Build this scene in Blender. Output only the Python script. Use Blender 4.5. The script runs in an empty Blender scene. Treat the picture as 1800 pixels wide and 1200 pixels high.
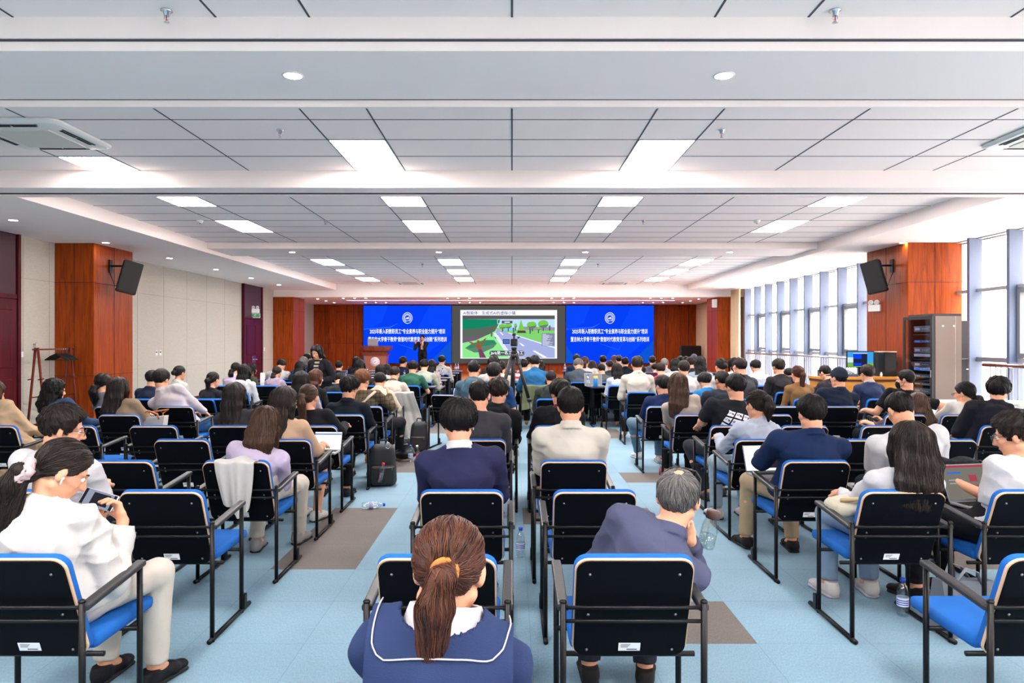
import bpy, bmesh, math, random
import numpy as np
from mathutils import Vector, Matrix, Euler

SC = bpy.context.scene
COL = SC.collection
PI = math.pi
FPX = 1220.0          # focal length in pixels of the 1800 px wide frame
EYE = 1.6             # camera height

# ------------------------------------------------------------------ camera, sky, exposure
cam_d = bpy.data.cameras.new('camera')
cam_d.sensor_width = 36.0
cam_d.lens = FPX / 1800.0 * 36.0
cam_d.clip_end = 300
cam = bpy.data.objects.new('camera', cam_d)
COL.objects.link(cam)
cam.location = (0, 0, EYE)
cam.rotation_euler = (PI / 2, 0, 0)
SC.camera = cam

W = bpy.data.worlds.new('daylight')
SC.world = W
W.use_nodes = True
W.node_tree.nodes['Background'].inputs[0].default_value = (1.0, 0.955, 0.95, 1)
W.node_tree.nodes['Background'].inputs[1].default_value = 5.6
PANEL_E = 16.0
DOWN_E = 40.0

SC.view_settings.view_transform = 'Standard'
SC.view_settings.look = 'None'
SC.view_settings.gamma = 1.0
SC.view_settings.use_curve_mapping = False
SC.view_settings.exposure = 1.56
SC.cycles.max_bounces = 8
SC.cycles.diffuse_bounces = 4
SC.cycles.glossy_bounces = 3
SC.cycles.transmission_bounces = 5
SC.cycles.transparent_max_bounces = 8
SC.cycles.sample_clamp_indirect = 6.0
SC.cycles.caustics_reflective = False
SC.cycles.caustics_refractive = False
SC.cycles.use_denoising = True


def area_light(name, loc, rot, sx, sy, power, color):
    d = bpy.data.lights.new(name, 'AREA')
    d.shape = 'RECTANGLE'
    d.size = sx
    d.size_y = sy
    d.energy = power
    d.color = color
    o = bpy.data.objects.new(name, d)
    o.location = loc
    o.rotation_euler = rot
    COL.objects.link(o)
    return o


def at(px, py, d):
    """pixel of the 1800x1200 photograph at depth d -> world point"""
    return Vector(((px - 900) / FPX * d, d, EYE - (py - 600) / FPX * d))


# ------------------------------------------------------------------ materials
def srgb(r, g, b):
    f = lambda c: (c / 255 / 12.92) if c / 255 <= 0.04045 else ((c / 255 + 0.055) / 1.055) ** 2.4
    return (f(r), f(g), f(b), 1.0)


_M = {}


def new_mat(key):
    m = bpy.data.materials.new(key)
    m.use_nodes = True
    _M[key] = m
    nt = m.node_tree
    return m, nt, nt.nodes['Principled BSDF']


def plain(key, col, rough=0.5, metal=0.0, spec=0.5, bump=0.0, bscale=60.0, vary=0.0, vscale=8.0, coat=0.0):
    """one-colour material with optional fine bump and slow colour variation"""
    if key in _M:
        return _M[key]
    m, nt, b = new_mat(key)
    b.inputs['Base Color'].default_value = col
    b.inputs['Roughness'].default_value = rough
    b.inputs['Metallic'].default_value = metal
    b.inputs['Specular IOR Level'].default_value = spec
    if coat:
        b.inputs['Coat Weight'].default_value = coat
        b.inputs['Coat Roughness'].default_value = 0.15
    if bump or vary:
        tc = nt.nodes.new('ShaderNodeTexCoord')
    if bump:
        n = nt.nodes.new('ShaderNodeTexNoise')
        n.inputs['Scale'].default_value = bscale
        n.inputs['Detail'].default_value = 3
        bp = nt.nodes.new('ShaderNodeBump')
        bp.inputs['Strength'].default_value = bump
        bp.inputs['Distance'].default_value = 0.01
        nt.links.new(tc.outputs['Object'], n.inputs['Vector'])
        nt.links.new(n.outputs['Fac'], bp.inputs['Height'])
        nt.links.new(bp.outputs['Normal'], b.inputs['Normal'])
    if vary:
        n2 = nt.nodes.new('ShaderNodeTexNoise')
        n2.inputs['Scale'].default_value = vscale
        n2.inputs['Detail'].default_value = 4
        mx = nt.nodes.new('ShaderNodeMix')
        mx.data_type = 'RGBA'
        mx.inputs['A'].default_value = tuple(c * (1 - vary) for c in col[:3]) + (1,)
        mx.inputs['B'].default_value = tuple(min(1, c * (1 + vary)) for c in col[:3]) + (1,)
        nt.links.new(tc.outputs['Object'], n2.inputs['Vector'])
        nt.links.new(n2.outputs['Fac'], mx.inputs['Factor'])
        nt.links.new(mx.outputs['Result'], b.inputs['Base Color'])
    return m


def glow(key, col, strength):
    if key in _M:
        return _M[key]
    m, nt, b = new_mat(key)
    b.inputs['Base Color'].default_value = (0, 0, 0, 1)
    b.inputs['Specular IOR Level'].default_value = 0.0
    b.inputs['Emission Color'].default_value = col
    b.inputs['Emission Strength'].default_value = strength
    return m


def wood(key, c1, c2, rough=0.32, axis=2, scale=1.0):
    if key in _M:
        return _M[key]
    m, nt, b = new_mat(key)
    tc = nt.nodes.new('ShaderNodeTexCoord')
    mp = nt.nodes.new('ShaderNodeMapping')
    s = [9 * scale, 9 * scale, 9 * scale]
    s[axis] = 0.7 * scale
    mp.inputs['Scale'].default_value = s
    n = nt.nodes.new('ShaderNodeTexNoise')
    n.inputs['Scale'].default_value = 2.2
    n.inputs['Detail'].default_value = 6
    n.inputs['Roughness'].default_value = 0.65
    n.inputs['Distortion'].default_value = 0.6
    r = nt.nodes.new('ShaderNodeValToRGB')
    r.color_ramp.elements[0].color = c1
    r.color_ramp.elements[1].color = c2
    r.color_ramp.elements[0].position = 0.3
    r.color_ramp.elements[1].position = 0.72
    nt.links.new(tc.outputs['Object'], mp.inputs['Vector'])
    nt.links.new(mp.outputs['Vector'], n.inputs['Vector'])
    nt.links.new(n.outputs['Fac'], r.inputs['Fac'])
    nt.links.new(r.outputs['Color'], b.inputs['Base Color'])
    b.inputs['Roughness'].default_value = rough
    b.inputs['Specular IOR Level'].default_value = 0.16
    return m


def weave(key, col, scale=220.0, amt=0.12, rough=0.95):
    """woven wall fabric: fine crossed threads"""
    if key in _M:
        return _M[key]
    m, nt, b = new_mat(key)
    tc = nt.nodes.new('ShaderNodeTexCoord')
    fac = None
    for sx, sz in ((scale, 12), (12, scale)):
        mp = nt.nodes.new('ShaderNodeMapping')
        mp.inputs['Scale'].default_value = (sx, sx, sz)
        n = nt.nodes.new('ShaderNodeTexNoise')
        n.inputs['Scale'].default_value = 1.0
        n.inputs['Detail'].default_value = 2
        nt.links.new(tc.outputs['Object'], mp.inputs['Vector'])
        nt.links.new(mp.outputs['Vector'], n.inputs['Vector'])
        if fac is None:
            fac = n
        else:
            ad = nt.nodes.new('ShaderNodeMath')
            ad.operation = 'ADD'
            nt.links.new(fac.outputs['Fac'], ad.inputs[0])
            nt.links.new(n.outputs['Fac'], ad.inputs[1])
    mr = nt.nodes.new('ShaderNodeMapRange')
    mr.inputs['From Min'].default_value = 0.7
    mr.inputs['From Max'].default_value = 1.3
    mx = nt.nodes.new('ShaderNodeMix')
    mx.data_type = 'RGBA'
    mx.inputs['A'].default_value = tuple(c * (1 - amt) for c in col[:3]) + (1,)
    mx.inputs['B'].default_value = tuple(min(1, c * (1 + amt)) for c in col[:3]) + (1,)
    nt.links.new(ad.outputs[0], mr.inputs['Value'])
    nt.links.new(mr.outputs['Result'], mx.inputs['Factor'])
    nt.links.new(mx.outputs['Result'], b.inputs['Base Color'])
    b.inputs['Roughness'].default_value = rough
    b.inputs['Specular IOR Level'].default_value = 0.2
    return m


def carpet(key, col, amt):
    if key in _M:
        return _M[key]
    m, nt, b = new_mat(key)
    tc = nt.nodes.new('ShaderNodeTexCoord')
    n = nt.nodes.new('ShaderNodeTexNoise')
    n.inputs['Scale'].default_value = 160
    n.inputs['Detail'].default_value = 4
    mp = nt.nodes.new('ShaderNodeMapping')
    mp.inputs['Scale'].default_value = (1.0, 0.35, 1.0)
    n2 = nt.nodes.new('ShaderNodeTexNoise')
    n2.inputs['Scale'].default_value = 1.6
    n2.inputs['Detail'].default_value = 3
    nt.links.new(tc.outputs['Object'], mp.inputs['Vector'])
    nt.links.new(mp.outputs['Vector'], n.inputs['Vector'])
    nt.links.new(tc.outputs['Object'], n2.inputs['Vector'])
    # tile joints every 0.6 m
    br = nt.nodes.new('ShaderNodeTexBrick')
    br.offset = 0.0
    br.inputs['Scale'].default_value = 1.0
    br.inputs['Brick Width'].default_value = 0.6
    br.inputs['Row Height'].default_value = 0.6
    br.inputs['Mortar Size'].default_value = 0.0022
    br.inputs['Color1'].default_value = (1, 1, 1, 1)
    br.inputs['Color2'].default_value = (0.955, 0.965, 0.975, 1)
    br.inputs['Mortar'].default_value = (0.72, 0.75, 0.8, 1)
    mp2 = nt.nodes.new('ShaderNodeMapping')
    mp2.inputs['Location'].default_value = (-0.1, -0.076, 0)
    nt.links.new(tc.outputs['Object'], mp2.inputs['Vector'])
    nt.links.new(mp2.outputs['Vector'], br.inputs['Vector'])
    ad = nt.nodes.new('ShaderNodeMath')
    ad.operation = 'ADD'
    ml = nt.nodes.new('ShaderNodeMath')
    ml.operation = 'MULTIPLY'
    ml.inputs[1].default_value = 0.45
    nt.links.new(n2.outputs['Fac'], ml.inputs[0])
    nt.links.new(n.outputs['Fac'], ad.inputs[0])
    nt.links.new(ml.outputs[0], ad.inputs[1])
    mr = nt.nodes.new('ShaderNodeMapRange')
    mr.inputs['From Min'].default_value = 0.45
    mr.inputs['From Max'].default_value = 1.0
    nt.links.new(ad.outputs[0], mr.inputs['Value'])
    mx = nt.nodes.new('ShaderNodeMix')
    mx.data_type = 'RGBA'
    mx.inputs['A'].default_value = tuple(c * (1 - amt) for c in col[:3]) + (1,)
    mx.inputs['B'].default_value = tuple(min(1, c * (1 + amt)) for c in col[:3]) + (1,)
    nt.links.new(mr.outputs['Result'], mx.inputs['Factor'])
    m2 = nt.nodes.new('ShaderNodeMix')
    m2.data_type = 'RGBA'
    m2.blend_type = 'MULTIPLY'
    m2.inputs['Factor'].default_value = 1.0
    nt.links.new(mx.outputs['Result'], m2.inputs['A'])
    nt.links.new(br.outputs['Color'], m2.inputs['B'])
    nt.links.new(m2.outputs['Result'], b.inputs['Base Color'])
    bp = nt.nodes.new('ShaderNodeBump')
    bp.inputs['Strength'].default_value = 0.25
    bp.inputs['Distance'].default_value = 0.004
    nt.links.new(n.outputs['Fac'], bp.inputs['Height'])
    nt.links.new(bp.outputs['Normal'], b.inputs['Normal'])
    b.inputs['Roughness'].default_value = 0.8
    b.inputs['Specular IOR Level'].default_value = 0.25
    return m


def clear_glass(key, tint=(1, 1, 1, 1), gloss=0.07):
    """thin pane: lets light straight through, with a faint mirror sheen"""
    if key in _M:
        return _M[key]
    m, nt, b = new_mat(key)
    nt.nodes.remove(b)
    t = nt.nodes.new('ShaderNodeBsdfTransparent')
    t.inputs[0].default_value = tint
    g = nt.nodes.new('ShaderNodeBsdfGlossy')
    g.inputs['Roughness'].default_value = 0.03
    mx = nt.nodes.new('ShaderNodeMixShader')
    mx.inputs[0].default_value = gloss
    nt.links.new(t.outputs[0], mx.inputs[1])
    nt.links.new(g.outputs[0], mx.inputs[2])
    nt.links.new(mx.outputs[0], nt.nodes['Material Output'].inputs['Surface'])
    return m


# ------------------------------------------------------------------ mesh helpers
class MB:
    """collects shapes and links them as ONE mesh object"""

    def __init__(self):
        self.v = []
        self.f = []
        self.mi = []
        self.sm = []
        self.cur = 0
        self.smooth = False

    def add(self, vs, fs):
        b = len(self.v)
        self.v.extend([tuple(p) for p in vs])
        for q in fs:
            self.f.append(tuple(i + b for i in q))
            self.mi.append(self.cur)
            self.sm.append(self.smooth)

    def box(self, x0, x1, y0, y1, z0, z1, M=None, bev=0.0):
        if bev > 0:
            return self.rbox(((x0 + x1) / 2, (y0 + y1) / 2, (z0 + z1) / 2), (x1 - x0, y1 - y0, z1 - z0), bev, M)
        vs = [Vector((x, y, z)) for z in (z0, z1) for y in (y0, y1) for x in (x0, x1)]
        if M is not None:
            vs = [M @ p for p in vs]
        self.add(vs, [(0, 2, 3, 1), (4, 5, 7, 6), (0, 1, 5, 4), (2, 6, 7, 3), (0, 4, 6, 2), (1, 3, 7, 5)])

    def rbox(self, c, s, bev, M=None):
        bm = bmesh.new()
        bmesh.ops.create_cube(bm, size=1.0)
        for p in bm.verts:
            p.co = Vector((p.co.x * s[0] + c[0], p.co.y * s[1] + c[1], p.co.z * s[2] + c[2]))
        bmesh.ops.bevel(bm, geom=list(bm.edges), offset=min(bev, min(s) * 0.49), segments=2, profile=0.5, affect='EDGES')
        self.addbm(bm, M)

    def addbm(self, bm, M=None):
        bm.verts.ensure_lookup_table()
        bm.verts.index_update()
        vs = [(M @ p.co) if M is not None else p.co.copy() for p in bm.verts]
        fs = [tuple(p.index for p in q.verts) for q in bm.faces]
        bm.free()
        self.add(vs, fs)

    def tube(self, pts, r, n=8, caps=True, M=None, flat=None):
        """round bar through pts; r a number or one per point; flat=(sx,sz) squashes"""
        pts = [Vector(p) for p in pts]
        rs = r if isinstance(r, (list, tuple)) else [r] * len(pts)
        up0 = Vector((0, 0, 1))
        vs, fs = [], []
        prev = None
        for i, p in enumerate(pts):
            t = (pts[min(i + 1, len(pts) - 1)] - pts[max(i - 1, 0)])
            if t.length < 1e-9:
                t = Vector((0, 0, 1))
            t.normalize()
            if prev is None:
                a = up0 if abs(t.z) < 0.9 else Vector((1, 0, 0))
                u = t.cross(a).normalized()
            else:
                u = (prev - t * prev.dot(t))
                u = u.normalized() if u.length > 1e-6 else t.orthogonal().normalized()
            prev = u
            w = t.cross(u)
            for k in range(n):
                a = 2 * PI * k / n
                ca, sa = math.cos(a), math.sin(a)
                if flat:
                    ca *= flat[0]
                    sa *= flat[1]
                q = p + (u * ca + w * sa) * rs[i]
                vs.append(M @ q if M is not None else q)
        for i in range(len(pts) - 1):
            for k in range(n):
                k2 = (k + 1) % n
                fs.append((i * n + k, i * n + k2, (i + 1) * n + k2, (i + 1) * n + k))
        if caps:
            fs.append(tuple(range(n - 1, -1, -1)))
            fs.append(tuple((len(pts) - 1) * n + k for k in range(n)))
        s = self.smooth
        self.smooth = True
        self.add(vs, fs)
        self.smooth = s

    def lathe(self, prof, n=16, M=None, caps=True):
        vs, fs = [], []
        for (r, z) in prof:
            for k in range(n):
                a = 2 * PI * k / n
                q = Vector((r * math.cos(a), r * math.sin(a), z))
                vs.append(M @ q if M is not None else q)
        m = len(prof)
        for i in range(m - 1):
            for k in range(n):
                k2 = (k + 1) % n
                fs.append((i * n + k, i * n + k2, (i + 1) * n + k2, (i + 1) * n + k))
        if caps:
            fs.append(tuple(range(n - 1, -1, -1)))
            fs.append(tuple((m - 1) * n + k for k in range(n)))
        s = self.smooth
        self.smooth = True
        self.add(vs, fs)
        self.smooth = s

    def prism(self, poly, d0, d1, M):
        """polygon in local xz, extruded along y from d0 to d1, mapped by M"""
        n = len(poly)
        vs = [M @ Vector((x, d0, z)) for x, z in poly] + [M @ Vector((x, d1, z)) for x, z in poly]
        fs = [tuple(range(n)), tuple(range(2 * n - 1, n - 1, -1))]
        for k in range(n):
            k2 = (k + 1) % n
            fs.append((k2, k, n + k, n + k2))
        self.add(vs, fs)

    def quad(self, a, b, c, d):
        self.add([a, b, c, d], [(0, 1, 2, 3)])

    def build(self, name, mats, parent=None, M=None):
        me = bpy.data.meshes.new(name)
        me.from_pydata(self.v, [], self.f)
        if not isinstance(mats, (list, tuple)):
            mats = [mats]
        for m in mats:
            me.materials.append(m)
        if len(self.f):
            me.polygons.foreach_set('material_index', self.mi)
            me.polygons.foreach_set('use_smooth', self.sm)
        me.update()
        o = bpy.data.objects.new(name, me)
        COL.objects.link(o)
        if parent is not None:
            o.parent = parent
        if M is not None:
            o.matrix_local = M
        return o


def tag(o, label, cat, group=None, kind=None):
    o['label'] = label
    o['category'] = cat
    if group:
        o['group'] = group
    if kind:
        o['kind'] = kind
    return o


def thing(name, label, cat, loc=(0, 0, 0), rz=0.0, group=None):
    o = bpy.data.objects.new(name, None)
    o.empty_display_size = 0.1
    o.location = loc
    o.rotation_euler = (0, 0, rz)
    COL.objects.link(o)
    return tag(o, label, cat, group)


def struct(name, mb, mats):
    o = mb.build(name, mats)
    o['kind'] = 'structure'
    return o


KIDS = {}


def kids(o):
    return KIDS.get(o.name, None) or [c for c in o.children]


def dup(root, loc, rz=0.0, label=None, group=None, scale=None):
    """copy a thing, its parts and their sub-parts"""
    r = root.copy()
    COL.objects.link(r)
    r.location = loc
    r.rotation_euler = (0, 0, rz)
    if scale:
        r.scale = (scale, scale, scale)
    if label:
        r['label'] = label
    if group:
        r['group'] = group
    if root.name not in KIDS:
        KIDS[root.name] = [(c, list(c.children)) for c in root.children]
    for ch, gs in KIDS[root.name]:
        c = ch.copy()
        COL.objects.link(c)
        c.parent = r
        for g in gs:
            d = g.copy()
            COL.objects.link(d)
            d.parent = c
    return r


def text_part(name, body, size, m, parent, M, align='CENTER', sx=1.0, bold=0.0):
    cu = bpy.data.curves.new(name, 'FONT')
    cu.body = body
    cu.size = size
    cu.align_x = align
    cu.align_y = 'CENTER'
    cu.offset = bold
    cu.resolution_u = 2
    o = bpy.data.objects.new(name, cu)
    COL.objects.link(o)
    bpy.context.view_layer.update()
    me = bpy.data.meshes.new_from_object(o.evaluated_get(bpy.context.evaluated_depsgraph_get()))
    bpy.data.objects.remove(o)
    me.materials.clear()
    me.materials.append(m)
    o = bpy.data.objects.new(name, me)
    COL.objects.link(o)
    o.parent = parent
    o.matrix_local = M @ Matrix.Diagonal((sx, 1, 1, 1))
    return o


def wallM(x, y, z):
    """local xy of a text -> a plane facing the camera side (-Y)"""
    return Matrix.Translation((x, y, z)) @ Matrix.Rotation(PI / 2, 4, 'X')
# ------------------------------------------------------------------ room
XL, XR = -8.7, 8.45          # left wall, glass wall
ZC, ZS = 3.68, 3.47          # tile ceiling, soffits and beams
YB = 30.45                   # back wall
YN = -4.6                    # wall behind the camera

M_white = plain('white_paint', srgb(253, 241, 236), 0.75, spec=0.2)
M_tile = plain('ceiling_tile', srgb(253, 241, 236), 0.8, spec=0.2, bump=0.05, bscale=300)
M_dark_gap = plain('shadow_gap', srgb(70, 72, 80), 0.8)
M_wood = wood('red_wood', srgb(116, 44, 12), srgb(174, 77, 20), 0.4)
M_wood_gap = plain('wood_gap', srgb(60, 20, 12), 0.7)
M_maroon = wood('maroon_wood', srgb(62, 14, 22), srgb(90, 24, 32), 0.35)
M_purple = plain('plum_panel', srgb(66, 36, 46), 0.5)
M_fabric = weave('wall_fabric', srgb(186, 180, 169))
M_seam = plain('seam', srgb(166, 158, 146), 0.9)
M_alu = plain('grey_aluminium', srgb(94, 108, 134), 0.5)
M_alu_d = plain('dark_aluminium', srgb(120, 124, 132), 0.45)
M_glass = clear_glass('window_glass')
M_black = plain('black_paint', srgb(8, 9, 12), 0.5, spec=0.3)
M_blackm = plain('black_matt', srgb(12, 12, 14), 0.75)
M_chrome = plain('chrome', srgb(205, 205, 210), 0.22, metal=1.0)
M_whitep = plain('white_plastic', srgb(232, 232, 228), 0.4)
M_panel = glow('panel_glow', (1.0, 0.925, 0.895, 1), PANEL_E)
M_down = glow('downlight_glow', (1.0, 0.96, 0.9, 1), DOWN_E)
M_strip = glow('strip_glow', (1.0, 0.93, 0.95, 1), 10.0)

# floor: 0.6 m carpet tiles, some of them grey
fb = MB()
X0, D0 = 0.1, 3.676
gx = [X0 + 0.6 * k for k in range(-16, 15)]
gy = [D0 + 0.6 * k for k in range(-15, 46)]
grey = set()
for xa, xb, da, db in ((-1.7, -1.1, 4.876, 6.676), (-1.7, -1.1, 8.476, 10.276), (-1.1, 0.1, 9.676, 10.276), (-1.7, -1.1, 12.076, 13.876), (0.7, 1.3, 3.676, 4.276),
                       (0.1, 1.3, 6.076, 6.676), (1.3, 2.5, 7.876, 8.476), (1.3, 1.9, 11.476, 12.676), (2.5, 3.7, 12.076, 12.676), (1.3, 2.5, 13.876, 14.476), (-4.7, -3.5, 4.276, 4.876), (3.1, 3.7, 4.876, 5.476), (-0.5, 0.1, 13.276, 14.476)):
    for x in gx:
        for y in gy:
            if xa - 0.01 <= x and x + 0.6 <= xb + 0.01 and da - 0.01 <= y and y + 0.6 <= db + 0.01:
                grey.add((round(x, 2), round(y, 2)))
for x in gx:
    for y in gy:
        fb.cur = 1 if (round(x, 2), round(y, 2)) in grey else 0
        xa, xb = max(x, XL), min(x + 0.6, XR + 0.2)
        if xb > xa:
            fb.quad((xa, y, 0), (xb, y, 0), (xb, y + 0.6, 0), (xa, y + 0.6, 0))
struct('floor', fb, [carpet('blue_carpet', srgb(122, 152, 168), 0.2), carpet('grey_carpet', srgb(106, 99, 94), 0.22)])

# stage
sb = MB()
sb.box(XL, XR, 24.4, YB, 0.0, 0.2)
sb.cur = 1
sb.box(XL, XR, 24.37, 24.4, 0.0, 0.185)
struct('floor_stage', sb, [wood('stage_floor', srgb(176, 92, 48), srgb(212, 128, 72), 0.3, axis=0), M_wood])


# ceilings: three tiled bays; joints are thin dark strips set just under the tiles
def tile_bay(name, x0, x1, y0, y1, rows, cols):
    c = MB()
    c.box(x0, x1, y0, y1, ZC, ZC + 0.12)
    c.cur = 1
    for x in cols:
        c.box(x - 0.007, x + 0.007, y0, y1, ZC - 0.003, ZC + 0.002)
    for y in rows:
        c.box(x0, x1, y - 0.0055, y + 0.0055, ZC - 0.003, ZC + 0.002)
    struct(name, c, [M_tile, M_dark_gap])


cols = [0.0] + [s * v for v in (1.3, 1.9, 3.2, 4.52, 5.12, 6.42, 7.7) for s in (1, -1)]
tile_bay('ceiling', XL, XR, YN, 4.45, [4.45 - 0.645 * k for k in range(1, 14)], cols)
tile_bay('ceiling_2', XL, XR, 5.42, 8.44, [8.44 - 0.645 * k for k in range(1, 5)], cols)
cols2 = [v for v in cols if abs(v) < 6.4]
tile_bay('ceiling_3', -6.41, 6.41, 8.9, 14.58, [13.21 + 0.645 * k for k in range(-6, 3)], cols2)
tile_bay('ceiling_4', -6.41, 6.41, 15.86, 25.3, [17.56 + 0.645 * k for k in range(-2, 12)], cols2)

# beams
b = MB()
b.box(XL, XR, 4.45, 4.49, 3.545, ZC + 0.1)
b.box(XL, XR, 4.47, 5.37, ZS, ZC + 0.1)
b.box(XL, XR, 5.37, 5.41, 3.415, ZC + 0.1)
b.cur = 1
b.box(XL, XR, 4.465, 4.472, 3.53, 3.545)
b.box(XL, XR, 5.362, 5.371, ZS - 0.004, ZS + 0.002)
struct('beam_near', b, [M_white, M_dark_gap])
b = MB()
b.box(XL, XR, 8.44, 8.9, ZS, ZC + 0.1)
b.box(XL, XR, 8.82, 8.9, ZS - 0.02, ZS)
b.cur = 1
b.box(XL, XR, 8.74, 8.79, ZS - 0.008, ZS + 0.004)
struct('beam_track', b, [M_white, M_dark_gap])
b = MB()
b.box(-6.42, 6.42, 14.58, 15.86, 3.55, ZC + 0.1)
struct('beam_middle', b, M_white)
b = MB()
b.box(XL, XR, 25.3, YB, 3.22, ZC + 0.3)
struct('ceiling_stage', b, M_white)
for s, nm in ((-1, 'left'), (1, 'right')):
    b = MB()
    xo = XL if s < 0 else XR + 0.25
    b.box(min(s * 6.41, xo), max(s * 6.41, xo), 8.9, 25.3, ZS, ZC + 0.14)
    struct('ceiling_soffit_' + nm, b, M_white)

# left wall: fabric panels with seams
b = MB()
b.box(XL - 0.2, XL, YN, YB, 0.0, ZC + 0.1)
b.cur = 1
for y in [9.0, 12.35, 13.05] + [14.9 + 1.22 * k for k in range(7)]:
    b.box(XL - 0.001, XL + 0.003, y - 0.006, y + 0.006, 0.0, ZS)
b.box(XL - 0.001, XL + 0.003, YN, 25.3, 2.72, 2.732)
b.box(XL - 0.001, XL + 0.003, YN, 25.3, 0.955, 0.962)
struct('wall_left', b, [M_fabric, M_seam])
b = MB()
b.box(XL, XL + 0.012, YN, 24.4, 0.0, 0.1)
struct('baseboard_left', b, M_maroon)

# wall behind the camera and back wall
b = MB()
b.box(XL, XR + 0.3, YN - 0.2, YN, 0.0, ZC + 0.1)
struct('wall_near', b, M_fabric)
b = MB()
b.box(XL - 0.2, XR + 0.3, YB, YB + 0.2, 0.0, ZC + 0.1)
b.cur = 1
for x in (-8.2, -7.75, -7.25, -6.95, 6.35, 6.75, 7.35, 7.75, 8.2):
    b.box(x - 0.012, x + 0.012, YB - 0.006, YB, 0.2, 3.22)
for xx in np.arange(-6.4, 6.5, 0.8):
    b.box(xx - 0.008, xx + 0.008, YB - 0.006, YB, 0.2, 0.64)
for z in (1.52, 2.9):
    b.box(XL, -6.6, YB - 0.006, YB, z - 0.006, z + 0.006)
b.cur = 0
b.box(6.85, 7.35, YB - 0.1, YB, 0.2, 3.1)
b.box(-8.0, -7.72, YB - 0.1, YB, 0.2, 3.1)
struct('wall_back', b, [M_wood, M_wood_gap])


# wood-clad columns
def column(name, x0, x1, y0, y1, top):
    c = MB()
    c.box(x0, x1, y0, y1, 0, top, bev=0.012)
    c.cur = 1
    e = 0.004
    for z in (2.72, 0.95):
        c.box(x0 - e, x1 + e, y0 - e, y1 + e, z - 0.004, z + 0.004)
    for x in (x0 + (x1 - x0) * 0.5,):
        c.box(x - 0.004, x + 0.004, y0 - e, y0 + e, 0, top)
    for y in (y0 + (y1 - y0) * 0.5,):
        c.box(x0 - e, x0 + e, y - 0.004, y + 0.004, 0, top)
        c.box(x1 - e, x1 + e, y - 0.004, y + 0.004, 0, top)
    struct(name, c, [M_wood, M_wood_gap])


column('column_left', XL, -7.95, 13.2, 14.55, ZS)
column('column_left_far', XL, -7.95, 25.25, 26.6, 3.22)
column('column_right', 7.47, XR + 0.05, 13.1, 14.62, ZS)
column('column_right_far', 7.47, XR - 0.15, 25.25, 26.6, 3.22)


# doors in the left wall
def left_door(name, y0, y1, two):
    d = MB()
    d.box(XL, XL + 0.05, y0 - 0.07, y1 + 0.07, 0, ZS)           # surround up to the soffit
    d.cur = 1
    d.box(XL + 0.03, XL + 0.062, y0, y1, 2.42, ZS - 0.02)         # plum panel above
    d.cur = 2
    d.box(XL + 0.03, XL + 0.058, y0, y1, 0.0, 2.34)
    d.cur = 0
    d.box(XL + 0.03, XL + 0.1, y0 - 0.09, y0 - 0.02, 0, ZS, bev=0.01)
    d.box(XL + 0.03, XL + 0.1, y1 + 0.02, y1 + 0.09, 0, ZS, bev=0.01)
    d.box(XL + 0.03, XL + 0.09, y0, y1, 2.34, 2.42, bev=0.01)
    o = struct(name, d, [M_maroon, M_purple, plain('door_dark', srgb(38, 14, 20), 0.4)])
    lw = (y1 - y0) / 2
    for k in range(2):
        leaf = MB()
        ya, yb = y0 + lw * k + 0.006, y0 + lw * (k + 1) - 0.006
        leaf.box(XL + 0.05, XL + 0.085, ya, yb, 0.01, 2.335, bev=0.006)
        for za, zb in ((0.2, 0.95), (1.15, 2.15)):
            leaf.box(XL + 0.08, XL + 0.1, ya + 0.13, yb - 0.13, za, zb, bev=0.012)
        lo = leaf.build('door_leaf', M_maroon, o)
        h = MB()
        yh = yb - 0.08 if k == 0 else ya + 0.08
        h.box(XL + 0.085, XL + 0.1, yh - 0.03, yh + 0.03, 0.9, 1.12, bev=0.006)
        h.tube([(XL + 0.09, yh, 1.0), (XL + 0.15, yh, 1.0), (XL + 0.15, yh + (-0.12 if k == 0 else 0.12), 1.0)], 0.011)
        h.build('door_handle', M_chrome, lo)
    return o


left_door('door_1', 10.55, 12.08, True)
left_door('door_2', 22.4, 23.9, True)

# ------------------------------------------------------------------ glass wall on the right
fins = [-4.0 + 1.02 * k for k in range(0, 33)]
FY = [y for y in [11.56 + 1.008 * k for k in range(-16, 14)]]
wf = MB()
for y in FY:
    if 13.2 < y < 15.0:
        continue
    wf.box(XR - 0.19, XR + 0.04, y - 0.035, y + 0.035, 0.0, ZS)
for y in FY[:-1]:
    pass
wf.cur = 1
ya, yb = FY[0], FY[-1]
wf.box(XR - 0.06, XR + 0.05, ya, yb, 2.49, 2.55)
wf.box(XR - 0.06, XR + 0.05, ya, yb, 1.24, 1.32)
wf.box(XR - 0.06, XR + 0.05, ya, yb, 0.0, 0.08)
wf.box(XR - 0.06, XR + 0.05, ya, yb, ZS - 0.02, ZS + 0.05)
w0 = struct('window_1', wf, [M_alu, plain('mid_aluminium', srgb(150, 152, 158), 0.5)])
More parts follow.
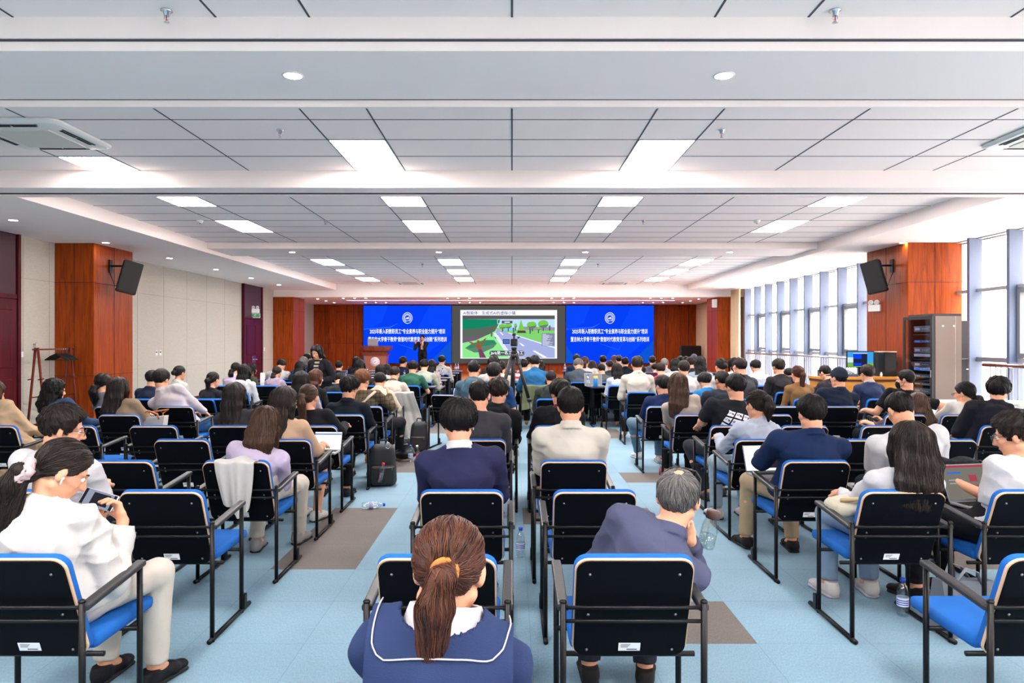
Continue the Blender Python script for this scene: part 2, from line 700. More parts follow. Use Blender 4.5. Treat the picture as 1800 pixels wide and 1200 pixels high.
# opening sashes below the transom, every second bay
for i, y in enumerate(FY[:-1]):
    if 12.2 < y < 14.8:
        continue
    gb = MB()
    gb.box(XR + 0.0, XR + 0.008, y + 0.035, y + 0.973, 0.08, ZS)
    gb.build('pane', M_glass, w0)
    if i % 2 == 1:
        s = MB()
        for (a, c, e, g) in ((0.04, 0.11, 1.33, 2.48), (0.9, 0.97, 1.33, 2.48), (0.11, 0.9, 1.33, 1.4), (0.11, 0.9, 2.41, 2.48)):
            s.box(XR - 0.07, XR + 0.03, y + a, y + c, e, g)
        so = s.build('sash', M_alu_d, w0)
        h = MB()
        h.box(XR - 0.1, XR - 0.07, y + 0.45, y + 0.53, 1.36, 1.385)
        h.tube([(XR - 0.095, y + 0.49, 1.38), (XR - 0.11, y + 0.49, 1.42), (XR - 0.11, y + 0.6, 1.425)], 0.008, 6)
        h.build('handle', M_alu_d, so)
# end walls closing the glass wall
b = MB()
b.box(XR, XR + 0.25, YN - 0.2, FY[0], 0, ZC + 0.1)
b.box(XR, XR + 0.25, FY[-1], YB + 0.2, 0, ZC + 0.1)
b.box(XR, XR + 0.25, FY[0], FY[-1], ZS, ZC + 0.1)
struct('wall_right', b, M_white)

# guard rail in front of the glass
g = thing('guard_rail', 'steel guard rail with thin uprights running along the window wall', 'railing', (8.12, 0, 0))
r = MB()
r.tube([(0, -4, 1.2), (0, 11.95, 1.2)], 0.032, 10)
r.tube([(0, 14.7, 1.2), (0, 24.1, 1.2)], 0.032, 10)
r.build('handrail', plain('rail_steel', srgb(186, 170, 166), 0.25, metal=0.85), g)
r = MB()
for (p, q) in ((-4, 11.9), (14.75, 24.1)):
    r.box(-0.012, 0.012, p, q, 0.08, 0.11)
    y = p + 0.05
    while y < q:
        r.tube([(0, y, 0.0 if int(y * 10) % 10 == 0 else 0.09), (0, y, 1.18)], 0.009, 6, caps=False)
        y += 0.13
r.build('baluster_panel', plain('rail_upright', srgb(178, 176, 184), 0.3, metal=0.7), g)

# outside: pale paving and the pale building across the yard
b = MB()
b.box(XR + 0.3, 60, -40, 80, -0.6, -0.3)
struct('ground_outside', b, plain('pale_paving', srgb(214, 210, 204), 0.9))
ext = MB()
ext.box(26, 30, -30, 70, -0.3, 14)
ext.cur = 1
for y in np.arange(-28, 68, 5.2):
    ext.box(25.8, 26.0, y, y + 0.9, -0.3, 12)
ext.cur = 2
for y in np.arange(-26, 68, 5.2):
    for z in (0.8, 4.2, 7.6):
        ext.box(25.92, 26.02, y, y + 2.2, z, z + 2.0)
struct('exterior_building', ext, [plain('pale_render', srgb(226, 218, 208), 0.9), plain('pale_brick', srgb(206, 150, 126), 0.9), plain('pale_window', srgb(190, 196, 204), 0.3)])

# curtains
def curtain(name, label, x, y0, y1, z0, z1, m):
    c = MB()
    c.smooth = True
    n = int((y1 - y0) / 0.02)
    vs, fs = [], []
    for i in range(n + 1):
        y = y0 + (y1 - y0) * i / n
        for j in range(7):
            z = z0 + (z1 - z0) * j / 6
            vs.append((x + 0.05 * math.sin(y * 42 + 0.3 * math.sin(z * 2)) * (1 - 0.25 * j / 6), y, z))
    for i in range(n):
        for j in range(6):
            a = i * 7 + j
            fs.append((a, a + 7, a + 8, a + 1))
    c.add(vs, fs)
    o = c.build(name, m)
    o.modifiers.new('thick', 'SOLIDIFY').thickness = 0.006
    tag(o, label, 'curtain')


M_curt = plain('curtain_beige', srgb(206, 182, 150), 0.9, spec=0.1)
curtain('curtain', 'beige pleated curtain drawn back beside the far orange column', 7.95, 24.2, 25.15, 0.03, ZS - 0.02, M_curt)
curtain('curtain', 'beige curtain in the dark corner behind the far right column', 8.05, 27.0, 30.2, 0.23, 3.2, M_curt)


# ------------------------------------------------------------------ lamps in the ceiling
def panel_light(x0, x1, y0, y1, lab, z=ZC):
    t = thing('ceiling_light', lab, 'ceiling light', ((x0 + x1) / 2, (y0 + y1) / 2, z), group='square ceiling light panels')
    hx, hy = (x1 - x0) / 2, (y1 - y0) / 2
    f = MB()
    for a in ((-hx, -hx + 0.012, -hy, hy), (hx - 0.012, hx, -hy, hy), (-hx, hx, -hy, -hy + 0.012), (-hx, hx, hy - 0.012, hy)):
        f.box(a[0], a[1], a[2], a[3], -0.008, 0.004)
    f.build('frame', M_whitep, t)
    d = MB()
    d.box(-hx + 0.012, hx - 0.012, -hy + 0.012, hy - 0.012, -0.005, 0.002)
    d.build('diffuser', M_panel, t)


side = {-1.6: 'left of the centre line', 1.6: 'right of the centre line', -4.82: 'on the far left', 4.82: 'on the far right'}
rows = [(7.15, 8.42, 'second bay near the camera'), (9.42, 10.66, 'third bay, its near row'), (11.92, 13.2, 'third bay, its far row'),
        (17.56, 18.85, 'fourth bay, its near row'), (20.07, 21.36, 'fourth bay, its middle row'), (22.58, 23.87, 'fourth bay, last row')]
for xc in (-1.6, 1.6, -4.82, 4.82):
    for y0, y1, w in rows:
        if abs(xc) > 4 and y0 < 8:
            if xc > 0:
                continue
            y0 = 7.8
        panel_light(xc - 0.295, xc + 0.295, y0, y1, 'white ceiling light panel %s in the %s' % (side[xc], w))
for xc in (-4.82, -1.6, 1.6, 4.82):  # unseen panels, made wider than the visible ones to brighten the near ceiling
    for y0 in (-2.9, 0.33):
        panel_light(xc - 0.46, xc + 0.46, y0, y0 + 1.28, 'wide white ceiling light panel in the bay above and behind the camera')


def downlight(x, y, z, lab, r=0.075):
    t = thing('downlight', lab, 'downlight', (x, y, z), group='round recessed downlights')
    a = MB()
    a.lathe([(r * 0.8, 0.004), (r * 1.0, 0.004), (r * 1.02, -0.004), (r * 0.82, -0.006), (r * 0.8, 0.004)], 20, caps=False)
    a.build('trim_ring', M_whitep, t)
    c = MB()
    c.lathe([(r * 0.82, 0.002), (r * 0.82, -0.003)], 20)
    c.build('lens', M_down, t)


downlight(-1.54, 4.88, ZS, 'round downlight in the nearest white beam, left one')
downlight(1.49, 4.88, ZS, 'round downlight in the nearest white beam, right one')
ords = ('first', 'second', 'third', 'fourth', 'fifth', 'sixth')
for k in range(6):
    downlight(-7.69, 10.7 + 2.44 * k, ZS, '%s downlight from the near end of the left soffit' % ords[k])
    downlight(7.4, 10.7 + 2.44 * k, ZS, '%s downlight from the near end of the window-side soffit' % ords[k])
for x, n in ((-4.8, 'first'), (-1.6, 'second'), (1.6, 'third'), (4.75, 'fourth')):
    downlight(x, 15.15, 3.55, '%s downlight from the left in the middle beam' % n)
for gi, gxx in enumerate((-5.9, -2.0, 1.9, 5.6)):
    for k in range(3):
        for rr, (yy, dx) in enumerate(((26.0, 0.0), (28.8, 0.25))):
            downlight(gxx + dx + 0.42 * k - 0.42, yy, 3.22, 'small downlight over the stage, %s row, group %s from left' % ('near' if rr == 0 else 'far', ords[gi]), 0.06)
for x in (-7.4, 7.1):
    for yy in (26.4, 27.6, 28.9):
        downlight(x, yy, 3.22, 'small downlight over the %s end of the stage, %s of three' % ('left' if x < 0 else 'right', 'near' if yy < 27 else 'middle' if yy < 28 else 'far'), 0.06)
t = thing('light_strip', 'long thin glowing light strip in the stage ceiling', 'light', (0, 27.3, 3.214))
c = MB()
c.box(-6.5, 6.4, -0.03, 0.03, -0.006, 0.004)
c.build('diffuser', M_strip, t)
c = MB()
c.box(-6.53, 6.43, -0.045, -0.03, -0.01, 0.004)
c.box(-6.53, 6.43, 0.03, 0.045, -0.01, 0.004)
c.build('channel', M_alu, t)


# air conditioning cassettes
def cassette(x, y, lab):
    t = thing('air_conditioner', lab, 'air conditioner', (x, y, ZC - 0.004))
    h = 0.485
    p = MB()
    # sloping rim around a flat intake panel
    for (a, z) in ((h, -0.0), (h, -0.028)):
        pass
    ring = []
    for hh, z in ((h, 0.0), (h, -0.022), (h - 0.03, -0.04), (h - 0.16, -0.052)):
        pts = []
        for sx, sy in ((1, 1), (-1, 1), (-1, -1), (1, -1)):
            a0 = math.atan2(sy, sx)
            for k in range(5):
                a = a0 - PI / 4 + PI / 8 * k
                rr = min(0.09, hh * 0.3)
                pts.append((sx * (hh - rr) + rr * math.cos(a), sy * (hh - rr) + rr * math.sin(a), z))
        ring.append(pts)
    n = len(ring[0])
    vs = [q for r_ in ring for q in r_]
    fs = []
    for i in range(len(ring) - 1):
        for k in range(n):
            k2 = (k + 1) % n
            fs.append((i * n + k, (i + 1) * n + k, (i + 1) * n + k2, i * n + k2))
    fs.append(tuple(3 * n + k for k in range(n)))
    p.add(vs, fs)
    p.build('casing', M_whitep, t)
    g_ = MB()
    g_.rbox((0, 0, -0.054), (0.58, 0.58, 0.016), 0.006)
    g_.build('intake_panel', plain('cassette_panel', srgb(214, 210, 200), 0.6), t)
    for k in range(4):
        M = Matrix.Rotation(PI / 2 * k, 4, 'Z')
        s = MB()
        s.box(-0.24, -0.01, 0.36, 0.385, -0.051, -0.044, M)
        s.box(0.01, 0.24, 0.36, 0.385, -0.051, -0.044, M)
        s.box(-0.26, 0.26, 0.395, 0.415, -0.049, -0.042, M)
        s.build('air_slot', M_blackm, t)


cassette(-4.72, 6.92, 'white four-way air conditioner cassette in the ceiling at upper left')
cassette(5.45, 6.92, 'white four-way air conditioner cassette in the ceiling at upper right')
cassette(-3.55, 24.4, 'small white air conditioner cassette far off near the stage, left')
cassette(3.6, 24.4, 'small white air conditioner cassette far off near the stage, right')


def sprinkler(x, y, z, lab):
    t = thing('sprinkler', lab, 'sprinkler', (x, y, z), group='ceiling sprinklers')
    a = MB()
    a.lathe([(0.034, 0.0), (0.036, -0.006), (0.022, -0.012), (0.018, -0.035), (0.012, -0.038)], 14)
    a.build('body', M_chrome, t)
    a = MB()
    a.tube([(0, 0, -0.036), (0, 0, -0.066)], 0.004, 8)
    a.build('bulb', plain('red_bulb', srgb(200, 60, 70), 0.2), t)
    a = MB()
    for sx in (-1, 1):
        a.tube([(0.012 * sx, 0, -0.036), (0.014 * sx, 0, -0.055), (0, 0, -0.07)], 0.0025, 6)
    a.lathe([(0.017, -0.074), (0.018, -0.077), (0.004, -0.078)], 12)
    a.build('deflector', M_chrome, t)


for x, y, w in ((-2.17, 4.36, 'nearest, left of two by the first beam'), (2.03, 4.36, 'nearest, right of two by the first beam'), (-2.28, 6.82, 'in the second bay, left'), (2.06, 6.82, 'in the second bay, right'),
                (-3.2, 11.9, 'in the third bay, left'), (2.25, 11.9, 'in the third bay, right'), (-2.4, 18.6, 'in the fourth bay, left'), (2.3, 18.6, 'in the fourth bay, right')):
    sprinkler(x, y, ZC, 'small chrome ceiling sprinkler ' + w)
for x, w in ((-4.9, 'left'), (4.6, 'right')):
    t = thing('smoke_detector', 'small white domed detector beside the outer light panel, %s side' % w, 'detector', (x - 0.45 if x < 0 else x - 0.4, 11.9, ZC))
    a = MB()
    a.lathe([(0.055, 0.0), (0.055, -0.02), (0.042, -0.045), (0.0, -0.06)], 16)
    a.build('dome', M_whitep, t)
    a = MB()
    a.lathe([(0.012, -0.055), (0.012, -0.063)], 10)
    a.build('sensor', M_blackm, t)
# ------------------------------------------------------------------ chairs
M_seat = plain('blue_upholstery', srgb(26, 94, 172), 0.85, spec=0.2, bump=0.25, bscale=500, vary=0.06, vscale=30)
M_shell = plain('black_shell', srgb(5, 8, 14), 0.6, spec=0.07, bump=0.05, bscale=300)
M_ply = plain('plywood_edge', srgb(214, 178, 146), 0.5)
M_tube = plain('black_tube', srgb(8, 9, 12), 0.4, spec=0.25)
M_arm = plain('black_arm', srgb(30, 30, 33), 0.45, bump=0.15, bscale=200)
M_sticker = plain('sticker_white', srgb(226, 226, 228), 0.5)
M_ink = plain('ink_grey', srgb(80, 82, 90), 0.6)
TILT = math.atan(0.16 / 0.415)


def rrect(w, h, r, n=5):
    p = []
    for cx, cy, a0 in ((w / 2 - r, h / 2 - r, 0), (-w / 2 + r, h / 2 - r, 90), (-w / 2 + r, -h / 2 + r, 180), (w / 2 - r, -h / 2 + r, 270)):
        for k in range(n + 1):
            a = math.radians(a0 + 90 * k / n)
            p.append((cx + r * math.cos(a), cy + r * math.sin(a)))
    return p


def chair_back_matrix():
    return Matrix.Translation((0, 0.02, 0.592)) @ Matrix.Rotation(TILT, 4, 'X')


def make_chair(name, full=True):
    t = thing(name, 'black-backed blue chair', 'chair', (0, 0, 0), group='blue and black armchairs')
    Mb = chair_back_matrix()
    Hh = 0.445
    if full:
        s = MB()
        s.prism(rrect(0.428, Hh - 0.006, 0.045), -0.008, 0.0, Mb)
        s.cur = 1
        for x in (-0.165, 0.165):
            for z in (0.165, -0.02, -0.05, -0.19):
                s.lathe([(0.006, 0.0), (0.0055, 0.003), (0.0, 0.004)], 8, Mb @ Matrix.Translation((x, -0.008, z)) @ Matrix.Rotation(PI / 2, 4, 'X'))
        s.build('back_shell', [M_shell, plain('screw_steel', srgb(110, 112, 116), 0.4, metal=0.8)], t)
        s = MB()
        s.prism(rrect(0.440, Hh + 0.003, 0.049), 0.0, 0.011, Mb)
        s.build('plywood_edge', M_ply, t)
        s = MB()
        s.smooth = True
        n = 24
        P0, P1, P2 = rrect(0.442, Hh + 0.005, 0.05), rrect(0.444, Hh + 0.008, 0.05), rrect(0.41, Hh - 0.03, 0.04)
        vs = [Mb @ Vector((x, y, z)) for PP, y in ((P0, 0.011), (P1, 0.025), (P1, 0.034), (P2, 0.048)) for x, z in PP]
        m = len(P0)
        fs = [(i * m + k, i * m + (k + 1) % m, (i + 1) * m + (k + 1) % m, (i + 1) * m + k) for i in range(3) for k in range(m)]
        fs += [tuple(range(m - 1, -1, -1)), tuple(3 * m + k for k in range(m))]
        s.add(vs, fs)
        s.build('back_pad', M_seat, t)
        s = MB()
        s.box(-0.042, 0.042, -0.0092, -0.008, -0.196, -0.158, Mb)
        s.cur = 1
        s.box(-0.01, 0.03, -0.0096, -0.0092, -0.191, -0.186, Mb)
        for k in range(3):
            s.box(-0.034, -0.006 + 0.005 * k, -0.0096, -0.0092, -0.179 + 0.006 * k, -0.1765 + 0.006 * k, Mb)
        s.build('asset_sticker', [M_sticker, M_ink], t)
    else:
        s = MB()
        s.prism(rrect(0.428, Hh - 0.006, 0.045, 3), -0.008, 0.0, Mb)
        s.build('back_shell', M_shell, t)
        s = MB()
        s.prism(rrect(0.446, Hh + 0.008, 0.048, 3), 0.0, 0.04, Mb)
        s.build('back_pad', M_seat, t)
    s = MB()
    s.smooth = True
    s.rbox((0, 0.355, 0.415), (0.45, 0.45, 0.055), 0.02)
    s.build('seat', M_seat, t)
    Mt = M_tube
    fr = MB() if not full else None
    for sx in (-1, 1):
        x = 0.262 * sx
        for kind, pts, r in (('rear_leg', [(x, -0.02, 0.0), (x, -0.02, 0.632)], 0.0125), ('front_leg', [(x, 0.38, 0.0), (x, 0.38, 0.635)], 0.0125), ('runner', [(x, -0.06, 0.0135), (x, 0.50, 0.0135)], 0.0135)):
            s = fr or MB()
            s.tube(pts, r, 10 if full else 6)
            if kind == 'rear_leg':
                s.lathe([(0.0135, 0.0), (0.014, 0.006), (0.008, 0.012), (0, 0.013)], 10, Matrix.Translation((x, -0.02, 0.63)))
            if kind == 'front_leg':
                s.box(x - 0.016, x + 0.016, 0.385, 0.425, 0.02, 0.1)
            if full:
                s.build(kind, Mt, t)
        s = fr or MB()
        M = Matrix.Translation((x, 0.19, 0.628)) @ Matrix.Rotation(math.radians(5.5), 4, 'X')
        s.rbox((0, 0, 0), (0.042, 0.42, 0.026), 0.008, M)
        if full:
            s.build('armrest', M_arm, t)
    s = fr or MB()
    for z in (0.612, 0.562):
        s.tube([(-0.262, -0.022, z), (0.262, -0.022, z)], 0.0075, 8)
    if full:
        s.build('back_rails', Mt, t)
        s = MB()
    for y in (0.12, 0.36):
        s.tube([(-0.262, y, 0.378), (0.262, y, 0.378)], 0.011, 8)
    s.build('seat_beams' if full else 'frame', Mt, t)
    return t


CH_FULL = make_chair('armchair', True)
CH_FAR = make_chair('armchair', False)
CHAIR_USED = {True: False, False: False}


def chair(x, d0, label, full=True, rz=0.0, dy=0.0):
    proto = CH_FULL if full else CH_FAR
    if not CHAIR_USED[full]:
        CHAIR_USED[full] = True
        KIDS[proto.name] = [(c, []) for c in proto.children]
        proto.location = (x, d0 + 0.02, 0)
        proto.rotation_euler = (0, 0, rz)
        proto['label'] = label
        del proto['group']
        return proto
    o = dup(proto, (x, d0 + 0.02, 0), rz, label)
    return o


# ------------------------------------------------------------------ long black desks
M_desktop = plain('desk_top', srgb(34, 46, 70), 0.35, vary=0.1, vscale=3)
M_deskb = plain('desk_black', srgb(8, 10, 14), 0.6, spec=0.1)
M_cap = plain('blue_cap', srgb(24, 66, 150), 0.5)
DESK_L = 1.4


def make_desk():
    t = thing('conference_desk', 'desk', 'desk')
    a = MB()
    a.rbox((0, 0.2, 0.738), (DESK_L, 0.42, 0.026), 0.006)
    a.build('desktop', M_desktop, t)
    a = MB()
    a.box(-DESK_L / 2 + 0.08, DESK_L / 2 - 0.08, 0.36, 0.378, 0.32, 0.725)
    a.build('modesty_panel', M_deskb, t)
    a = MB()
    a.box(-DESK_L / 2 + 0.08, DESK_L / 2 - 0.08, 0.06, 0.35, 0.6, 0.612)
    a.build('book_shelf', M_deskb, t)
    for s in (-1, 1):
        x = s * (DESK_L / 2 - 0.06)
        a = MB()
        a.box(x - 0.022, x + 0.022, 0.02, 0.38, 0.36, 0.725)
        a.box(x - 0.02, x + 0.02, 0.17, 0.23, 0.02, 0.4)
        a.box(x - 0.02, x + 0.02, -0.02, 0.42, 0.0, 0.04)
        lg = a.build('leg', M_deskb, t)
        for y in (-0.03, 0.4):
            a = MB()
            a.rbox((x, y + 0.015, 0.022), (0.046, 0.04, 0.044), 0.008)
            a.build('foot_cap', M_cap, lg)
    return t


DK = make_desk()
DESK_D = [12.96, 14.0, 15.1, 16.2, 17.3, 18.6, 19.9]
blocks = {'left': (-2.14, -3.56, -4.98), 'middle': (0.0,), 'right': (2.16, 3.58, 5.0)}
ORD = ('first', 'second', 'third', 'fourth', 'fifth', 'sixth', 'seventh')
firstd = True
for bn, xs in blocks.items():
    for i, d in enumerate(DESK_D):
        for j, x in enumerate(xs):
            w = '' if bn == 'middle' else (', aisle end', ', middle place', ', far end from the aisle')[j]
            if bn == 'middle' and i in (0,):
                continue
            lab = 'black desk, %s desk row of the %s block%s' % (ORD[i], bn, w)
            if firstd:
                DK.location = (x, d, 0)
                DK['label'] = lab
                DK['group'] = 'long black conference desks'
                firstd = False
            else:
                dup(DK, (x, d, 0), 0.0, lab)

# ------------------------------------------------------------------ LED screens on the back wall
YS = 30.28


def spx(px, py, layer=0):
    v = at(px, py, YS)
    return (v.x, YS - 0.003 * layer, v.z)


def flat(mb, pts, layer):
    mb.add([spx(x, y, layer) for x, y in pts], [tuple(range(len(pts) - 1, -1, -1))])


E = 0.42
G = lambda key, r, g, b_, e=E: glow('screen_' + key, srgb(r, g, b_), e)
M_swhite = G('white', 236, 240, 255, 0.5)
M_bezel = plain('screen_bezel', srgb(16, 16, 18), 0.5)


def ring(mb, cx, cy, r0, r1, sy=1.0, n=40, layer=2):
    for k in range(n):
        a, b2 = 2 * PI * k / n, 2 * PI * (k + 1) / n
        flat(mb, [(cx + r0 * math.cos(a), cy + r0 * sy * math.sin(a)), (cx + r1 * math.cos(a), cy + r1 * sy * math.sin(a)), (cx + r1 * math.cos(b2), cy + r1 * sy * math.sin(b2)), (cx + r0 * math.cos(b2), cy + r0 * sy * math.sin(b2))], layer)


def seal(mb, cx, cy, R, sy, layer, put=flat):
    """round seal: two rings, short marks round the edge, a bird over an open book"""
    ring(mb, cx, cy, R * 0.93, R, sy, layer=layer)
    ring(mb, cx, cy, R * 0.5, R * 0.56, sy, layer=layer)
    for k in range(22):
        if k in (4, 6, 5):
            continue
        a = 2 * PI * k / 22
        ca, sa = math.cos(a), math.sin(a)
        w = R * 0.07
        for rr in (0.66, 0.78):
            p = (cx + R * rr * ca, cy + R * rr * sa * sy)
            flat(mb, [(p[0] - w * sa - w * 0.4 * ca, p[1] + (w * ca - w * 0.4 * sa) * sy), (p[0] + w * sa - w * 0.4 * ca, p[1] + (-w * ca - w * 0.4 * sa) * sy), (p[0] + w * sa + w * 0.4 * ca, p[1] + (-w * ca + w * 0.4 * sa) * sy), (p[0] - w * sa + w * 0.4 * ca, p[1] + (w * ca + w * 0.4 * sa) * sy)], layer)
    for pts in ([(-0.38, 0.02), (-0.05, 0.1), (0.0, 0.22), (-0.34, 0.14)], [(0.38, 0.02), (0.05, 0.1), (0.0, 0.22), (0.34, 0.14)], [(-0.3, -0.02), (0.02, -0.1), (0.34, -0.24), (0.2, 0.0), (0.0, 0.06)]):
        flat(mb, [(cx + R * x, cy + R * y * sy) for x, y in pts], layer)


def blue_screen(x0, x1, y0, y1, lab):
    c = at((x0 + x1) / 2, y1, YS)
    t = thing('led_screen', lab, 'screen', (0, 0, 0))
    p = MB()
    flat(p, [(x0, y0), (x1, y0), (x1, y1), (x0, y1)], 0)
    w, h = x1 - x0, y1 - y0
    q = lambda u, v: (x0 + u * w, y0 + v * h)
    p.cur = 1
    flat(p, [q(0, 0), q(0.28, 0), q(0.2, 0.3), q(0.0, 0.45)], 1)
    flat(p, [q(0.75, 0), q(1, 0), q(1, 0.5), q(0.6, 1), q(0.42, 1)], 1)
    p.cur = 2
    flat(p, [q(1, 0.6), q(1, 1), q(0.74, 1)], 1)
    flat(p, [q(0, 0.68), q(0.14, 1), q(0, 1)], 1)
    p.cur = 3
    flat(p, [q(0.0, 0.4), q(0.3, 0.37), q(0.4, 0.3), q(0.31, 0.385), q(0.0, 0.415)], 1)
    flat(p, [q(0.35, 0.64), q(0.6, 0.78), q(0.72, E), q(0.6, 0.765)], 1)
    p.build('picture', [G('blue', 4, 58, 226), G('blue2', 8, 66, 232), G('blue3', 12, 78, 196), G('blue4', 40, 100, 240)], t)
    s = MB()
    ctr = q(0.5, 0.215)
    seal(s, ctr[0], ctr[1], w * 0.057, 1.12, 3)
    s.build('emblem', M_swhite, t)
    for txt, v, wd in (('2025年新入职教职员工“专业素养与职业能力提升”培训', 0.455, 0.83), ('暨吉林大学骨干教师“数智时代教育变革与创新”系列培训', 0.592, 0.86)):
        a = spx(*q(0.5, v), 4)
        text_part('lettering', txt, 0.23, M_swhite, t, wallM(*a), sx=0.6, bold=0.0015)
    b_ = MB()
    for (a0, a1, e0, e1) in ((x0 - 0.9, x0, y0 - 1.0, y1 + 1.2), (x1, x1 + 0.4, y0 - 1.0, y1 + 1.2), (x0, x1, y0 - 1.2, y0), (x0, x1, y1, y1 + 1.2)):
        A, B = at(a0, e1, YS), at(a1, e0, YS)
        b_.box(A.x, B.x, YS - 0.02, YB - 0.002, A.z, B.z)
    b_.build('bezel', M_bezel, t)
    return t


blue_screen(639, 793.5, 537, 638, 'left blue screen with white seal and two lines of Chinese text, behind the speaker')
blue_screen(995, 1149, 537, 638, 'right blue screen with white seal and two lines of Chinese text')

t = thing('led_screen', 'middle dark screen showing a slide with a cartoon street and trees', 'screen', (0, 0, 0))
p = MB()
pal = [('bg', 76, 74, 72), ('slide', 232, 233, 250), ('box', 82, 82, 80), ('sky', 176, 206, 238), ('lake', 120, 190, 226), ('far', 140, 140, 150), ('grass', 118, 196, 104), ('grass2', 132, 216, 132),
       ('road', 154, 164, 208), ('kerb', 214, 218, 242), ('can1', 16, 124, 92), ('can2', 84, 96, 84), ('can3', 104, 84, 110), ('bush', 44, 126, 94), ('bush2', 86, 122, 104), ('trunk', 146, 78, 52), ('trunk2', 112, 62, 92),
       ('conif', 112, 186, 70), ('dark', 74, 66, 64), ('pill', 78, 80, 84), ('list', 120, 120, 150), ('navy', 30, 60, 130)]
idx = {k[0]: i for i, k in enumerate(pal)}
Z = lambda x, y: (780 + x / 6.667, 500 + y / 6.667)


def poly(k, pts, layer):
    p.cur = idx[k]
    flat(p, [Z(x, y) for x, y in pts], layer)


def oval(k, cx, cy, rx, ry, layer, n=14, a0=0, a1=360):
    poly(k, [(cx + rx * math.cos(math.radians(a0 + (a1 - a0) * i / n)), cy + ry * math.sin(math.radians(a0 + (a1 - a0) * i / n))) for i in range(n)], layer)


p.cur = 0
flat(p, [(794.5, 537), (993.5, 537), (993.5, 638.5), (794.5, 638.5)], 0)
poly('slide', [(195, 298), (1328, 298), (1328, 866), (195, 866)], 1)
poly('box', [(220, 362), (1302, 362), (1302, 858), (220, 858)], 2)
poly('sky', [(220, 405), (1302, 405), (1302, 560), (220, 560)], 3)
poly('far', [(930, 492), (1302, 500), (1302, 545), (930, 530)], 4)
poly('grass', [(620, 505), (860, 530), (1302, 540), (1302, 745), (220, 745), (220, 560)], 5)
poly('lake', [(700, 508), (850, 512), (850, 542), (720, 540)], 6)
poly('grass2', [(220, 600), (620, 520), (660, 600), (800, 858), (220, 858)], 6)
poly('road', [(632, 522), (700, 540), (900, 612), (1302, 742), (1302, 858), (790, 858), (600, 560)], 7)
poly('kerb', [(605, 560), (640, 600), (820, 858), (770, 858), (620, 640), (580, 575)], 8)
poly('kerb', [(760, 560), (900, 606), (1302, 732), (1302, 748), (900, 618), (750, 566)], 8)
for q in ([(655, 556), (668, 556), (702, 590), (688, 592)], [(884, 684), (900, 684), (950, 718), (925, 722)], [(1040, 776), (1068, 772), (1212, 852), (1170, 856)]):
    poly('slide', q, 8)
poly('navy', [(575, 575), (632, 582), (634, 592), (590, 592)], 8)
poly('navy', [(596, 612), (636, 622), (630, 634), (600, 628)], 8)
for cx, cy, rx, ry in ((690, 490, 46, 28), (756, 484, 44, 30), (842, 480, 18, 28), (1010, 472, 36, 34), (1040, 474, 48, 40), (1165, 462, 62, 46), (1110, 516, 26, 18)):
    poly('dark', [(cx - 5, cy), (cx + 5, cy), (cx + 6, cy + ry + 34), (cx - 6, cy + ry + 34)], 8)
    oval('bush2', cx, cy, rx, ry, 9)
    oval('conif', cx, cy, rx, ry, 10, 10, 150, 390)
poly('conif', [(905, 408), (935, 500), (955, 540), (865, 540), (880, 500)], 10)
poly('dark', [(865, 538), (955, 538), (968, 568), (858, 568)], 10)
for x, y in ((818, 545), (1012, 556), (1240, 520), (560, 590)):
    poly('can2', [(x - 10, y - 40), (x + 12, y - 40), (x + 8, y + 20), (x - 8, y + 20)], 10)
poly('can1', [(220, 405), (662, 408), (655, 440), (600, 545), (480, 600), (380, 650), (220, 682)], 10)
poly('can2', [(220, 520), (430, 510), (640, 470), (600, 545), (480, 600), (380, 650), (220, 682)], 11)
poly('can3', [(220, 620), (400, 610), (585, 560), (480, 604), (380, 652), (220, 684)], 12)
poly('bush', [(250, 745), (330, 690), (470, 650), (590, 650), (620, 690), (580, 740), (470, 790), (360, 796)], 8)
poly('bush2', [(250, 745), (400, 735), (620, 692), (580, 740), (470, 790), (360, 796)], 9)
poly('trunk', [(285, 668), (330, 672), (395, 720), (388, 655), (418, 650), (424, 718), (470, 640), (506, 622), (438, 732), (446, 760), (402, 760), (392, 738)], 13)
poly('trunk2', [(402, 758), (446, 758), (500, 858), (422, 858)], 13)
poly('list', [(1148, 572), (1300, 572), (1300, 716), (1148, 716)], 12)
p.cur = idx['kerb']
for k in range(13):
    y = 580 + 10.5 * k
    flat(p, [Z(1156, y), Z(1200 + (k * 37) % 84, y), Z(1200 + (k * 37) % 84, y + 5), Z(1156, y + 5)], 13)
poly('pill', [(680, 424), (806, 424), (806, 456), (680, 456)], 14)
poly('kerb', [(712, 434), (774, 434), (774, 447), (712, 447)], 15)
poly('slide', [(628, 410), (660, 410), (660, 414), (632, 414), (632, 456), (660, 456), (660, 460), (628, 460)], 14)
pp = [(x + 740, -y + 803) for x, y in rrect(410, 58, 28)]
poly('pill', pp, 15)
p.build('picture', [G(*k) for k in pal], t)
a = spx(*Z(742, 802), 18)
text_part('subtitle', 'Jack是一名工厂员工', 0.165, M_swhite, t, wallM(*a), sx=1.0, bold=0.001)
a = spx(*Z(228, 336), 18)
text_part('slide_title', 'AI智能体：生成式AI的虚拟小镇', 0.165, glow('screen_ink', srgb(60, 60, 84), 0.3), t, wallM(*a), align='LEFT', sx=1.0, bold=0.001)
b_ = MB()
A, B = at(794, 639.5, YS), at(994, 637.7, YS)
b_.box(A.x, B.x, YS - 0.02, YB - 0.002, A.z, B.z)
A, B = at(794, 537, YS), at(994, 535.6, YS)
b_.box(A.x, B.x, YS - 0.02, YB - 0.002, A.z, B.z)
b_.build('bezel', M_bezel, t)

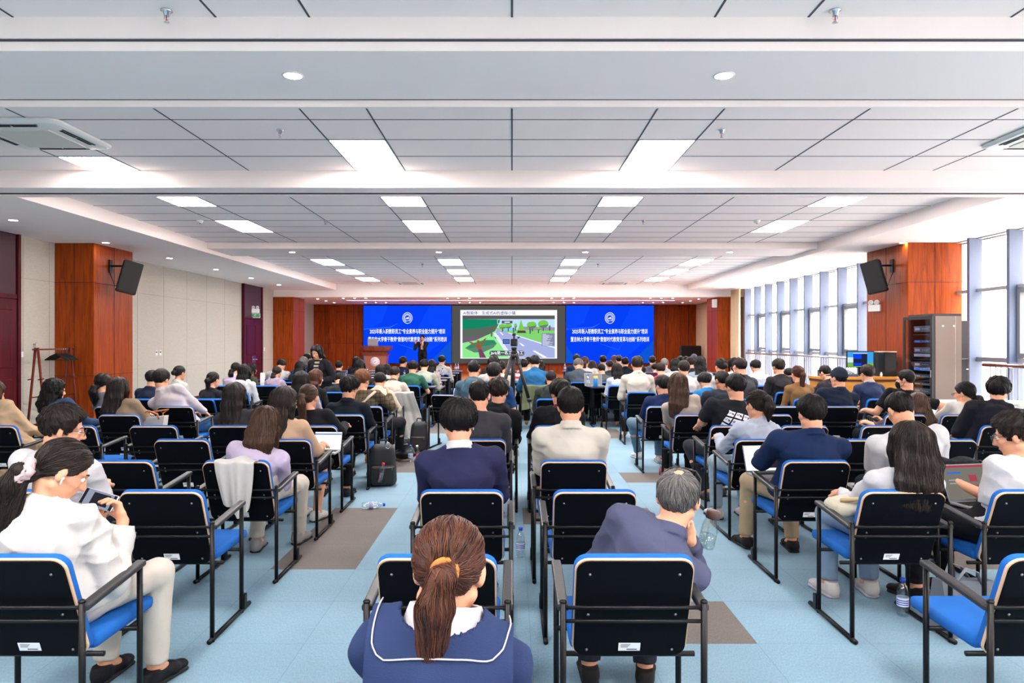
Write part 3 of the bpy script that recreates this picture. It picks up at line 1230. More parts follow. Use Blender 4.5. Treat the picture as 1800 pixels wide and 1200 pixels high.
# ------------------------------------------------------------------ lectern and its laptop
t = thing('lectern', 'wooden lectern with a round white seal, standing on the stage at left', 'lectern', (-5.38, 27.3, 0.2))
M_lw = wood('lectern_wood', srgb(96, 44, 32), srgb(128, 64, 48), 0.3)
a = MB()
vs = [(-0.36, 0.0, 0), (0.36, 0, 0), (0.36, 0.5, 0), (-0.36, 0.5, 0), (-0.44, -0.06, 0.86), (0.44, -0.06, 0.86), (0.44, 0.5, 0.86), (-0.44, 0.5, 0.86)]
a.add(vs, [(0, 1, 2, 3), (7, 6, 5, 4), (0, 4, 5, 1), (1, 5, 6, 2), (2, 6, 7, 3), (3, 7, 4, 0)])
a.build('body', plain('lectern_front', srgb(150, 98, 84), 0.4), t)
a = MB()
a.rbox((0, 0.2, 0.04), (0.86, 0.66, 0.08), 0.015)
a.build('base', M_lw, t)
a = MB()
a.box(-0.5, 0.5, -0.12, 0.55, 0.86, 0.92)
a.box(-0.46, 0.46, -0.09, 0.54, 0.92, 1.04)
a.build('cornice', M_lw, t)
a = MB()
pts = [(-0.6, -0.1), (-0.4, -0.2), (0, -0.24), (0.4, -0.2), (0.6, -0.1), (0.6, 0.55), (-0.6, 0.55)]
for z0, z1, g_ in ((1.04, 1.1, 0.94), (1.1, 1.22, 1.0)):
    n = len(pts)
    vv = [(x * g_, y * g_, z0) for x, y in pts] + [(x * g_, y * g_, z1) for x, y in pts]
    a.add(vv, [tuple(range(n - 1, -1, -1)), tuple(range(n, 2 * n))] + [(k, (k + 1) % n, n + (k + 1) % n, n + k) for k in range(n)])
a.build('top', M_lw, t)
a = MB()
a.lathe([(0.19, 0.0), (0.19, 0.014), (0.0, 0.015)], 36, Matrix.Translation((0, -0.045, 0.6)) @ Matrix.Rotation(math.radians(94), 4, 'X'))
sl = a.build('seal_disc', plain('seal_white', srgb(232, 232, 238), 0.4), t)
a = MB()
Ms = Matrix.Translation((0, -0.062, 0.6)) @ Matrix.Rotation(math.radians(94), 4, 'X')
for r0, r1 in ((0.165, 0.172), (0.09, 0.096)):
    for k in range(32):
        c0, c1 = 2 * PI * k / 32, 2 * PI * (k + 1) / 32
        a.add([Ms @ Vector((r * math.cos(c), r * math.sin(c), 0)) for r, c in ((r0, c0), (r1, c0), (r1, c1), (r0, c1))], [(0, 1, 2, 3)])
for k in range(14):
    c = 2 * PI * k / 14
    Mk = Ms @ Matrix.Rotation(c, 4, 'Z') @ Matrix.Translation((0.13, 0, 0))
    a.add([Mk @ Vector(q) for q in ((-0.014, -0.008, 0), (0.014, -0.008, 0), (0.014, 0.008, 0), (-0.014, 0.008, 0))], [(0, 1, 2, 3)])
a.add([Ms @ Vector(q) for q in ((-0.05, -0.005, 0), (0.0, -0.02, 0), (0.02, -0.01, 0), (0.055, 0.03, 0), (0.01, 0.01, 0))], [(0, 1, 2, 3, 4)])
a.build('seal_print', plain('seal_blue', srgb(90, 100, 170), 0.5), sl)


def laptop(loc, rz, w, scr, lab, open_deg=105, back=None):
    """laptop: screen faces local -Y at rz=0 (towards the camera side)"""
    t = thing('laptop', lab, 'laptop', loc, rz)
    dp = w * 0.68
    a = MB()
    a.rbox((0, -dp / 2, 0.008), (w, dp, 0.016), 0.004)
    a.build('base', plain('laptop_grey', srgb(168, 168, 172), 0.35, metal=0.5), t)
    a = MB()
    for r_ in range(5):
        for c_ in range(13):
            a.box(-w * 0.44 + c_ * w * 0.068, -w * 0.44 + c_ * w * 0.068 + w * 0.056, -dp * 0.2 - r_ * dp * 0.085, -dp * 0.2 - r_ * dp * 0.085 + dp * 0.066, 0.016, 0.0175)
    a.build('keyboard', M_blackm, t)
    M = Matrix.Translation((0, 0, 0.012)) @ Matrix.Rotation(-math.radians(open_deg - 90), 4, 'X')
    a = MB()
    a.rbox((0, 0.004, dp * 0.5), (w, 0.008, dp), 0.003, M)
    lid = a.build('lid', back or plain('laptop_lid', srgb(120, 122, 128), 0.4, metal=0.4), t)
    a = MB()
    a.box(-w * 0.48, w * 0.48, -0.0012, 0.0, dp * 0.06, dp * 0.97, M)
    s = a.build('screen', scr[0], lid)
    for (k, (u0, u1, v0, v1, m)) in enumerate(scr[1]):
        a = MB()
        a.box(-w * 0.48 + w * 0.96 * u0, -w * 0.48 + w * 0.96 * u1, -0.002, -0.0012, dp * (0.06 + 0.91 * v0), dp * (0.06 + 0.91 * v1), M)
        a.build('screen_block', m, lid)
    return t


SB, SW, SG, SD = G('ui_blue', 40, 84, 170, 0.6), G('ui_white', 226, 228, 214, 0.6), G('ui_grey', 150, 150, 152, 0.45), G('ui_dark', 40, 40, 46, 0.4)
SR, SBG = G('ui_red', 150, 60, 70, 0.45), G('ui_dim', 112, 108, 100, 0.42)
M_silver = plain('silver_lid', srgb(176, 178, 184), 0.35, metal=0.6)
laptop((-5.45, 27.2, 1.425), PI, 0.4, (SD, []), 'silver laptop open on top of the lectern', 100, M_silver)

# ------------------------------------------------------------------ loudspeakers on the columns
def loudspeaker(x, y, z, sgn, lab):
    t = thing('loudspeaker', lab, 'loudspeaker', (x, y, z))
    M = Matrix.Rotation(sgn * math.radians(-58), 4, 'Z') @ Matrix.Rotation(math.radians(-14), 4, 'X')
    a = MB()
    pr = [(-0.2, -0.17), (0.2, -0.17), (0.13, 0.17), (-0.13, 0.17)]
    vs = [M @ Vector((u, -v, zz)) for zz in (-0.31, 0.31) for u, v in [(p_[0], -p_[1]) for p_ in pr]]
    bm = bmesh.new()
    bv = [bm.verts.new(q) for q in vs]
    for f in ((0, 1, 2, 3), (7, 6, 5, 4), (0, 4, 5, 1), (1, 5, 6, 2), (2, 6, 7, 3), (3, 7, 4, 0)):
        bm.faces.new([bv[i] for i in f])
    bmesh.ops.recalc_face_normals(bm, faces=list(bm.faces))
    bmesh.ops.bevel(bm, geom=list(bm.edges), offset=0.012, segments=2, affect='EDGES')
    a.addbm(bm)
    a.build('cabinet', M_black, t)
    a = MB()
    a.box(-0.185, 0.185, -0.182, -0.168, -0.29, 0.29, M)
    a.build('grille', plain('grille_black', srgb(5, 6, 8), 0.8, spec=0.2, bump=0.6, bscale=400), t)
    a = MB()
    a.lathe([(0.012, 0), (0.012, 0.004)], 12, M @ Matrix.Translation((0.0, -0.182, -0.25)) @ Matrix.Rotation(PI / 2, 4, 'X'))
    a.build('badge', M_sticker, t)
    a = MB()
    bx = (-7.95 if x < 0 else 7.47) - x
    dx = 0.03 if x < 0 else -0.03
    a.box(min(bx, bx + dx), max(bx, bx + dx), 0.05, 0.15, 0.1, 0.36)
    a.tube([(bx + dx, 0.1, 0.24), (bx * 0.5, 0.1, 0.24), (0, 0.08, 0.2)], 0.02, 8)
    a.tube([(0, 0.08, 0.2), (0, 0.06, 0.3)], 0.02, 8)
    a.build('wall_bracket', M_black, t)
    a = MB()
    a.tube([(bx, 0.1, 0.1), (bx * 0.8, 0.12, -0.15), (0.0, 0.1, -0.1)], 0.006, 6)
    a.build('cable', M_blackm, t)


loudspeaker(-7.5, 13.62, 2.85, 1, 'black loudspeaker bracketed on the left wood column')
loudspeaker(7.05, 13.52, 2.85, -1, 'black loudspeaker bracketed on the orange column by the windows')

# ------------------------------------------------------------------ coat rack with hangers, left wall
t = thing('coat_rack', 'reddish wooden A-frame coat rack beside the left column', 'coat rack', (-8.32, 12.1, 0))
M_rk = wood('rack_wood', srgb(92, 34, 24), srgb(128, 52, 34), 0.4)
for y in (0.05, 0.95):
    for s in (-1, 1):
        a = MB()
        a.tube([(0.17 * s - 0.0, y, 0.0), (0.02 * s, y, 1.49)], 0.021, 8)
        a.build('leg', M_rk, t)
        a = MB()
        a.tube([(0.09 * s - 0.05, y - 0.02, 0.93), (0.09 * s + 0.05, y - 0.02, 0.95)], 0.011, 8)
        a.build('peg', M_rk, t)
a = MB()
a.tube([(0, -0.05, 1.46), (0, 1.06, 1.46)], 0.014, 10)
a.build('rod', M_rk, t)
a = MB()
for x in (-0.08, 0.08):
    a.tube([(x, 0.05, 0.62), (x, 0.95, 0.62)], 0.012, 8)
a.build('shelf_bars', M_rk, t)
for k in range(6):
    y = 12.1 + 0.56 + 0.06 * k
    h = thing('coat_hanger', 'black clothes hanger, %s of the bunch on the wooden coat rack' % ORD[k], 'hanger', (-8.32, y, 1.46), math.radians(-4 + 2 * k), group='black hangers on the coat rack')
    a = MB()
    a.tube([(-0.21, 0, -0.2), (-0.1, 0, -0.13), (0, 0, -0.085), (0.1, 0, -0.13), (0.21, 0, -0.2)], [0.013, 0.014, 0.011, 0.014, 0.013], 8)
    a.tube([(-0.21, 0, -0.2), (0.21, 0, -0.2)], 0.006, 6)
    a.build('bar', M_blackm, h)
    a = MB()
    a.tube([(0, 0, -0.09), (0, 0, -0.03)] + [(0.022 * math.sin(q), 0, -0.006 - 0.0 + 0.022 * -math.cos(q) + 0.0) for q in np.linspace(0.2, 4.3, 8)], 0.0025, 6)
    a.build('hook', M_chrome, h)

# small things on the left wall
def plate(name, lab, cat, y, z, w, h, screen=False):
    t = thing(name, lab, cat, (XL, y, z))
    a = MB()
    a.rbox((0.008, 0, 0), (0.014, w, h), 0.003)
    a.build('plate', M_whitep, t)
    a = MB()
    if screen:
        a.box(0.015, 0.0165, -w * 0.3, w * 0.3, 0.0, h * 0.32)
        a.build('display', plain('lcd', srgb(60, 66, 70), 0.3), t)
    else:
        a.box(0.015, 0.019, -w * 0.3, w * 0.3, -h * 0.3, h * 0.3)
        a.build('rocker', M_whitep, t)


plate('light_switch', 'white wall switch between the dark door and the coat rack', 'switch', 12.29, 1.37, 0.1, 0.1)
plate('thermostat', 'left one of the two small wall thermostats on the beige panels', 'thermostat', 16.96, 1.32, 0.1, 0.12, True)
plate('thermostat', 'right one of the two small wall thermostats on the beige panels', 'thermostat', 17.15, 1.32, 0.1, 0.12, True)
plate('light_switch', 'small white wall switch past the far maroon door', 'switch', 24.35, 1.33, 0.1, 0.13)
t = thing('pull_handle', 'pale upright pull handle on the beige wall by the coat rack', 'handle', (XL, 12.62, 1.44))
a = MB()
a.tube([(0.05, 0, -0.14), (0.05, 0, 0.14)], 0.016, 10)
a.build('bar', plain('pale_bar', srgb(196, 192, 200), 0.3, metal=0.3), t)
a = MB()
for z in (-0.11, 0.11):
    a.tube([(0, 0, z), (0.05, 0, z)], 0.01, 8)
a.build('posts', M_chrome, t)


def emergency_light(loc, rz, lab, sign):
    t = thing('emergency_light', lab, 'emergency light', loc, rz)
    a = MB()
    a.rbox((0, 0, 0), (0.26, 0.08, 0.14), 0.008)
    a.build('housing', M_whitep, t)
    for s in (-1, 1):
        a = MB()
        a.lathe([(0.03, -0.03), (0.05, 0.0), (0.052, 0.03), (0.046, 0.034), (0.0, 0.03)], 16, Matrix.Translation((0.065 * s, -0.02, 0.11)) @ Matrix.Rotation(math.radians(80), 4, 'X'))
        a.build('lamp_head', M_whitep, t)
        a = MB()
        a.lathe([(0.044, 0.035), (0.0, 0.037)], 14, Matrix.Translation((0.065 * s, -0.02, 0.11)) @ Matrix.Rotation(math.radians(80), 4, 'X'), caps=False)
        a.build('lens', plain('lamp_lens', srgb(190, 196, 204), 0.15), t)
    if sign:
        a = MB()
        a.rbox((0, 0, -0.16), (0.3, 0.03, 0.15), 0.006)
        sg = a.build('exit_sign', plain('exit_white', srgb(214, 226, 216), 0.4), t)
        a = MB()
        a.box(-0.13, 0.13, -0.018, -0.015, -0.215, -0.105)
        a.build('green_field', plain('exit_green', srgb(70, 160, 110), 0.5), sg)
        a = MB()
        Mr = Matrix.Translation((-0.02, -0.019, -0.16))
        a.lathe([(0.011, 0.0), (0.0, 0.001)], 10, Mr @ Matrix.Translation((0.02, 0, 0.036)) @ Matrix.Rotation(PI / 2, 4, 'X'))
        for q in ([(0.012, 0.025), (0.0, -0.005)], [(0.0, -0.005), (0.03, -0.015), (0.024, -0.04)], [(0.0, -0.005), (-0.02, -0.02), (-0.045, -0.02)], [(0.01, 0.02), (0.035, 0.01), (0.045, 0.022)], [(0.01, 0.02), (-0.02, 0.015), (-0.028, -0.002)]):
            a.tube([Mr @ Vector((u, 0, v)) for u, v in q], 0.005, 6)
        a.build('running_figure', M_whitep, sg)


emergency_light((XL + 0.16, 23.1, 2.62), math.radians(20), 'green exit sign with twin lamps beside the far maroon door', True)
emergency_light((7.4, 14.15, 2.28), -PI / 2 + 0.5, 'white twin-lamp emergency light low on the orange column', False)
t = thing('wall_speaker', 'small white box speaker high on the far right column', 'speaker', (7.35, 25.2, 2.98))
a = MB()
a.rbox((0, 0, 0), (0.16, 0.14, 0.3), 0.015)
a.build('cabinet', M_whitep, t)
a = MB()
a.box(-0.06, 0.06, -0.076, -0.07, -0.13, 0.13)
a.build('grille', plain('pale_grille', srgb(206, 206, 204), 0.7), t)

# ------------------------------------------------------------------ AV rack by the windows
t = thing('equipment_rack', 'tall grey equipment rack with glass door in front of the windows', 'equipment rack', (7.36, 12.1, 0))
t.scale = (0.67, 1, 1)
M_rkb = plain('rack_black', srgb(18, 20, 26), 0.4)
M_rks = plain('rack_side', srgb(112, 100, 92), 0.38, metal=0.35)
a = MB()
a.box(-0.36, 0.36, -0.36, 0.36, 2.03, 2.07)
a.box(-0.36, 0.36, -0.36, 0.36, 0.03, 0.1)
a.box(0.33, 0.36, -0.36, 0.36, 0.1, 2.03)
a.box(-0.36, 0.33, 0.33, 0.36, 0.1, 2.03)
for y in (-0.36, 0.31):
    a.box(-0.36, -0.3, y, y + 0.05, 0.1, 2.03)
for s in (-0.3, 0.3):
    for q in (-0.3, 0.3):
        a.tube([(s, q, 0), (s, q, 0.04)], 0.025, 10)
a.build('cabinet_frame', M_rkb, t)
a = MB()
a.box(-0.3, 0.36, -0.366, -0.358, 0.1, 2.03)
sp = a.build('side_panel', M_rks, t)
a = MB()
for x in (-0.12, 0.16):
    a.rbox((x, -0.37, 1.86), (0.05, 0.01, 0.025), 0.004)
a.box(0.2, 0.204, -0.3675, -0.366, 0.1, 2.03)
a.build('side_latches', M_chrome, sp)
zz = 1.92
M_dev = [plain('dev_silver', srgb(176, 180, 188), 0.35, metal=0.5), plain('dev_grey', srgb(84, 90, 100), 0.4, metal=0.3), plain('dev_dark', srgb(44, 48, 58), 0.45)]
M_led = glow('device_led', srgb(40, 110, 255), 0.5)
for k, (z, h, mi) in enumerate(((1.82, 0.1, 1), (1.6, 0.045, 2), (1.45, 0.088, 1), (1.36, 0.05, 0), (1.2, 0.09, 2), (1.12, 0.05, 0), (1.0, 0.06, 2), (0.86, 0.04, 2), (0.74, 0.09, 1), (0.6, 0.05, 0), (0.2, 0.3, 2))):
    a = MB()
    a.rbox((-0.1, 0, z), (0.44, 0.48, h), 0.004)
    dv = a.build('rack_unit', M_dev[mi], t)
    a = MB()
    a.box(-0.326, -0.32, 0.06, 0.2, z - h * 0.22, z + h * 0.22)
    for q in range(4):
        a.box(-0.326, -0.32, -0.18 + 0.05 * q, -0.16 + 0.05 * q, z - 0.008, z + 0.008)
    a.build('display', M_led if k % 4 == 1 else M_dev[0], dv)
a = MB()
for z in (1.72, 1.28, 0.93, 0.52):
    a.box(-0.3, 0.3, -0.28, 0.28, z - 0.004, z + 0.004)
a.build('shelves', M_rkb, t)
# the glass door stands open towards the camera side
dr = MB()
Md = Matrix.Translation((-0.36, -0.36, 0)) @ Matrix.Rotation(math.radians(14), 4, 'Z')
dr.box(-0.02, 0.0, 0.0, 0.05, 0.1, 2.03, Md)
dr.box(-0.02, 0.0, 0.65, 0.7, 0.1, 2.03, Md)
dr.box(-0.02, 0.0, 0.05, 0.65, 1.98, 2.03, Md)
dr.box(-0.02, 0.0, 0.05, 0.65, 0.1, 0.15, Md)
do = dr.build('door', M_rkb, t)
dr = MB()
dr.box(-0.012, -0.006, 0.05, 0.65, 0.15, 1.98, Md)
dr.build('door_glass', clear_glass('rack_glass', (0.8, 0.88, 0.95, 1), 0.1), do)
dr = MB()
dr.rbox((-0.03, 0.025, 1.05), (0.02, 0.025, 0.12), 0.005, Md)
dr.build('door_handle', M_chrome, do)

t = thing('cabinet_box', 'narrow black metal cabinet directly behind the grey rack', 'cabinet', (7.76, 12.2, 0))
a = MB()
a.rbox((0, 0, 0.98), (0.26, 0.42, 1.96), 0.01)
a.build('body', M_rkb, t)
a = MB()
a.box(-0.128, 0.128, -0.212, -0.21, 1.3, 1.304)
a.rbox((0.1, -0.216, 1.12), (0.04, 0.014, 0.02), 0.004)
a.build('door_lock', M_chrome, t)

# control desk, monitor, computer
t = thing('control_desk', 'light wood control desk in front of the right column', 'desk', (6.6, 13.3, 0))
M_lwood = wood('control_wood', srgb(190, 120, 48), srgb(222, 156, 76), 0.35, axis=0)
a = MB()
a.rbox((0, 0, 0.91), (1.62, 0.6, 0.05), 0.008)
a.build('desktop', M_lwood, t)
a = MB()
a.box(-0.78, 0.78, -0.27, 0.27, 0.0, 0.84)
a.build('cabinet_body', M_lwood, t)
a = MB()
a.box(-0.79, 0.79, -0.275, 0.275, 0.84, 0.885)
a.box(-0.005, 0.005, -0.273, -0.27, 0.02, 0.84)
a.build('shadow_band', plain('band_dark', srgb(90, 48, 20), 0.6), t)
dz = 0.935
t = thing('monitor', 'computer monitor with blue desktop picture on the control desk', 'monitor', (6.73, 13.42, dz))
a = MB()
a.rbox((0, 0, 0.01), (0.26, 0.18, 0.016), 0.005)
a.rbox((0, 0.02, 0.12), (0.05, 0.03, 0.24), 0.006)
a.build('stand', M_black, t)
a = MB()
a.rbox((0, 0, 0.32), (0.53, 0.03, 0.32), 0.006)
sc_ = a.build('case', M_black, t)
for nm, (u0, u1, v0, v1), mm, ly in (('screen', (-0.25, 0.25, 0.175, 0.465), G('mon_sky', 60, 150, 220, E), 1), ('screen_field', (-0.25, 0.25, 0.175, 0.25), G('mon_field', 110, 170, 60), 2), ('screen_cloud', (-0.25, -0.1, 0.26, 0.36), G('mon_cloud', 200, 214, 210), 2),
                                 ('screen_window', (-0.14, 0.13, 0.19, 0.43), G('mon_win', 30, 34, 60), 3), ('screen_panel', (-0.13, 0.02, 0.33, 0.42), G('mon_blue', 10, 60, 220, E), 4), ('screen_panel', (-0.13, 0.02, 0.2, 0.25), G('mon_blue', 10, 60, 220), 4), ('screen_bar', (-0.14, 0.13, 0.43, 0.44), G('mon_bar', 230, 235, 240), 4)):
    a = MB()
    a.box(u0, u1, -0.0155 - 0.001 * ly, -0.014, v0, v1)
    a.build(nm, mm, sc_)
t = thing('computer_tower', 'black computer tower with papers on top, beside the monitor', 'computer', (7.17, 13.36, dz))
a = MB()
a.rbox((0, 0, 0.23), (0.24, 0.42, 0.45), 0.008)
a.build('case', M_black, t)
a = MB()
a.box(-0.1, 0.1, -0.214, -0.21, 0.1, 0.42)
a.lathe([(0.01, 0), (0.01, 0.003)], 10, Matrix.Translation((0.05, -0.214, 0.4)) @ Matrix.Rotation(PI / 2, 4, 'X'))
a.build('front_bezel', M_blackm, t)
t = thing('paper_stack', 'stack of papers lying on top of the black computer tower', 'papers', (7.2, 13.36, dz + 0.458))
a = MB()
for k in range(5):
    a.box(-0.16, 0.12, -0.15, 0.14, 0.004 * k, 0.004 * k + 0.0035, Matrix.Rotation(0.05 * k, 4, 'Z'))
a.build('sheets', plain('paper', srgb(224, 206, 180), E), t)
t = thing('mixing_console', 'small grey audio mixer on the control desk under the monitor', 'mixer', (6.22, 13.26, dz))
a = MB()
a.add([(-0.3, -0.2, 0), (0.3, -0.2, 0), (0.3, 0.2, 0), (-0.3, 0.2, 0), (-0.3, -0.2, 0.04), (0.3, -0.2, 0.04), (0.3, 0.2, 0.12), (-0.3, 0.2, 0.12)], [(3, 2, 1, 0), (4, 5, 6, 7), (0, 1, 5, 4), (1, 2, 6, 5), (2, 3, 7, 6), (3, 0, 4, 7)])
a.build('chassis', plain('mixer_grey', srgb(70, 78, 96), 0.45), t)
a = MB()
for i in range(10):
    for j in range(5):
        a.lathe([(0.009, 0), (0.008, 0.016), (0, 0.017)], 8, Matrix.Translation((-0.26 + 0.057 * i, -0.14 + 0.065 * j, 0.052 + 0.013 * j)))
a.build('knobs', M_whitep, t)
for x, lab, c in ((6.98, 'small white bottle beside the computer tower', M_whitep), (7.33, 'tiny white jar at the right end of the control desk', M_whitep)):
    t = thing('small_jar', lab, 'jar', (x, 13.12, dz))
    a = MB()
    a.lathe([(0.02, 0), (0.022, 0.05), (0.012, 0.06)], 12)
    a.build('body', c, t)
    a = MB()
    a.lathe([(0.013, 0.06), (0.013, 0.085)], 12)
    a.build('cap', c, t)


def bin_(x, y, lab, w=0.5):
    t = thing('storage_bin', lab, 'bin', (x, y, 0))
    a = MB()
    a.add([(-w * .42, -0.2, 0), (w * .42, -0.2, 0), (w * .42, 0.2, 0), (-w * .42, 0.2, 0), (-w / 2, -0.24, 0.66), (w / 2, -0.24, 0.66), (w / 2, 0.24, 0.66), (-w / 2, 0.24, 0.66)],
          [(3, 2, 1, 0), (4, 5, 6, 7), (0, 1, 5, 4), (1, 2, 6, 5), (2, 3, 7, 6), (3, 0, 4, 7)])
    a.build('tub', plain('bin_white', srgb(226, 226, 224), 0.5), t)
    a = MB()
    a.rbox((0, 0, 0.675), (w + 0.04, 0.52, 0.035), 0.012)
    a.rbox((0, -0.27, 0.66), (0.16, 0.03, 0.05), 0.008)
    a.build('lid', plain('bin_lid', srgb(206, 200, 186), 0.5), t)


bin_(6.75, 10.6, 'white lidded plastic bin in front of the equipment rack, left one', 0.62)
bin_(7.55, 10.5, 'white lidded plastic bin by the windows, right one', 0.5)

# office chair on the stage
t = thing('office_chair', 'black leather chair standing at the right end of the stage', 'chair', (7.42, 28.6, 0.2), math.radians(180))
M_lea = plain('black_leather', srgb(10, 10, 13), 0.35, bump=0.15, bscale=40)
a = MB()
a.rbox((0, 0.0, 0.48), (0.52, 0.5, 0.12), 0.04)
a.build('seat', M_lea, t)
a = MB()
a.rbox((0, -0.26, 0.92), (0.9, 0.12, 0.62), 0.05)
a.build('backrest', M_lea, t)
for s in (-1, 1):
    a = MB()
    a.tube([(0.3 * s, -0.2, 0.66), (0.3 * s, 0.2, 0.66), (0.3 * s, 0.2, 0.0)], 0.018, 8)
    a.tube([(0.3 * s, -0.2, 0.66), (0.3 * s, -0.2, 0.0)], 0.018, 8)
    a.build('arm_frame', M_chrome, t)
# ------------------------------------------------------------------ people: smooth blended volumes turned into single surfaces
V3 = lambda *a: np.array(a, dtype=np.float64)
nrm = lambda v: v / (np.linalg.norm(v) + 1e-12)
UP = V3(0, 0, 1)


class Vol:
    def __init__(s, lo, hi, vox):
        s.lo, s.vox = np.array(lo, float), vox
        s.n = np.ceil((np.array(hi) - s.lo) / vox).astype(int) + 1
        s.F = np.full(s.n, 0.06, np.float32)
        s.ax = [(s.lo[i] + vox * np.arange(s.n[i])).astype(np.float32) for i in range(3)]

    def sl(s, lo, hi):
        a = np.clip(np.floor((np.array(lo) - s.lo) / s.vox).astype(int), 0, s.n)
        b = np.clip(np.ceil((np.array(hi) - s.lo) / s.vox).astype(int) + 1, 0, s.n)
        return tuple(slice(a[i], b[i]) for i in range(3))

    def put(s, fn, lo, hi, k=0.0, op='u'):
        q = s.sl(lo, hi)
        A = s.F[q]
        if A.size == 0:
            return
        d = fn(s.ax[0][q[0]][:, None, None], s.ax[1][q[1]][None, :, None], s.ax[2][q[2]][None, None, :])
        if op == 'sub':
            A, d = -A, d
        if op == 'int':
            A, d = -A, -d
        if k > 0:
            h = np.clip(0.5 + 0.5 * (A - d) / k, 0, 1)
            r = A + (d - A) * h - k * h * (1 - h)
        else:
            r = np.minimum(A, d)
        s.F[q] = -r if op in ('sub', 'int') else r

    def sample(s, P):
        u = (P - s.lo) / s.vox
        i = np.clip(np.floor(u).astype(int), 0, s.n - 2)
        f = np.clip(u - i, 0, 1)
        r = 0
        for dx in (0, 1):
            for dy in (0, 1):
                for dz in (0, 1):
                    w = (f[:, 0] if dx else 1 - f[:, 0]) * (f[:, 1] if dy else 1 - f[:, 1]) * (f[:, 2] if dz else 1 - f[:, 2])
                    r = r + w * s.F[i[:, 0] + dx, i[:, 1] + dy, i[:, 2] + dz]
        return r

    def grad(s, P):
        e = s.vox
        g = np.stack([s.sample(P + e * np.eye(3)[k]) - s.sample(P - e * np.eye(3)[k]) for k in range(3)], 1)
        return g / (np.linalg.norm(g, axis=1, keepdims=True) + 1e-9)

    def mesh(s):
        F = s.F
        I = F < 0
        c = sum(I[a:I.shape[0] - 1 + a, b:I.shape[1] - 1 + b, d:I.shape[2] - 1 + d].astype(np.int8) for a in (0, 1) for b in (0, 1) for d in (0, 1))
        act = np.argwhere((c > 0) & (c < 8))
        if len(act) == 0:
            return np.zeros((0, 3)), np.zeros((0, 4), int)
        ids = np.full(c.shape, -1, np.int32)
        ids[act[:, 0], act[:, 1], act[:, 2]] = np.arange(len(act))
        cor = [(a, b, d) for a in (0, 1) for b in (0, 1) for d in (0, 1)]
        val = {k: F[act[:, 0] + k[0], act[:, 1] + k[1], act[:, 2] + k[2]] for k in cor}
        S = np.zeros((len(act), 3))
        N = np.zeros(len(act))
        for k in cor:
            for ax in range(3):
                if k[ax] == 0:
                    k2 = tuple(1 if j == ax else k[j] for j in range(3))
                    a, b = val[k], val[k2]
                    m = (a < 0) != (b < 0)
                    t = np.where(m, a / np.where(m, a - b, 1), 0)
                    p = np.tile(np.array(k, float), (len(act), 1))
                    p[:, ax] = t
                    S += p * m[:, None]
                    N += m
        V = (act + S / N[:, None]) * s.vox + s.lo
        faces = []
        for ax in range(3):
            o = [(1, 2), (2, 0), (0, 1)][ax]
            sa = [slice(None)] * 3
            sb = [slice(None)] * 3
            sa[ax] = slice(0, -1)
            sb[ax] = slice(1, None)
            A, B = I[tuple(sa)], I[tuple(sb)]
            e = np.argwhere(A != B)
            ok = (e[:, o[0]] > 0) & (e[:, o[1]] > 0) & (e[:, o[0]] < F.shape[o[0]] - 1) & (e[:, o[1]] < F.shape[o[1]] - 1)
            e = e[ok]
            q = []
            for du, dv in ((-1, -1), (0, -1), (0, 0), (-1, 0)):
                w = e.copy()
                w[:, o[0]] += du
                w[:, o[1]] += dv
                q.append(ids[w[:, 0], w[:, 1], w[:, 2]])
            q = np.stack(q, 1)
            fl = ~A[e[:, 0], e[:, 1], e[:, 2]]
            q[fl] = q[fl][:, ::-1]
            faces.append(q)
        Fq = np.concatenate(faces)
        return V, Fq[(Fq >= 0).all(1)]


def np_mesh(name, V, Q, tris=None, attrs=None):
    me = bpy.data.meshes.new(name)
    nq = len(Q)
    nt = 0 if tris is None else len(tris)
    me.vertices.add(len(V))
    me.vertices.foreach_set('co', np.asarray(V, np.float32).ravel())
    me.loops.add(nq * 4 + nt * 3)
    li = np.asarray(Q, np.int32).ravel()
    if nt:
        li = np.concatenate([li, np.asarray(tris, np.int32).ravel()])
    me.loops.foreach_set('vertex_index', li)
    me.polygons.add(nq + nt)
    st = np.concatenate([np.arange(nq) * 4, nq * 4 + np.arange(nt) * 3]).astype(np.int32)
    me.polygons.foreach_set('loop_start', st)
    me.polygons.foreach_set('use_smooth', np.ones(nq + nt, bool))
    for k, a in (attrs or {}).items():
        at_ = me.attributes.new(k, 'FLOAT_VECTOR', 'POINT')
        at_.data.foreach_set('vector', np.asarray(a, np.float32).ravel())
    me.update()
    me.validate()
    return me


def prim_rc(a, b, ra, rb):
    a, b = V3(*a), V3(*b)
    ab = b - a
    L = float(ab @ ab) + 1e-12

    def fn(X, Y, Z, inf=0.0):
        t = np.clip(((X - a[0]) * ab[0] + (Y - a[1]) * ab[1] + (Z - a[2]) * ab[2]) / L, 0, 1)
        return np.sqrt((X - a[0] - t * ab[0]) ** 2 + (Y - a[1] - t * ab[1]) ** 2 + (Z - a[2] - t * ab[2]) ** 2) - (ra + t * (rb - ra)) - inf
    m = max(ra, rb)
    return fn, np.minimum(a, b) - m, np.maximum(a, b) + m


def prim_cut(a, b, ra, rb):
    """tapered bar cut flat at b"""
    f0, lo, hi = prim_rc(a, b, ra, rb)
    b_ = V3(*b)
    d = nrm(b_ - V3(*a))

    def fn(X, Y, Z, inf=0.0):
        return np.maximum(f0(X, Y, Z, inf), (X - b_[0]) * d[0] + (Y - b_[1]) * d[1] + (Z - b_[2]) * d[2])
    return fn, lo, hi


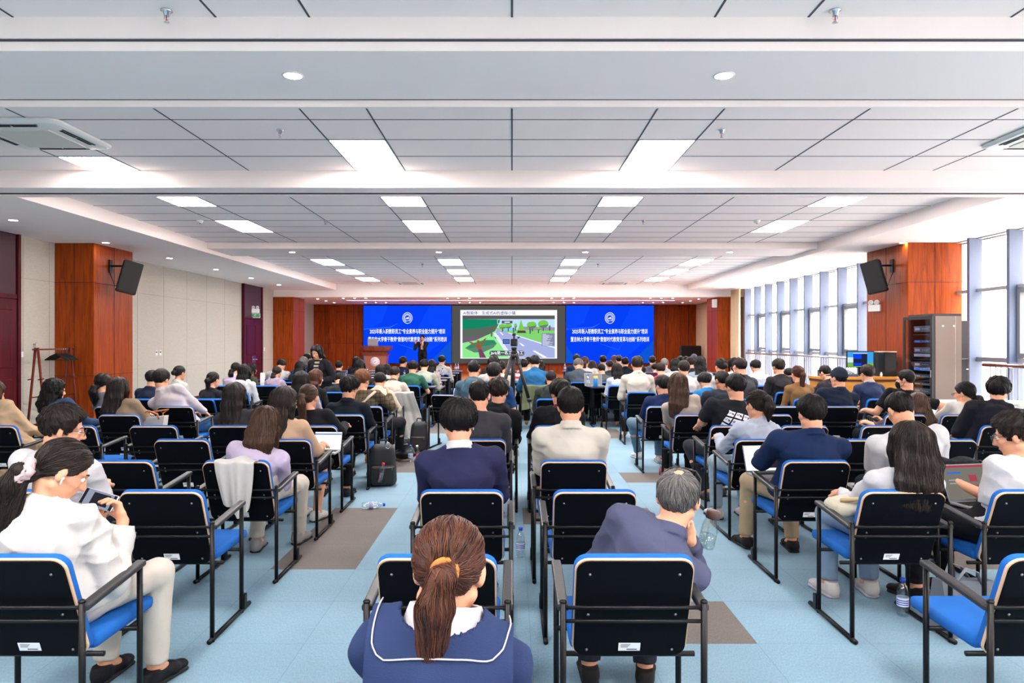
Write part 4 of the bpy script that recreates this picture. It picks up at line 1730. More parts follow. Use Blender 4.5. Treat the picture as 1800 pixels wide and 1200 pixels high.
def prim_el(c, R, r):
    """ellipsoid; R rows = axes"""
    c = V3(*c)
    R = np.array(R)

    def fn(X, Y, Z, inf=0.0):
        q = [(R[i, 0] * (X - c[0]) + R[i, 1] * (Y - c[1]) + R[i, 2] * (Z - c[2])) / (r[i] + inf) for i in range(3)]
        k0 = np.sqrt(q[0] ** 2 + q[1] ** 2 + q[2] ** 2)
        k1 = np.sqrt((q[0] / (r[0] + inf)) ** 2 + (q[1] / (r[1] + inf)) ** 2 + (q[2] / (r[2] + inf)) ** 2) + 1e-9
        return k0 * (k0 - 1) / k1
    ext = np.sqrt(((R * np.array(r)[:, None]) ** 2).sum(0))
    return fn, c - ext, c + ext


def prim_ec(a, b, right, wa, da, wb, db):
    """flattened tapered bar: half width w along right, half depth d across"""
    a, b = V3(*a), V3(*b)
    ab = b - a
    L = float(ab @ ab) + 1e-12
    ax = ab / math.sqrt(L)
    r = nrm(V3(*right) - ax * float(V3(*right) @ ax))
    f = np.cross(ax, r)

    def fn(X, Y, Z, inf=0.0):
        qx, qy, qz = X - a[0], Y - a[1], Z - a[2]
        t = np.clip((qx * ab[0] + qy * ab[1] + qz * ab[2]) / L, 0, 1)
        qx, qy, qz = qx - t * ab[0], qy - t * ab[1], qz - t * ab[2]
        w = wa + t * (wb - wa) + inf
        d = da + t * (db - da) + inf
        u = (qx * r[0] + qy * r[1] + qz * r[2]) / w
        v = (qx * f[0] + qy * f[1] + qz * f[2]) / d
        e = (qx * ax[0] + qy * ax[1] + qz * ax[2]) / np.minimum(w, d)
        k = np.sqrt(u * u + v * v + e * e)
        k1 = np.sqrt((u / w) ** 2 + (v / d) ** 2 + (e / np.minimum(w, d)) ** 2) + 1e-9
        return k * (k - 1) / k1
    m = max(wa, da, wb, db)
    return fn, np.minimum(a, b) - m, np.maximum(a, b) + m


def volume(prims, vox, inf=0.0, pad=0.03):
    lo = np.min([p[1] for p, k in prims], axis=0) - pad - inf
    hi = np.max([p[2] for p, k in prims], axis=0) + pad + inf
    v = Vol(lo, hi, vox)
    m = inf + 0.022
    for (fn, a, b), k in prims:
        v.put(lambda X, Y, Z: fn(X, Y, Z, inf), a - m, b + m, k)
    return v


def wrinkle(v, amp, seed, wl=(0.07, 0.2), n=6):
    """cloth folds: a few crossing families of soft creases that bend along the way"""
    rng = np.random.RandomState(seed)
    X, Y, Z = v.ax[0][:, None, None], v.ax[1][None, :, None], v.ax[2][None, None, :]
    s = 0
    for _ in range(n):
        d = nrm(rng.randn(3) * V3(0.8, 0.8, 1.2)) * 2 * PI / rng.uniform(*wl)
        e = nrm(rng.randn(3)) * 2 * PI / rng.uniform(0.25, 0.6)
        m = nrm(rng.randn(3)) * 2 * PI / rng.uniform(0.3, 0.7)
        w = d[0] * X + d[1] * Y + d[2] * Z + rng.uniform(0, 6) + 1.6 * np.sin(e[0] * X + e[1] * Y + e[2] * Z)
        k = np.clip(0.5 + 0.9 * np.sin(m[0] * X + m[1] * Y + m[2] * Z + rng.uniform(0, 6)), 0, 1)
        s = s + k * (1.0 - 2.2 * np.abs(np.sin(w * 0.5)) ** 0.8)
    v.F -= (amp / math.sqrt(n) * s).astype(np.float32)


# ---- materials for people
def cloth(col, rough=0.9, pattern=None, col2=None):
    key = 'cloth_%s_%s_%s' % (col, pattern, col2)
    if key in _M:
        return _M[key]
    c = tuple((0.88 - 0.3 * q) * q for q in srgb(*col)[:3]) + (1.0,)
    m = plain(key, c, rough, spec=0.15, bump=0.25, bscale=420, vary=0.1, vscale=14)
    if pattern:
        nt = m.node_tree
        b = nt.nodes['Principled BSDF']
        tc = nt.nodes.new('ShaderNodeTexCoord')
        fac = None
        axes = {'stripe': ('Z',), 'plaid': ('Z', 'X')}[pattern.split(':')[0]]
        per = float(pattern.split(':')[1])
        duty = float(pattern.split(':')[2])
        sp = nt.nodes.new('ShaderNodeSeparateXYZ')
        nt.links.new(tc.outputs['Object'], sp.inputs[0])
        for a in axes:
            ml = nt.nodes.new('ShaderNodeMath')
            ml.operation = 'DIVIDE'
            ml.inputs[1].default_value = per
            fr = nt.nodes.new('ShaderNodeMath')
            fr.operation = 'FRACT'
            lt = nt.nodes.new('ShaderNodeMath')
            lt.operation = 'LESS_THAN'
            lt.inputs[1].default_value = duty
            nt.links.new(sp.outputs[a], ml.inputs[0])
            nt.links.new(ml.outputs[0], fr.inputs[0])
            nt.links.new(fr.outputs[0], lt.inputs[0])
            if fac is None:
                fac = lt
            else:
                ad = nt.nodes.new('ShaderNodeMath')
                ad.operation = 'ADD'
                nt.links.new(fac.outputs[0], ad.inputs[0])
                nt.links.new(lt.outputs[0], ad.inputs[1])
                hf = nt.nodes.new('ShaderNodeMath')
                hf.operation = 'MULTIPLY'
                hf.inputs[1].default_value = 0.5
                nt.links.new(ad.outputs[0], hf.inputs[0])
                fac = hf
        mx = nt.nodes.new('ShaderNodeMix')
        mx.data_type = 'RGBA'
        mx.inputs['A'].default_value = c
        mx.inputs['B'].default_value = srgb(*col2)
        nt.links.new(fac.outputs[0], mx.inputs['Factor'])
        for l in list(b.inputs['Base Color'].links):
            nt.links.remove(l)
        nt.links.new(mx.outputs['Result'], b.inputs['Base Color'])
    return m


def skin(tone=0):
    c = [(208, 150, 120), (196, 138, 106), (172, 116, 88)][tone]
    m = plain('skin_%d' % tone, srgb(*c), 0.5, spec=0.35, bump=0.06, bscale=260, vary=0.07, vscale=20)
    m.node_tree.nodes['Principled BSDF'].inputs['Subsurface Weight'].default_value = 0.0
    return m


HC = {'black': ((7, 6, 7), (32, 28, 28)), 'dark': ((14, 11, 10), (52, 41, 36)), 'brown': ((34, 22, 17), (98, 70, 54)), 'auburn': ((60, 34, 22), (140, 88, 54)), 'grey': ((48, 46, 46), (138, 134, 132)), 'silver': ((96, 92, 90), (176, 172, 168)), 'redbrown': ((30, 18, 15), (108, 62, 44))}


def hair_mat(k):
    key = 'hair_' + k
    if key in _M:
        return _M[key]
    m, nt, b = new_mat(key)
    a = nt.nodes.new('ShaderNodeAttribute')
    a.attribute_name = 'strand'
    n = nt.nodes.new('ShaderNodeTexNoise')
    n.inputs['Scale'].default_value = 5.0
    n.inputs['Detail'].default_value = 5
    n.inputs['Roughness'].default_value = 0.7
    r = nt.nodes.new('ShaderNodeValToRGB')
    r.color_ramp.elements[0].color = srgb(*HC[k][0])
    r.color_ramp.elements[1].color = srgb(*HC[k][1])
    r.color_ramp.elements[0].position = 0.36
    r.color_ramp.elements[1].position = 0.72
    bp = nt.nodes.new('ShaderNodeBump')
    bp.inputs['Strength'].default_value = 0.6
    bp.inputs['Distance'].default_value = 0.004
    nt.links.new(a.outputs['Vector'], n.inputs['Vector'])
    nt.links.new(n.outputs['Fac'], r.inputs['Fac'])
    nt.links.new(n.outputs['Fac'], bp.inputs['Height'])
    nt.links.new(r.outputs['Color'], b.inputs['Base Color'])
    nt.links.new(bp.outputs['Normal'], b.inputs['Normal'])
    b.inputs['Roughness'].default_value = 0.48
    b.inputs['Specular IOR Level'].default_value = 0.22
    return m


# ---- hair, built in the head's own frame (x right, y forward, z up)
CRC, CRR = V3(0, -0.012, 0.03), V3(0.076, 0.094, 0.088)
I3 = np.eye(3)


def hair_volume(style, vox, g, seed, L=None, side=0.0, fwd=V3(0, 1, 0), hw=1.08):
    """g = direction of gravity in the head frame; returns volume, whorl axis, tie point"""
    rng = np.random.RandomState(seed)
    prims = []
    tie = None
    g = nrm(g)
    tight = style in ('pony', 'highpony', 'lowpony', 'bun', 'updo', 'clip')
    short = style in ('short', 'fade', 'bowl', 'thick', 'crop', 'bald', 'spiky')
    whorl = V3(0.012, -0.055, 0.1)
    lo, hi = CRC - CRR - 0.05, CRC + CRR + 0.05
    back = nrm(-V3(*fwd) - g * float((-V3(*fwd)) @ g)) if not short else V3(0, -1, 0)
    rt = nrm(np.cross(g, back))
    if style in ('long', 'curly', 'bob', 'wavy'):
        L = L or {'long': 0.36, 'curly': 0.3, 'bob': 0.15, 'wavy': 0.2}[style]
        p0 = V3(0, -0.05, 0.045)
        p1 = V3(0, -0.062, -0.02) + g * 0.07 + back * 0.012
        p2 = p1 + g * (L - 0.06) * 0.55 + back * 0.035 + rt * side * 0.5
        p3 = p1 + g * (L - 0.03) + back * 0.03 + rt * side
        prims += [(prim_ec(p0, p1, rt, 0.082 * hw, 0.058, 0.094 * hw, 0.05), 0.03), (prim_ec(p1, p2, rt, 0.094 * hw, 0.05, 0.098 * hw, 0.036), 0.03), (prim_ec(p2, p3, rt, 0.098 * hw, 0.034, 0.074 * hw, 0.014), 0.02)]
        for s in (-1, 1):
            a = V3(0.066 * s, 0.01, 0.05)
            b = V3(0.08 * s, 0.022, -0.02)
            c = b + g * min(L, 0.2) * 0.7
            prims += [(prim_rc(a, b, 0.028, 0.026), 0.025), (prim_rc(b, c, 0.026, 0.012), 0.025)]
    elif style in ('pony', 'highpony', 'lowpony'):
        z = {'pony': 0.012, 'highpony': 0.06, 'lowpony': -0.06}[style]
        tie = V3(0.0 + side * 0.3, -0.112 + (0.012 if style != 'pony' else 0), z)
        whorl = tie.copy()
        L = L or 0.28
        bk = nrm(V3(0, -1, 0.25))
        q = [V3(tie[0], -0.085, z), tie, tie + bk * 0.04 + g * 0.02, tie + bk * 0.055 + g * 0.09 + rt * side * .4, tie + bk * 0.025 + g * L * 0.66 + rt * side * .8, tie + bk * 0.02 + g * L + rt * side]
        rr = [0.034, 0.021, 0.03, 0.04, 0.034, 0.007]
        if style == 'lowpony':
            rr = [0.034, 0.024, 0.036, 0.05, 0.044, 0.012]
        for i in range(5):
            prims.append((prim_ec(q[i], q[i + 1], rt, rr[i], rr[i] * 0.8, rr[i + 1], rr[i + 1] * 0.75), 0.018))
    elif style in ('bun', 'updo', 'clip'):
        z = {'bun': 0.0, 'updo': 0.03, 'clip': -0.02}[style]
        tie = V3(0, -0.105, z)
        whorl = tie.copy()
        prims.append((prim_el(tie + V3(0, -0.018, 0), I3, (0.045, 0.034, 0.042)), 0.02))
        if style == 'clip':
            prims.append((prim_ec(tie, tie + g * 0.2, rt, 0.05, 0.03, 0.03, 0.012), 0.02))
    for (f, a, b), k in prims:
        lo, hi = np.minimum(lo, a - 0.03), np.maximum(hi, b + 0.03)
    v = Vol(lo, hi, vox)
    X, Y, Z = v.ax[0][:, None, None], v.ax[1][None, :, None], v.ax[2][None, None, :]
    fn, a, b = prim_el(CRC, I3, CRR)
    d = fn(X, Y, Z)
    if tight:
        yl, zl = [-0.13, -0.08, -0.045, -0.01, 0.03, 0.06, 0.075, 0.1], [-0.075, -0.07, -0.045, -0.005, 0.0, 0.045, 0.078, 0.1]
        t = 0.011 + 0.003 * (Z > 0.06)
    elif short:
        yl, zl = [-0.13, -0.08, -0.045, -0.015, 0.02, 0.04, 0.062, 0.08, 0.1], [-0.075, -0.07, -0.04, -0.002, -0.012, 0.0, 0.055, 0.085, 0.11]
        zt = np.array([-0.08, -0.03, 0.02, 0.06, 0.1, 0.14])
        th = {'short': [0.006, 0.01, 0.015, 0.02, 0.022, 0.022], 'fade': [0.0015, 0.002, 0.006, 0.014, 0.018, 0.018], 'bowl': [0.008, 0.018, 0.027, 0.03, 0.028, 0.026], 'thick': [0.006, 0.012, 0.022, 0.03, 0.034, 0.032],
              'crop': [0.003, 0.004, 0.006, 0.008, 0.009, 0.009], 'bald': [0.004, 0.006, 0.009, 0.011, 0.006, 0.002], 'spiky': [0.004, 0.009, 0.02, 0.03, 0.036, 0.036]}[style]
        t = np.interp(Z, zt, th)
        if style == 'bowl':
            zl = [-0.07, -0.066, -0.04, -0.02, -0.02, 0.0, 0.03, 0.05, 0.07]
    else:
        yl, zl = [-0.13, -0.06, -0.02, 0.03, 0.055, 0.07, 0.1], [-0.1, -0.1, -0.09, -0.06, 0.02, 0.078, 0.11]
        t = 0.02 + 0.004 * (Z > 0.06)
    jag = 0.002 * np.sin(X * 190 + rng.uniform(0, 6)) + 0.003 * np.sin(X * 410 + Y * 330 + rng.uniform(0, 6))
    nape = np.where(Y < -0.03, 0.25 * np.maximum(np.abs(X) - 0.03, 0), 0)
    reg = (np.interp(Y, yl, zl) + jag + nape - Z) * 0.75
    v.F = np.maximum(d - t, reg).astype(np.float32)
    for (f, a, b), k in prims:
        v.put(lambda X_, Y_, Z_: f(X_, Y_, Z_), a - 0.025, b + 0.025, k)
    if style == 'bald':
        v.put(prim_el(V3(0.005, -0.045, 0.125), I3, (0.03, 0.032, 0.02))[0], V3(-.1, -.2, .05), V3(.1, .1, .2), 0.004, 'sub')
    # clumps: ridges running along the strands
    ax = nrm(whorl - CRC)
    u1 = nrm(np.cross(ax, V3(1, 0, 0.1)))
    u2 = np.cross(ax, u1)
    if style in ('long', 'curly', 'bob', 'wavy'):
        ax, u1, u2 = V3(0, 0, 1), V3(1, 0, 0), V3(0, 1, 0)
    th = np.arctan2((X - CRC[0]) * u2[0] + (Y - CRC[1]) * u2[1] + (Z - CRC[2]) * u2[2], (X - CRC[0]) * u1[0] + (Y - CRC[1]) * u1[1] + (Z - CRC[2]) * u1[2])
    pol = (X - CRC[0]) * ax[0] + (Y - CRC[1]) * ax[1] + (Z - CRC[2]) * ax[2]
    amp = {'curly': 0.006, 'wavy': 0.004, 'thick': 0.004, 'spiky': 0.006, 'bowl': 0.003, 'long': 0.003}.get(style, 0.0014)
    s = 0
    for m in (7, 12, 19):
        w = 60 if style in ('curly',) else 34 if style == 'wavy' else 9
        s = s + np.sin(m * th + rng.uniform(0, 6) + w * pol * (1 if m != 12 else -1) + 0.8 * np.sin(23 * pol + rng.uniform(0, 6)))
    v.F += (amp * s / 1.7).astype(np.float32)
    if style in ('curly', 'wavy', 'thick', 'spiky'):
        wrinkle(v, amp * 0.9, seed + 5, (0.025, 0.06), 6)
    return v, ax, u1, u2, whorl, tie, g, tight, short


def strand_attr(P, ax, u1, u2):
    q = P - CRC
    th = np.arctan2(q @ u2, q @ u1)
    rr = np.linalg.norm(q - np.outer(q @ ax, ax), axis=1)
    return np.stack([np.cos(th) * 4, np.sin(th) * 4, (q @ ax) * 3 + rr * 2], 1)


def hair_mesh(name, style, vox, g, seed, nstr, L=None, side=0.0, fwd=V3(0, 1, 0), hw=1.08):
    v, ax, u1, u2, whorl, tie, g, tight, short = hair_volume(style, vox, g, seed, L, side, fwd, hw)
    Vv, Q = v.mesh()
    A = strand_attr(Vv, ax, u1, u2)
    T = None
    if nstr and len(Vv):
        rng = np.random.RandomState(seed + 1)
        idx = rng.randint(0, len(Vv), nstr)
        P = Vv[idx].copy()
        st = 0.012 if not short else 0.007
        n = 9 if not short else 6
        path = [P.copy()]
        wd = whorl if not tight else tie
        for k in range(n):
            rel = P - wd
            out = rel / (np.linalg.norm(rel, axis=1, keepdims=True) + 1e-6)
            if tight:
                t = -out
                hang = (P[:, 1] < tie[1] + 0.004) & (np.linalg.norm(rel, axis=1) > 0.02)
                t[hang] = g
            elif short:
                t = out + np.array([[0.25, 0.1, -0.12]]) * 1.0
            else:
                t = out * 0.6 + g
                low = P[:, 2] < 0.03
                t[low] = g
            t = t + rng.randn(*t.shape) * (0.12 if style != 'curly' else 0.6)
            gr = v.grad(P)
            t = t - gr * (t * gr).sum(1, keepdims=True)
            t /= (np.linalg.norm(t, axis=1, keepdims=True) + 1e-6)
            P = P + t * st
            f = v.sample(P)
            P = P - v.grad(P) * np.clip(f, -0.02, 0.02)[:, None]
            lift = 0.0012 + (0.0012 * k if style in ('thick', 'spiky', 'bowl') else 0.0003 * k)
            path.append(P + v.grad(P) * lift)
        R0 = 0.0021 if style != 'spiky' else 0.0032
        pts = np.stack(path, 1)                                   # n x (k+1) x 3
        ns, K = pts.shape[0], pts.shape[1]
        tan = np.gradient(pts, axis=1)
        tan /= (np.linalg.norm(tan, axis=2, keepdims=True) + 1e-9)
        ref = np.array([0.31, 0.2, 0.93])
        a = np.cross(tan, ref)
        a /= (np.linalg.norm(a, axis=2, keepdims=True) + 1e-9)
        b = np.cross(tan, a)
        rad = R0 * np.sqrt(np.clip(1.02 - np.linspace(0, 1, K), 0.02, 1))[None, :, None] * rng.uniform(0.6, 1.3, (ns, 1, 1))
        VV = np.concatenate([pts + (a * math.cos(w) + b * math.sin(w)) * rad for w in (0, 2.094, 4.189)], axis=1)  # ns x 3K x 3
        base = len(Vv) + np.arange(ns)[:, None] * (3 * K)
        qs = []
        for s in range(3):
            s2 = (s + 1) % 3
            i = np.arange(K - 1)
            qq = np.stack([s * K + i, s2 * K + i, s2 * K + i + 1, s * K + i + 1], 1)
            qs.append((base[:, :, None] + qq[None]).reshape(-1, 4))
        VV = VV.reshape(-1, 3)
        A2 = np.repeat(strand_attr(pts[:, 0], ax, u1, u2) + rng.randn(ns, 3) * 0.25, 3 * K, axis=0)
        Vv = np.concatenate([Vv, VV])
        Q = np.concatenate([Q] + qs)
        A = np.concatenate([A, A2])
    return np_mesh(name, Vv, Q, attrs={'strand': A}), tie


# ---- the figure
def head_axes(yaw, pitch, roll):
    M = Matrix.Rotation(-math.radians(yaw), 3, 'Z') @ Matrix.Rotation(-math.radians(pitch), 3, 'X') @ Matrix.Rotation(math.radians(roll), 3, 'Y')
    return np.array(M)      # columns = right, forward, up


def ik(S, Wt, l1, l2, pole):
    d = Wt - S
    D = np.linalg.norm(d)
    D2 = min(D, (l1 + l2) * 0.995)
    Wt = S + d / D * D2
    a = (l1 * l1 - l2 * l2 + D2 * D2) / (2 * D2)
    h = math.sqrt(max(l1 * l1 - a * a, 1e-6))
    dn = nrm(d)
    p = nrm(pole - dn * float(pole @ dn))
    return S + dn * a + p * h, Wt


def hand_prims(Wr, dr, nr, s, curl=0.6, grip=None):
    """palm and five fingers; dr = along the hand, nr = out of the palm, s = +1 right hand, -1 left"""
    dr = nrm(dr)
    nr = nrm(nr - dr * float(nr @ dr))
    sd = np.cross(dr, nr) * s          # towards the little finger? sign makes thumb lie inward
    P = []
    P.append((prim_ec(Wr, Wr + dr * 0.03, sd, 0.027, 0.02, 0.036, 0.016), 0.014))
    P.append((prim_ec(Wr + dr * 0.03, Wr + dr * 0.075, sd, 0.036, 0.015, 0.039, 0.013), 0.012))
    for i, (o, L) in enumerate(((-0.029, 0.066), (-0.0095, 0.076), (0.0095, 0.07), (0.028, 0.055))):
        b = Wr + dr * (0.083 - 0.004 * abs(i - 1)) + sd * o
        c1, c2 = curl * (0.9 + 0.08 * i), curl * (2.0 + 0.12 * i)
        m = b + (dr * math.cos(c1) + nr * math.sin(c1)) * L * 0.52
        e = m + (dr * math.cos(c2) + nr * math.sin(c2)) * L * 0.48
        P.append((prim_rc(b, m, 0.0092, 0.0084), 0.004))
        P.append((prim_rc(m, e, 0.0084, 0.0068), 0.003))
    t0 = Wr + dr * 0.025 - sd * 0.026
    t1 = t0 + nrm(dr * 0.75 - sd * 0.75 + nr * 0.35) * 0.042
    t2 = t1 + nrm(dr * 1.0 - sd * 0.05 + nr * 0.55) * 0.032
    P.append((prim_rc(t0, t1, 0.014, 0.0105), 0.01))
    P.append((prim_rc(t1, t2, 0.0105, 0.008), 0.004))
    return P


POSES = {'lap': ((-0.1, 0.3, 0.66), (0.1, 0.3, 0.66)), 'desk': ((-0.15, 0.42, 0.8), (0.15, 0.42, 0.8)), 'rest': ((-0.25, 0.24, 0.7), (0.25, 0.24, 0.7)), 'cross': ((0.1, 0.25, 0.84), (-0.1, 0.27, 0.82)),
         'tablet': ((-0.12, 0.36, 0.74), (0.12, 0.36, 0.74)), 'close': ((-0.05, 0.26, 0.72), (0.05, 0.26, 0.72))}


def figure(Hc, sex='m', byaw=0, hyaw=0, pitch=8, roll=0, arms='lap', legs=None, hips=None, build=1.0, hand_curl=0.6, standing=False, shrug=0.0):
    """skeleton and volumes of a person; all in the person's frame, floor at z=0, hips above the origin"""
    b = math.radians(byaw)
    r, f = V3(math.cos(b), -math.sin(b), 0), V3(math.sin(b), math.cos(b), 0)
    F = {}
    HR = head_axes(hyaw, pitch, roll)
    hr, hf, hu = HR[:, 0], HR[:, 1], HR[:, 2]
    P = V3(0, 0, 0.555) if hips is None else V3(*hips)
    lean = nrm(Hc - P)
    nd = nrm(lean * 0.6 + UP * 0.35 + hu * 0.35 + hf * 0.12)
    N = Hc - nd * 0.158 - hf * 0.015
    sp = nrm(N - P)
    fb = nrm(f - sp * float(f @ sp))
    rs = nrm(r - sp * float(r @ sp))
    sw = (0.188 if sex == 'm' else 0.164) * build
    tw = 1.0 if sex == 'm' else 0.9
    tw *= build
    wst = P + (N - P) * 0.34 - fb * 0.012
    cst = P + (N - P) * 0.70 - fb * 0.02
    S = {}
    for s in (-1, 1):
        S[s] = N - sp * 0.062 + rs * sw * s + fb * 0.005 + sp * shrug
    torso = [(prim_ec(P - UP * 0.02, wst, r, 0.17 * (1.02 if sex == 'f' else tw), 0.118, 0.142 * tw, 0.104), 0.03),
             (prim_ec(wst, cst, r, 0.142 * tw, 0.104, 0.165 * tw, 0.116), 0.03),
             (prim_ec(cst, N - sp * 0.045, r, 0.165 * tw, 0.114, 0.1 * tw, 0.07), 0.03)]
    for s in (-1, 1):
        torso.append((prim_rc(N - sp * 0.035 - fb * 0.006, S[s] - r * s * 0.012, 0.05, 0.05), 0.035))
        torso.append((prim_rc(N + nd * 0.015 - fb * 0.012, S[s] - r * s * 0.06 + sp * 0.012, 0.045, 0.03), 0.03))
        if sex == 'f':
            torso.append((prim_el(cst + fb * 0.09 + r * s * 0.07 - sp * 0.02, np.stack([r, fb, sp]), (0.062, 0.05, 0.062)), 0.03))
    # arms
    tg = POSES[arms] if isinstance(arms, str) else arms
    A = {}
    for s, t in ((-1, tg[0]), (1, tg[1])):
        t = tuple(t)
        Wt = V3(*t[:3]) if len(t) > 3 and t[3] == 'abs' else Hc + hr * t[0] + hf * t[1] + UP * t[2] if len(t) > 3 and t[3] == 'head' else r * t[0] + f * t[1] + UP * t[2]
        pole = r * s * (0.55 if sex == 'm' else 0.4) - f * 0.35 - UP * 0.75
        if len(t) > 4 and t[4] is not None:
            pole = V3(*t[4])
        El, Wt = ik(S[s], Wt, 0.29, 0.25, pole)
        dr = nrm(Wt - El)
        hd = V3(*t[5]) if len(t) > 5 and t[5] is not None else nrm(dr + f * 0.3)
        nr = V3(*t[6]) if len(t) > 6 and t[6] is not None else V3(0, 0, -1) - r * s * 0.3
        A[s] = dict(S=S[s], E=El, W=Wt, hd=hd, nr=nr)
    um = 1.0 if sex == 'm' else 0.86
    um *= build
    skin_arm = []
    for s in (-1, 1):
        a = A[s]
        skin_arm += [(prim_rc(a['S'], a['E'], 0.047 * um, 0.038 * um), 0.02), (prim_rc(a['E'], a['W'], 0.04 * um, 0.026 * um), 0.015)]
        skin_arm += hand_prims(a['W'], a['hd'], a['nr'], s, hand_curl)
    # legs
    lg = {}
    leg = []
    for s in (-1, 1):
        hip = P + r * 0.088 * s - UP * 0.01
        if legs and s in legs:
            K, An = V3(*legs[s][0]), V3(*legs[s][1])
        else:
            K = r * 0.125 * s + f * 0.43 + UP * 0.51
            An = r * 0.13 * s + f * 0.40 + UP * 0.09
        lg[s] = dict(H=hip, K=K, A=An)
        leg += [(prim_rc(hip, K, 0.082 * (1 if sex == 'm' else 0.96), 0.054), 0.025), (prim_rc(K, K + (An - K) * 0.35, 0.052, 0.054), 0.02), (prim_rc(K + (An - K) * 0.35, An, 0.054, 0.034), 0.02), (prim_rc(An, An + f * 0.07 - UP * 0.045, 0.034, 0.03), 0.015)]
    # head and neck
    h = lambda x, y, z: Hc + hr * x + hf * y + hu * z
    Rh = HR.T
    head = [(prim_el(h(*CRC), Rh, CRR), 0.0), (prim_el(h(0, 0.03, -0.035), Rh, (0.058, 0.066, 0.082)), 0.025), (prim_rc(h(0, 0.066, -0.094), h(0, 0.05, -0.088), 0.021, 0.03), 0.02)]
    for s in (-1, 1):
        head += [(prim_rc(h(0.05 * s, 0.0, -0.055), h(0.018 * s, 0.062, -0.094), 0.022, 0.018), 0.02), (prim_rc(h(0.042 * s, 0.066, -0.018), h(0.056 * s, 0.03, -0.012), 0.016, 0.016), 0.015),
                 (prim_rc(h(0.016 * s, 0.088, 0.026), h(0.05 * s, 0.068, 0.028), 0.009, 0.009), 0.012)]
    head += [(prim_rc(h(0, 0.09, 0.018), h(0, 0.112, -0.022), 0.0075, 0.0115), 0.01), (prim_rc(h(-0.011, 0.1, -0.026), h(0.011, 0.1, -0.026), 0.009, 0.009), 0.008), (prim_rc(h(-0.018, 0.089, -0.053), h(0.018, 0.089, -0.053), 0.0065, 0.0065), 0.008), (prim_rc(h(-0.014, 0.087, -0.064), h(0.014, 0.087, -0.064), 0.0068, 0.0068), 0.006)]
    ears = []
    for s in (-1, 1):
        e = nrm(hr * s * 0.92 - hf * 0.38)
        ears.append((prim_el(h(0.079 * s, -0.008, -0.004), np.stack([e, np.cross(hu, e), hu]), (0.011, 0.02, 0.032)), 0.006))
        ears.append((prim_el(h(0.076 * s, 0.0, -0.028), Rh, (0.008, 0.009, 0.011)), 0.006))
    nr_ = 0.055 if sex == 'm' else 0.046
    neck = [(prim_rc(h(0, -0.022, -0.06), N, nr_, nr_ * 1.12), 0.022)]
    F.update(r=r, f=f, fb=fb, sp=sp, nd=nd, N=N, P=P, S=S, A=A, lg=lg, cst=cst, wst=wst, HR=HR, Hc=Hc, torso=torso, arm=skin_arm, leg=leg, head=head, ears=ears, neck=neck, um=um, sex=sex, tw=tw, h=h, nr=nr_)
    return F


def body_mesh(name, F, vox):
    pr = F['torso'] + F['neck'] + F['head'] + F['ears'] + F['arm'] + F['leg']
    v = volume(pr, vox)
    h = F['h']
    for s in (-1, 1):                                   # eye sockets, ear hollows
        fn, a, b = prim_el(h(0.031 * s, 0.099, 0.008), F['HR'].T, (0.019, 0.015, 0.012))
        v.put(lambda X, Y, Z: fn(X, Y, Z), a - 0.02, b + 0.02, 0.008, 'sub')
    V, Q = v.mesh()
    return np_mesh(name, V, Q)


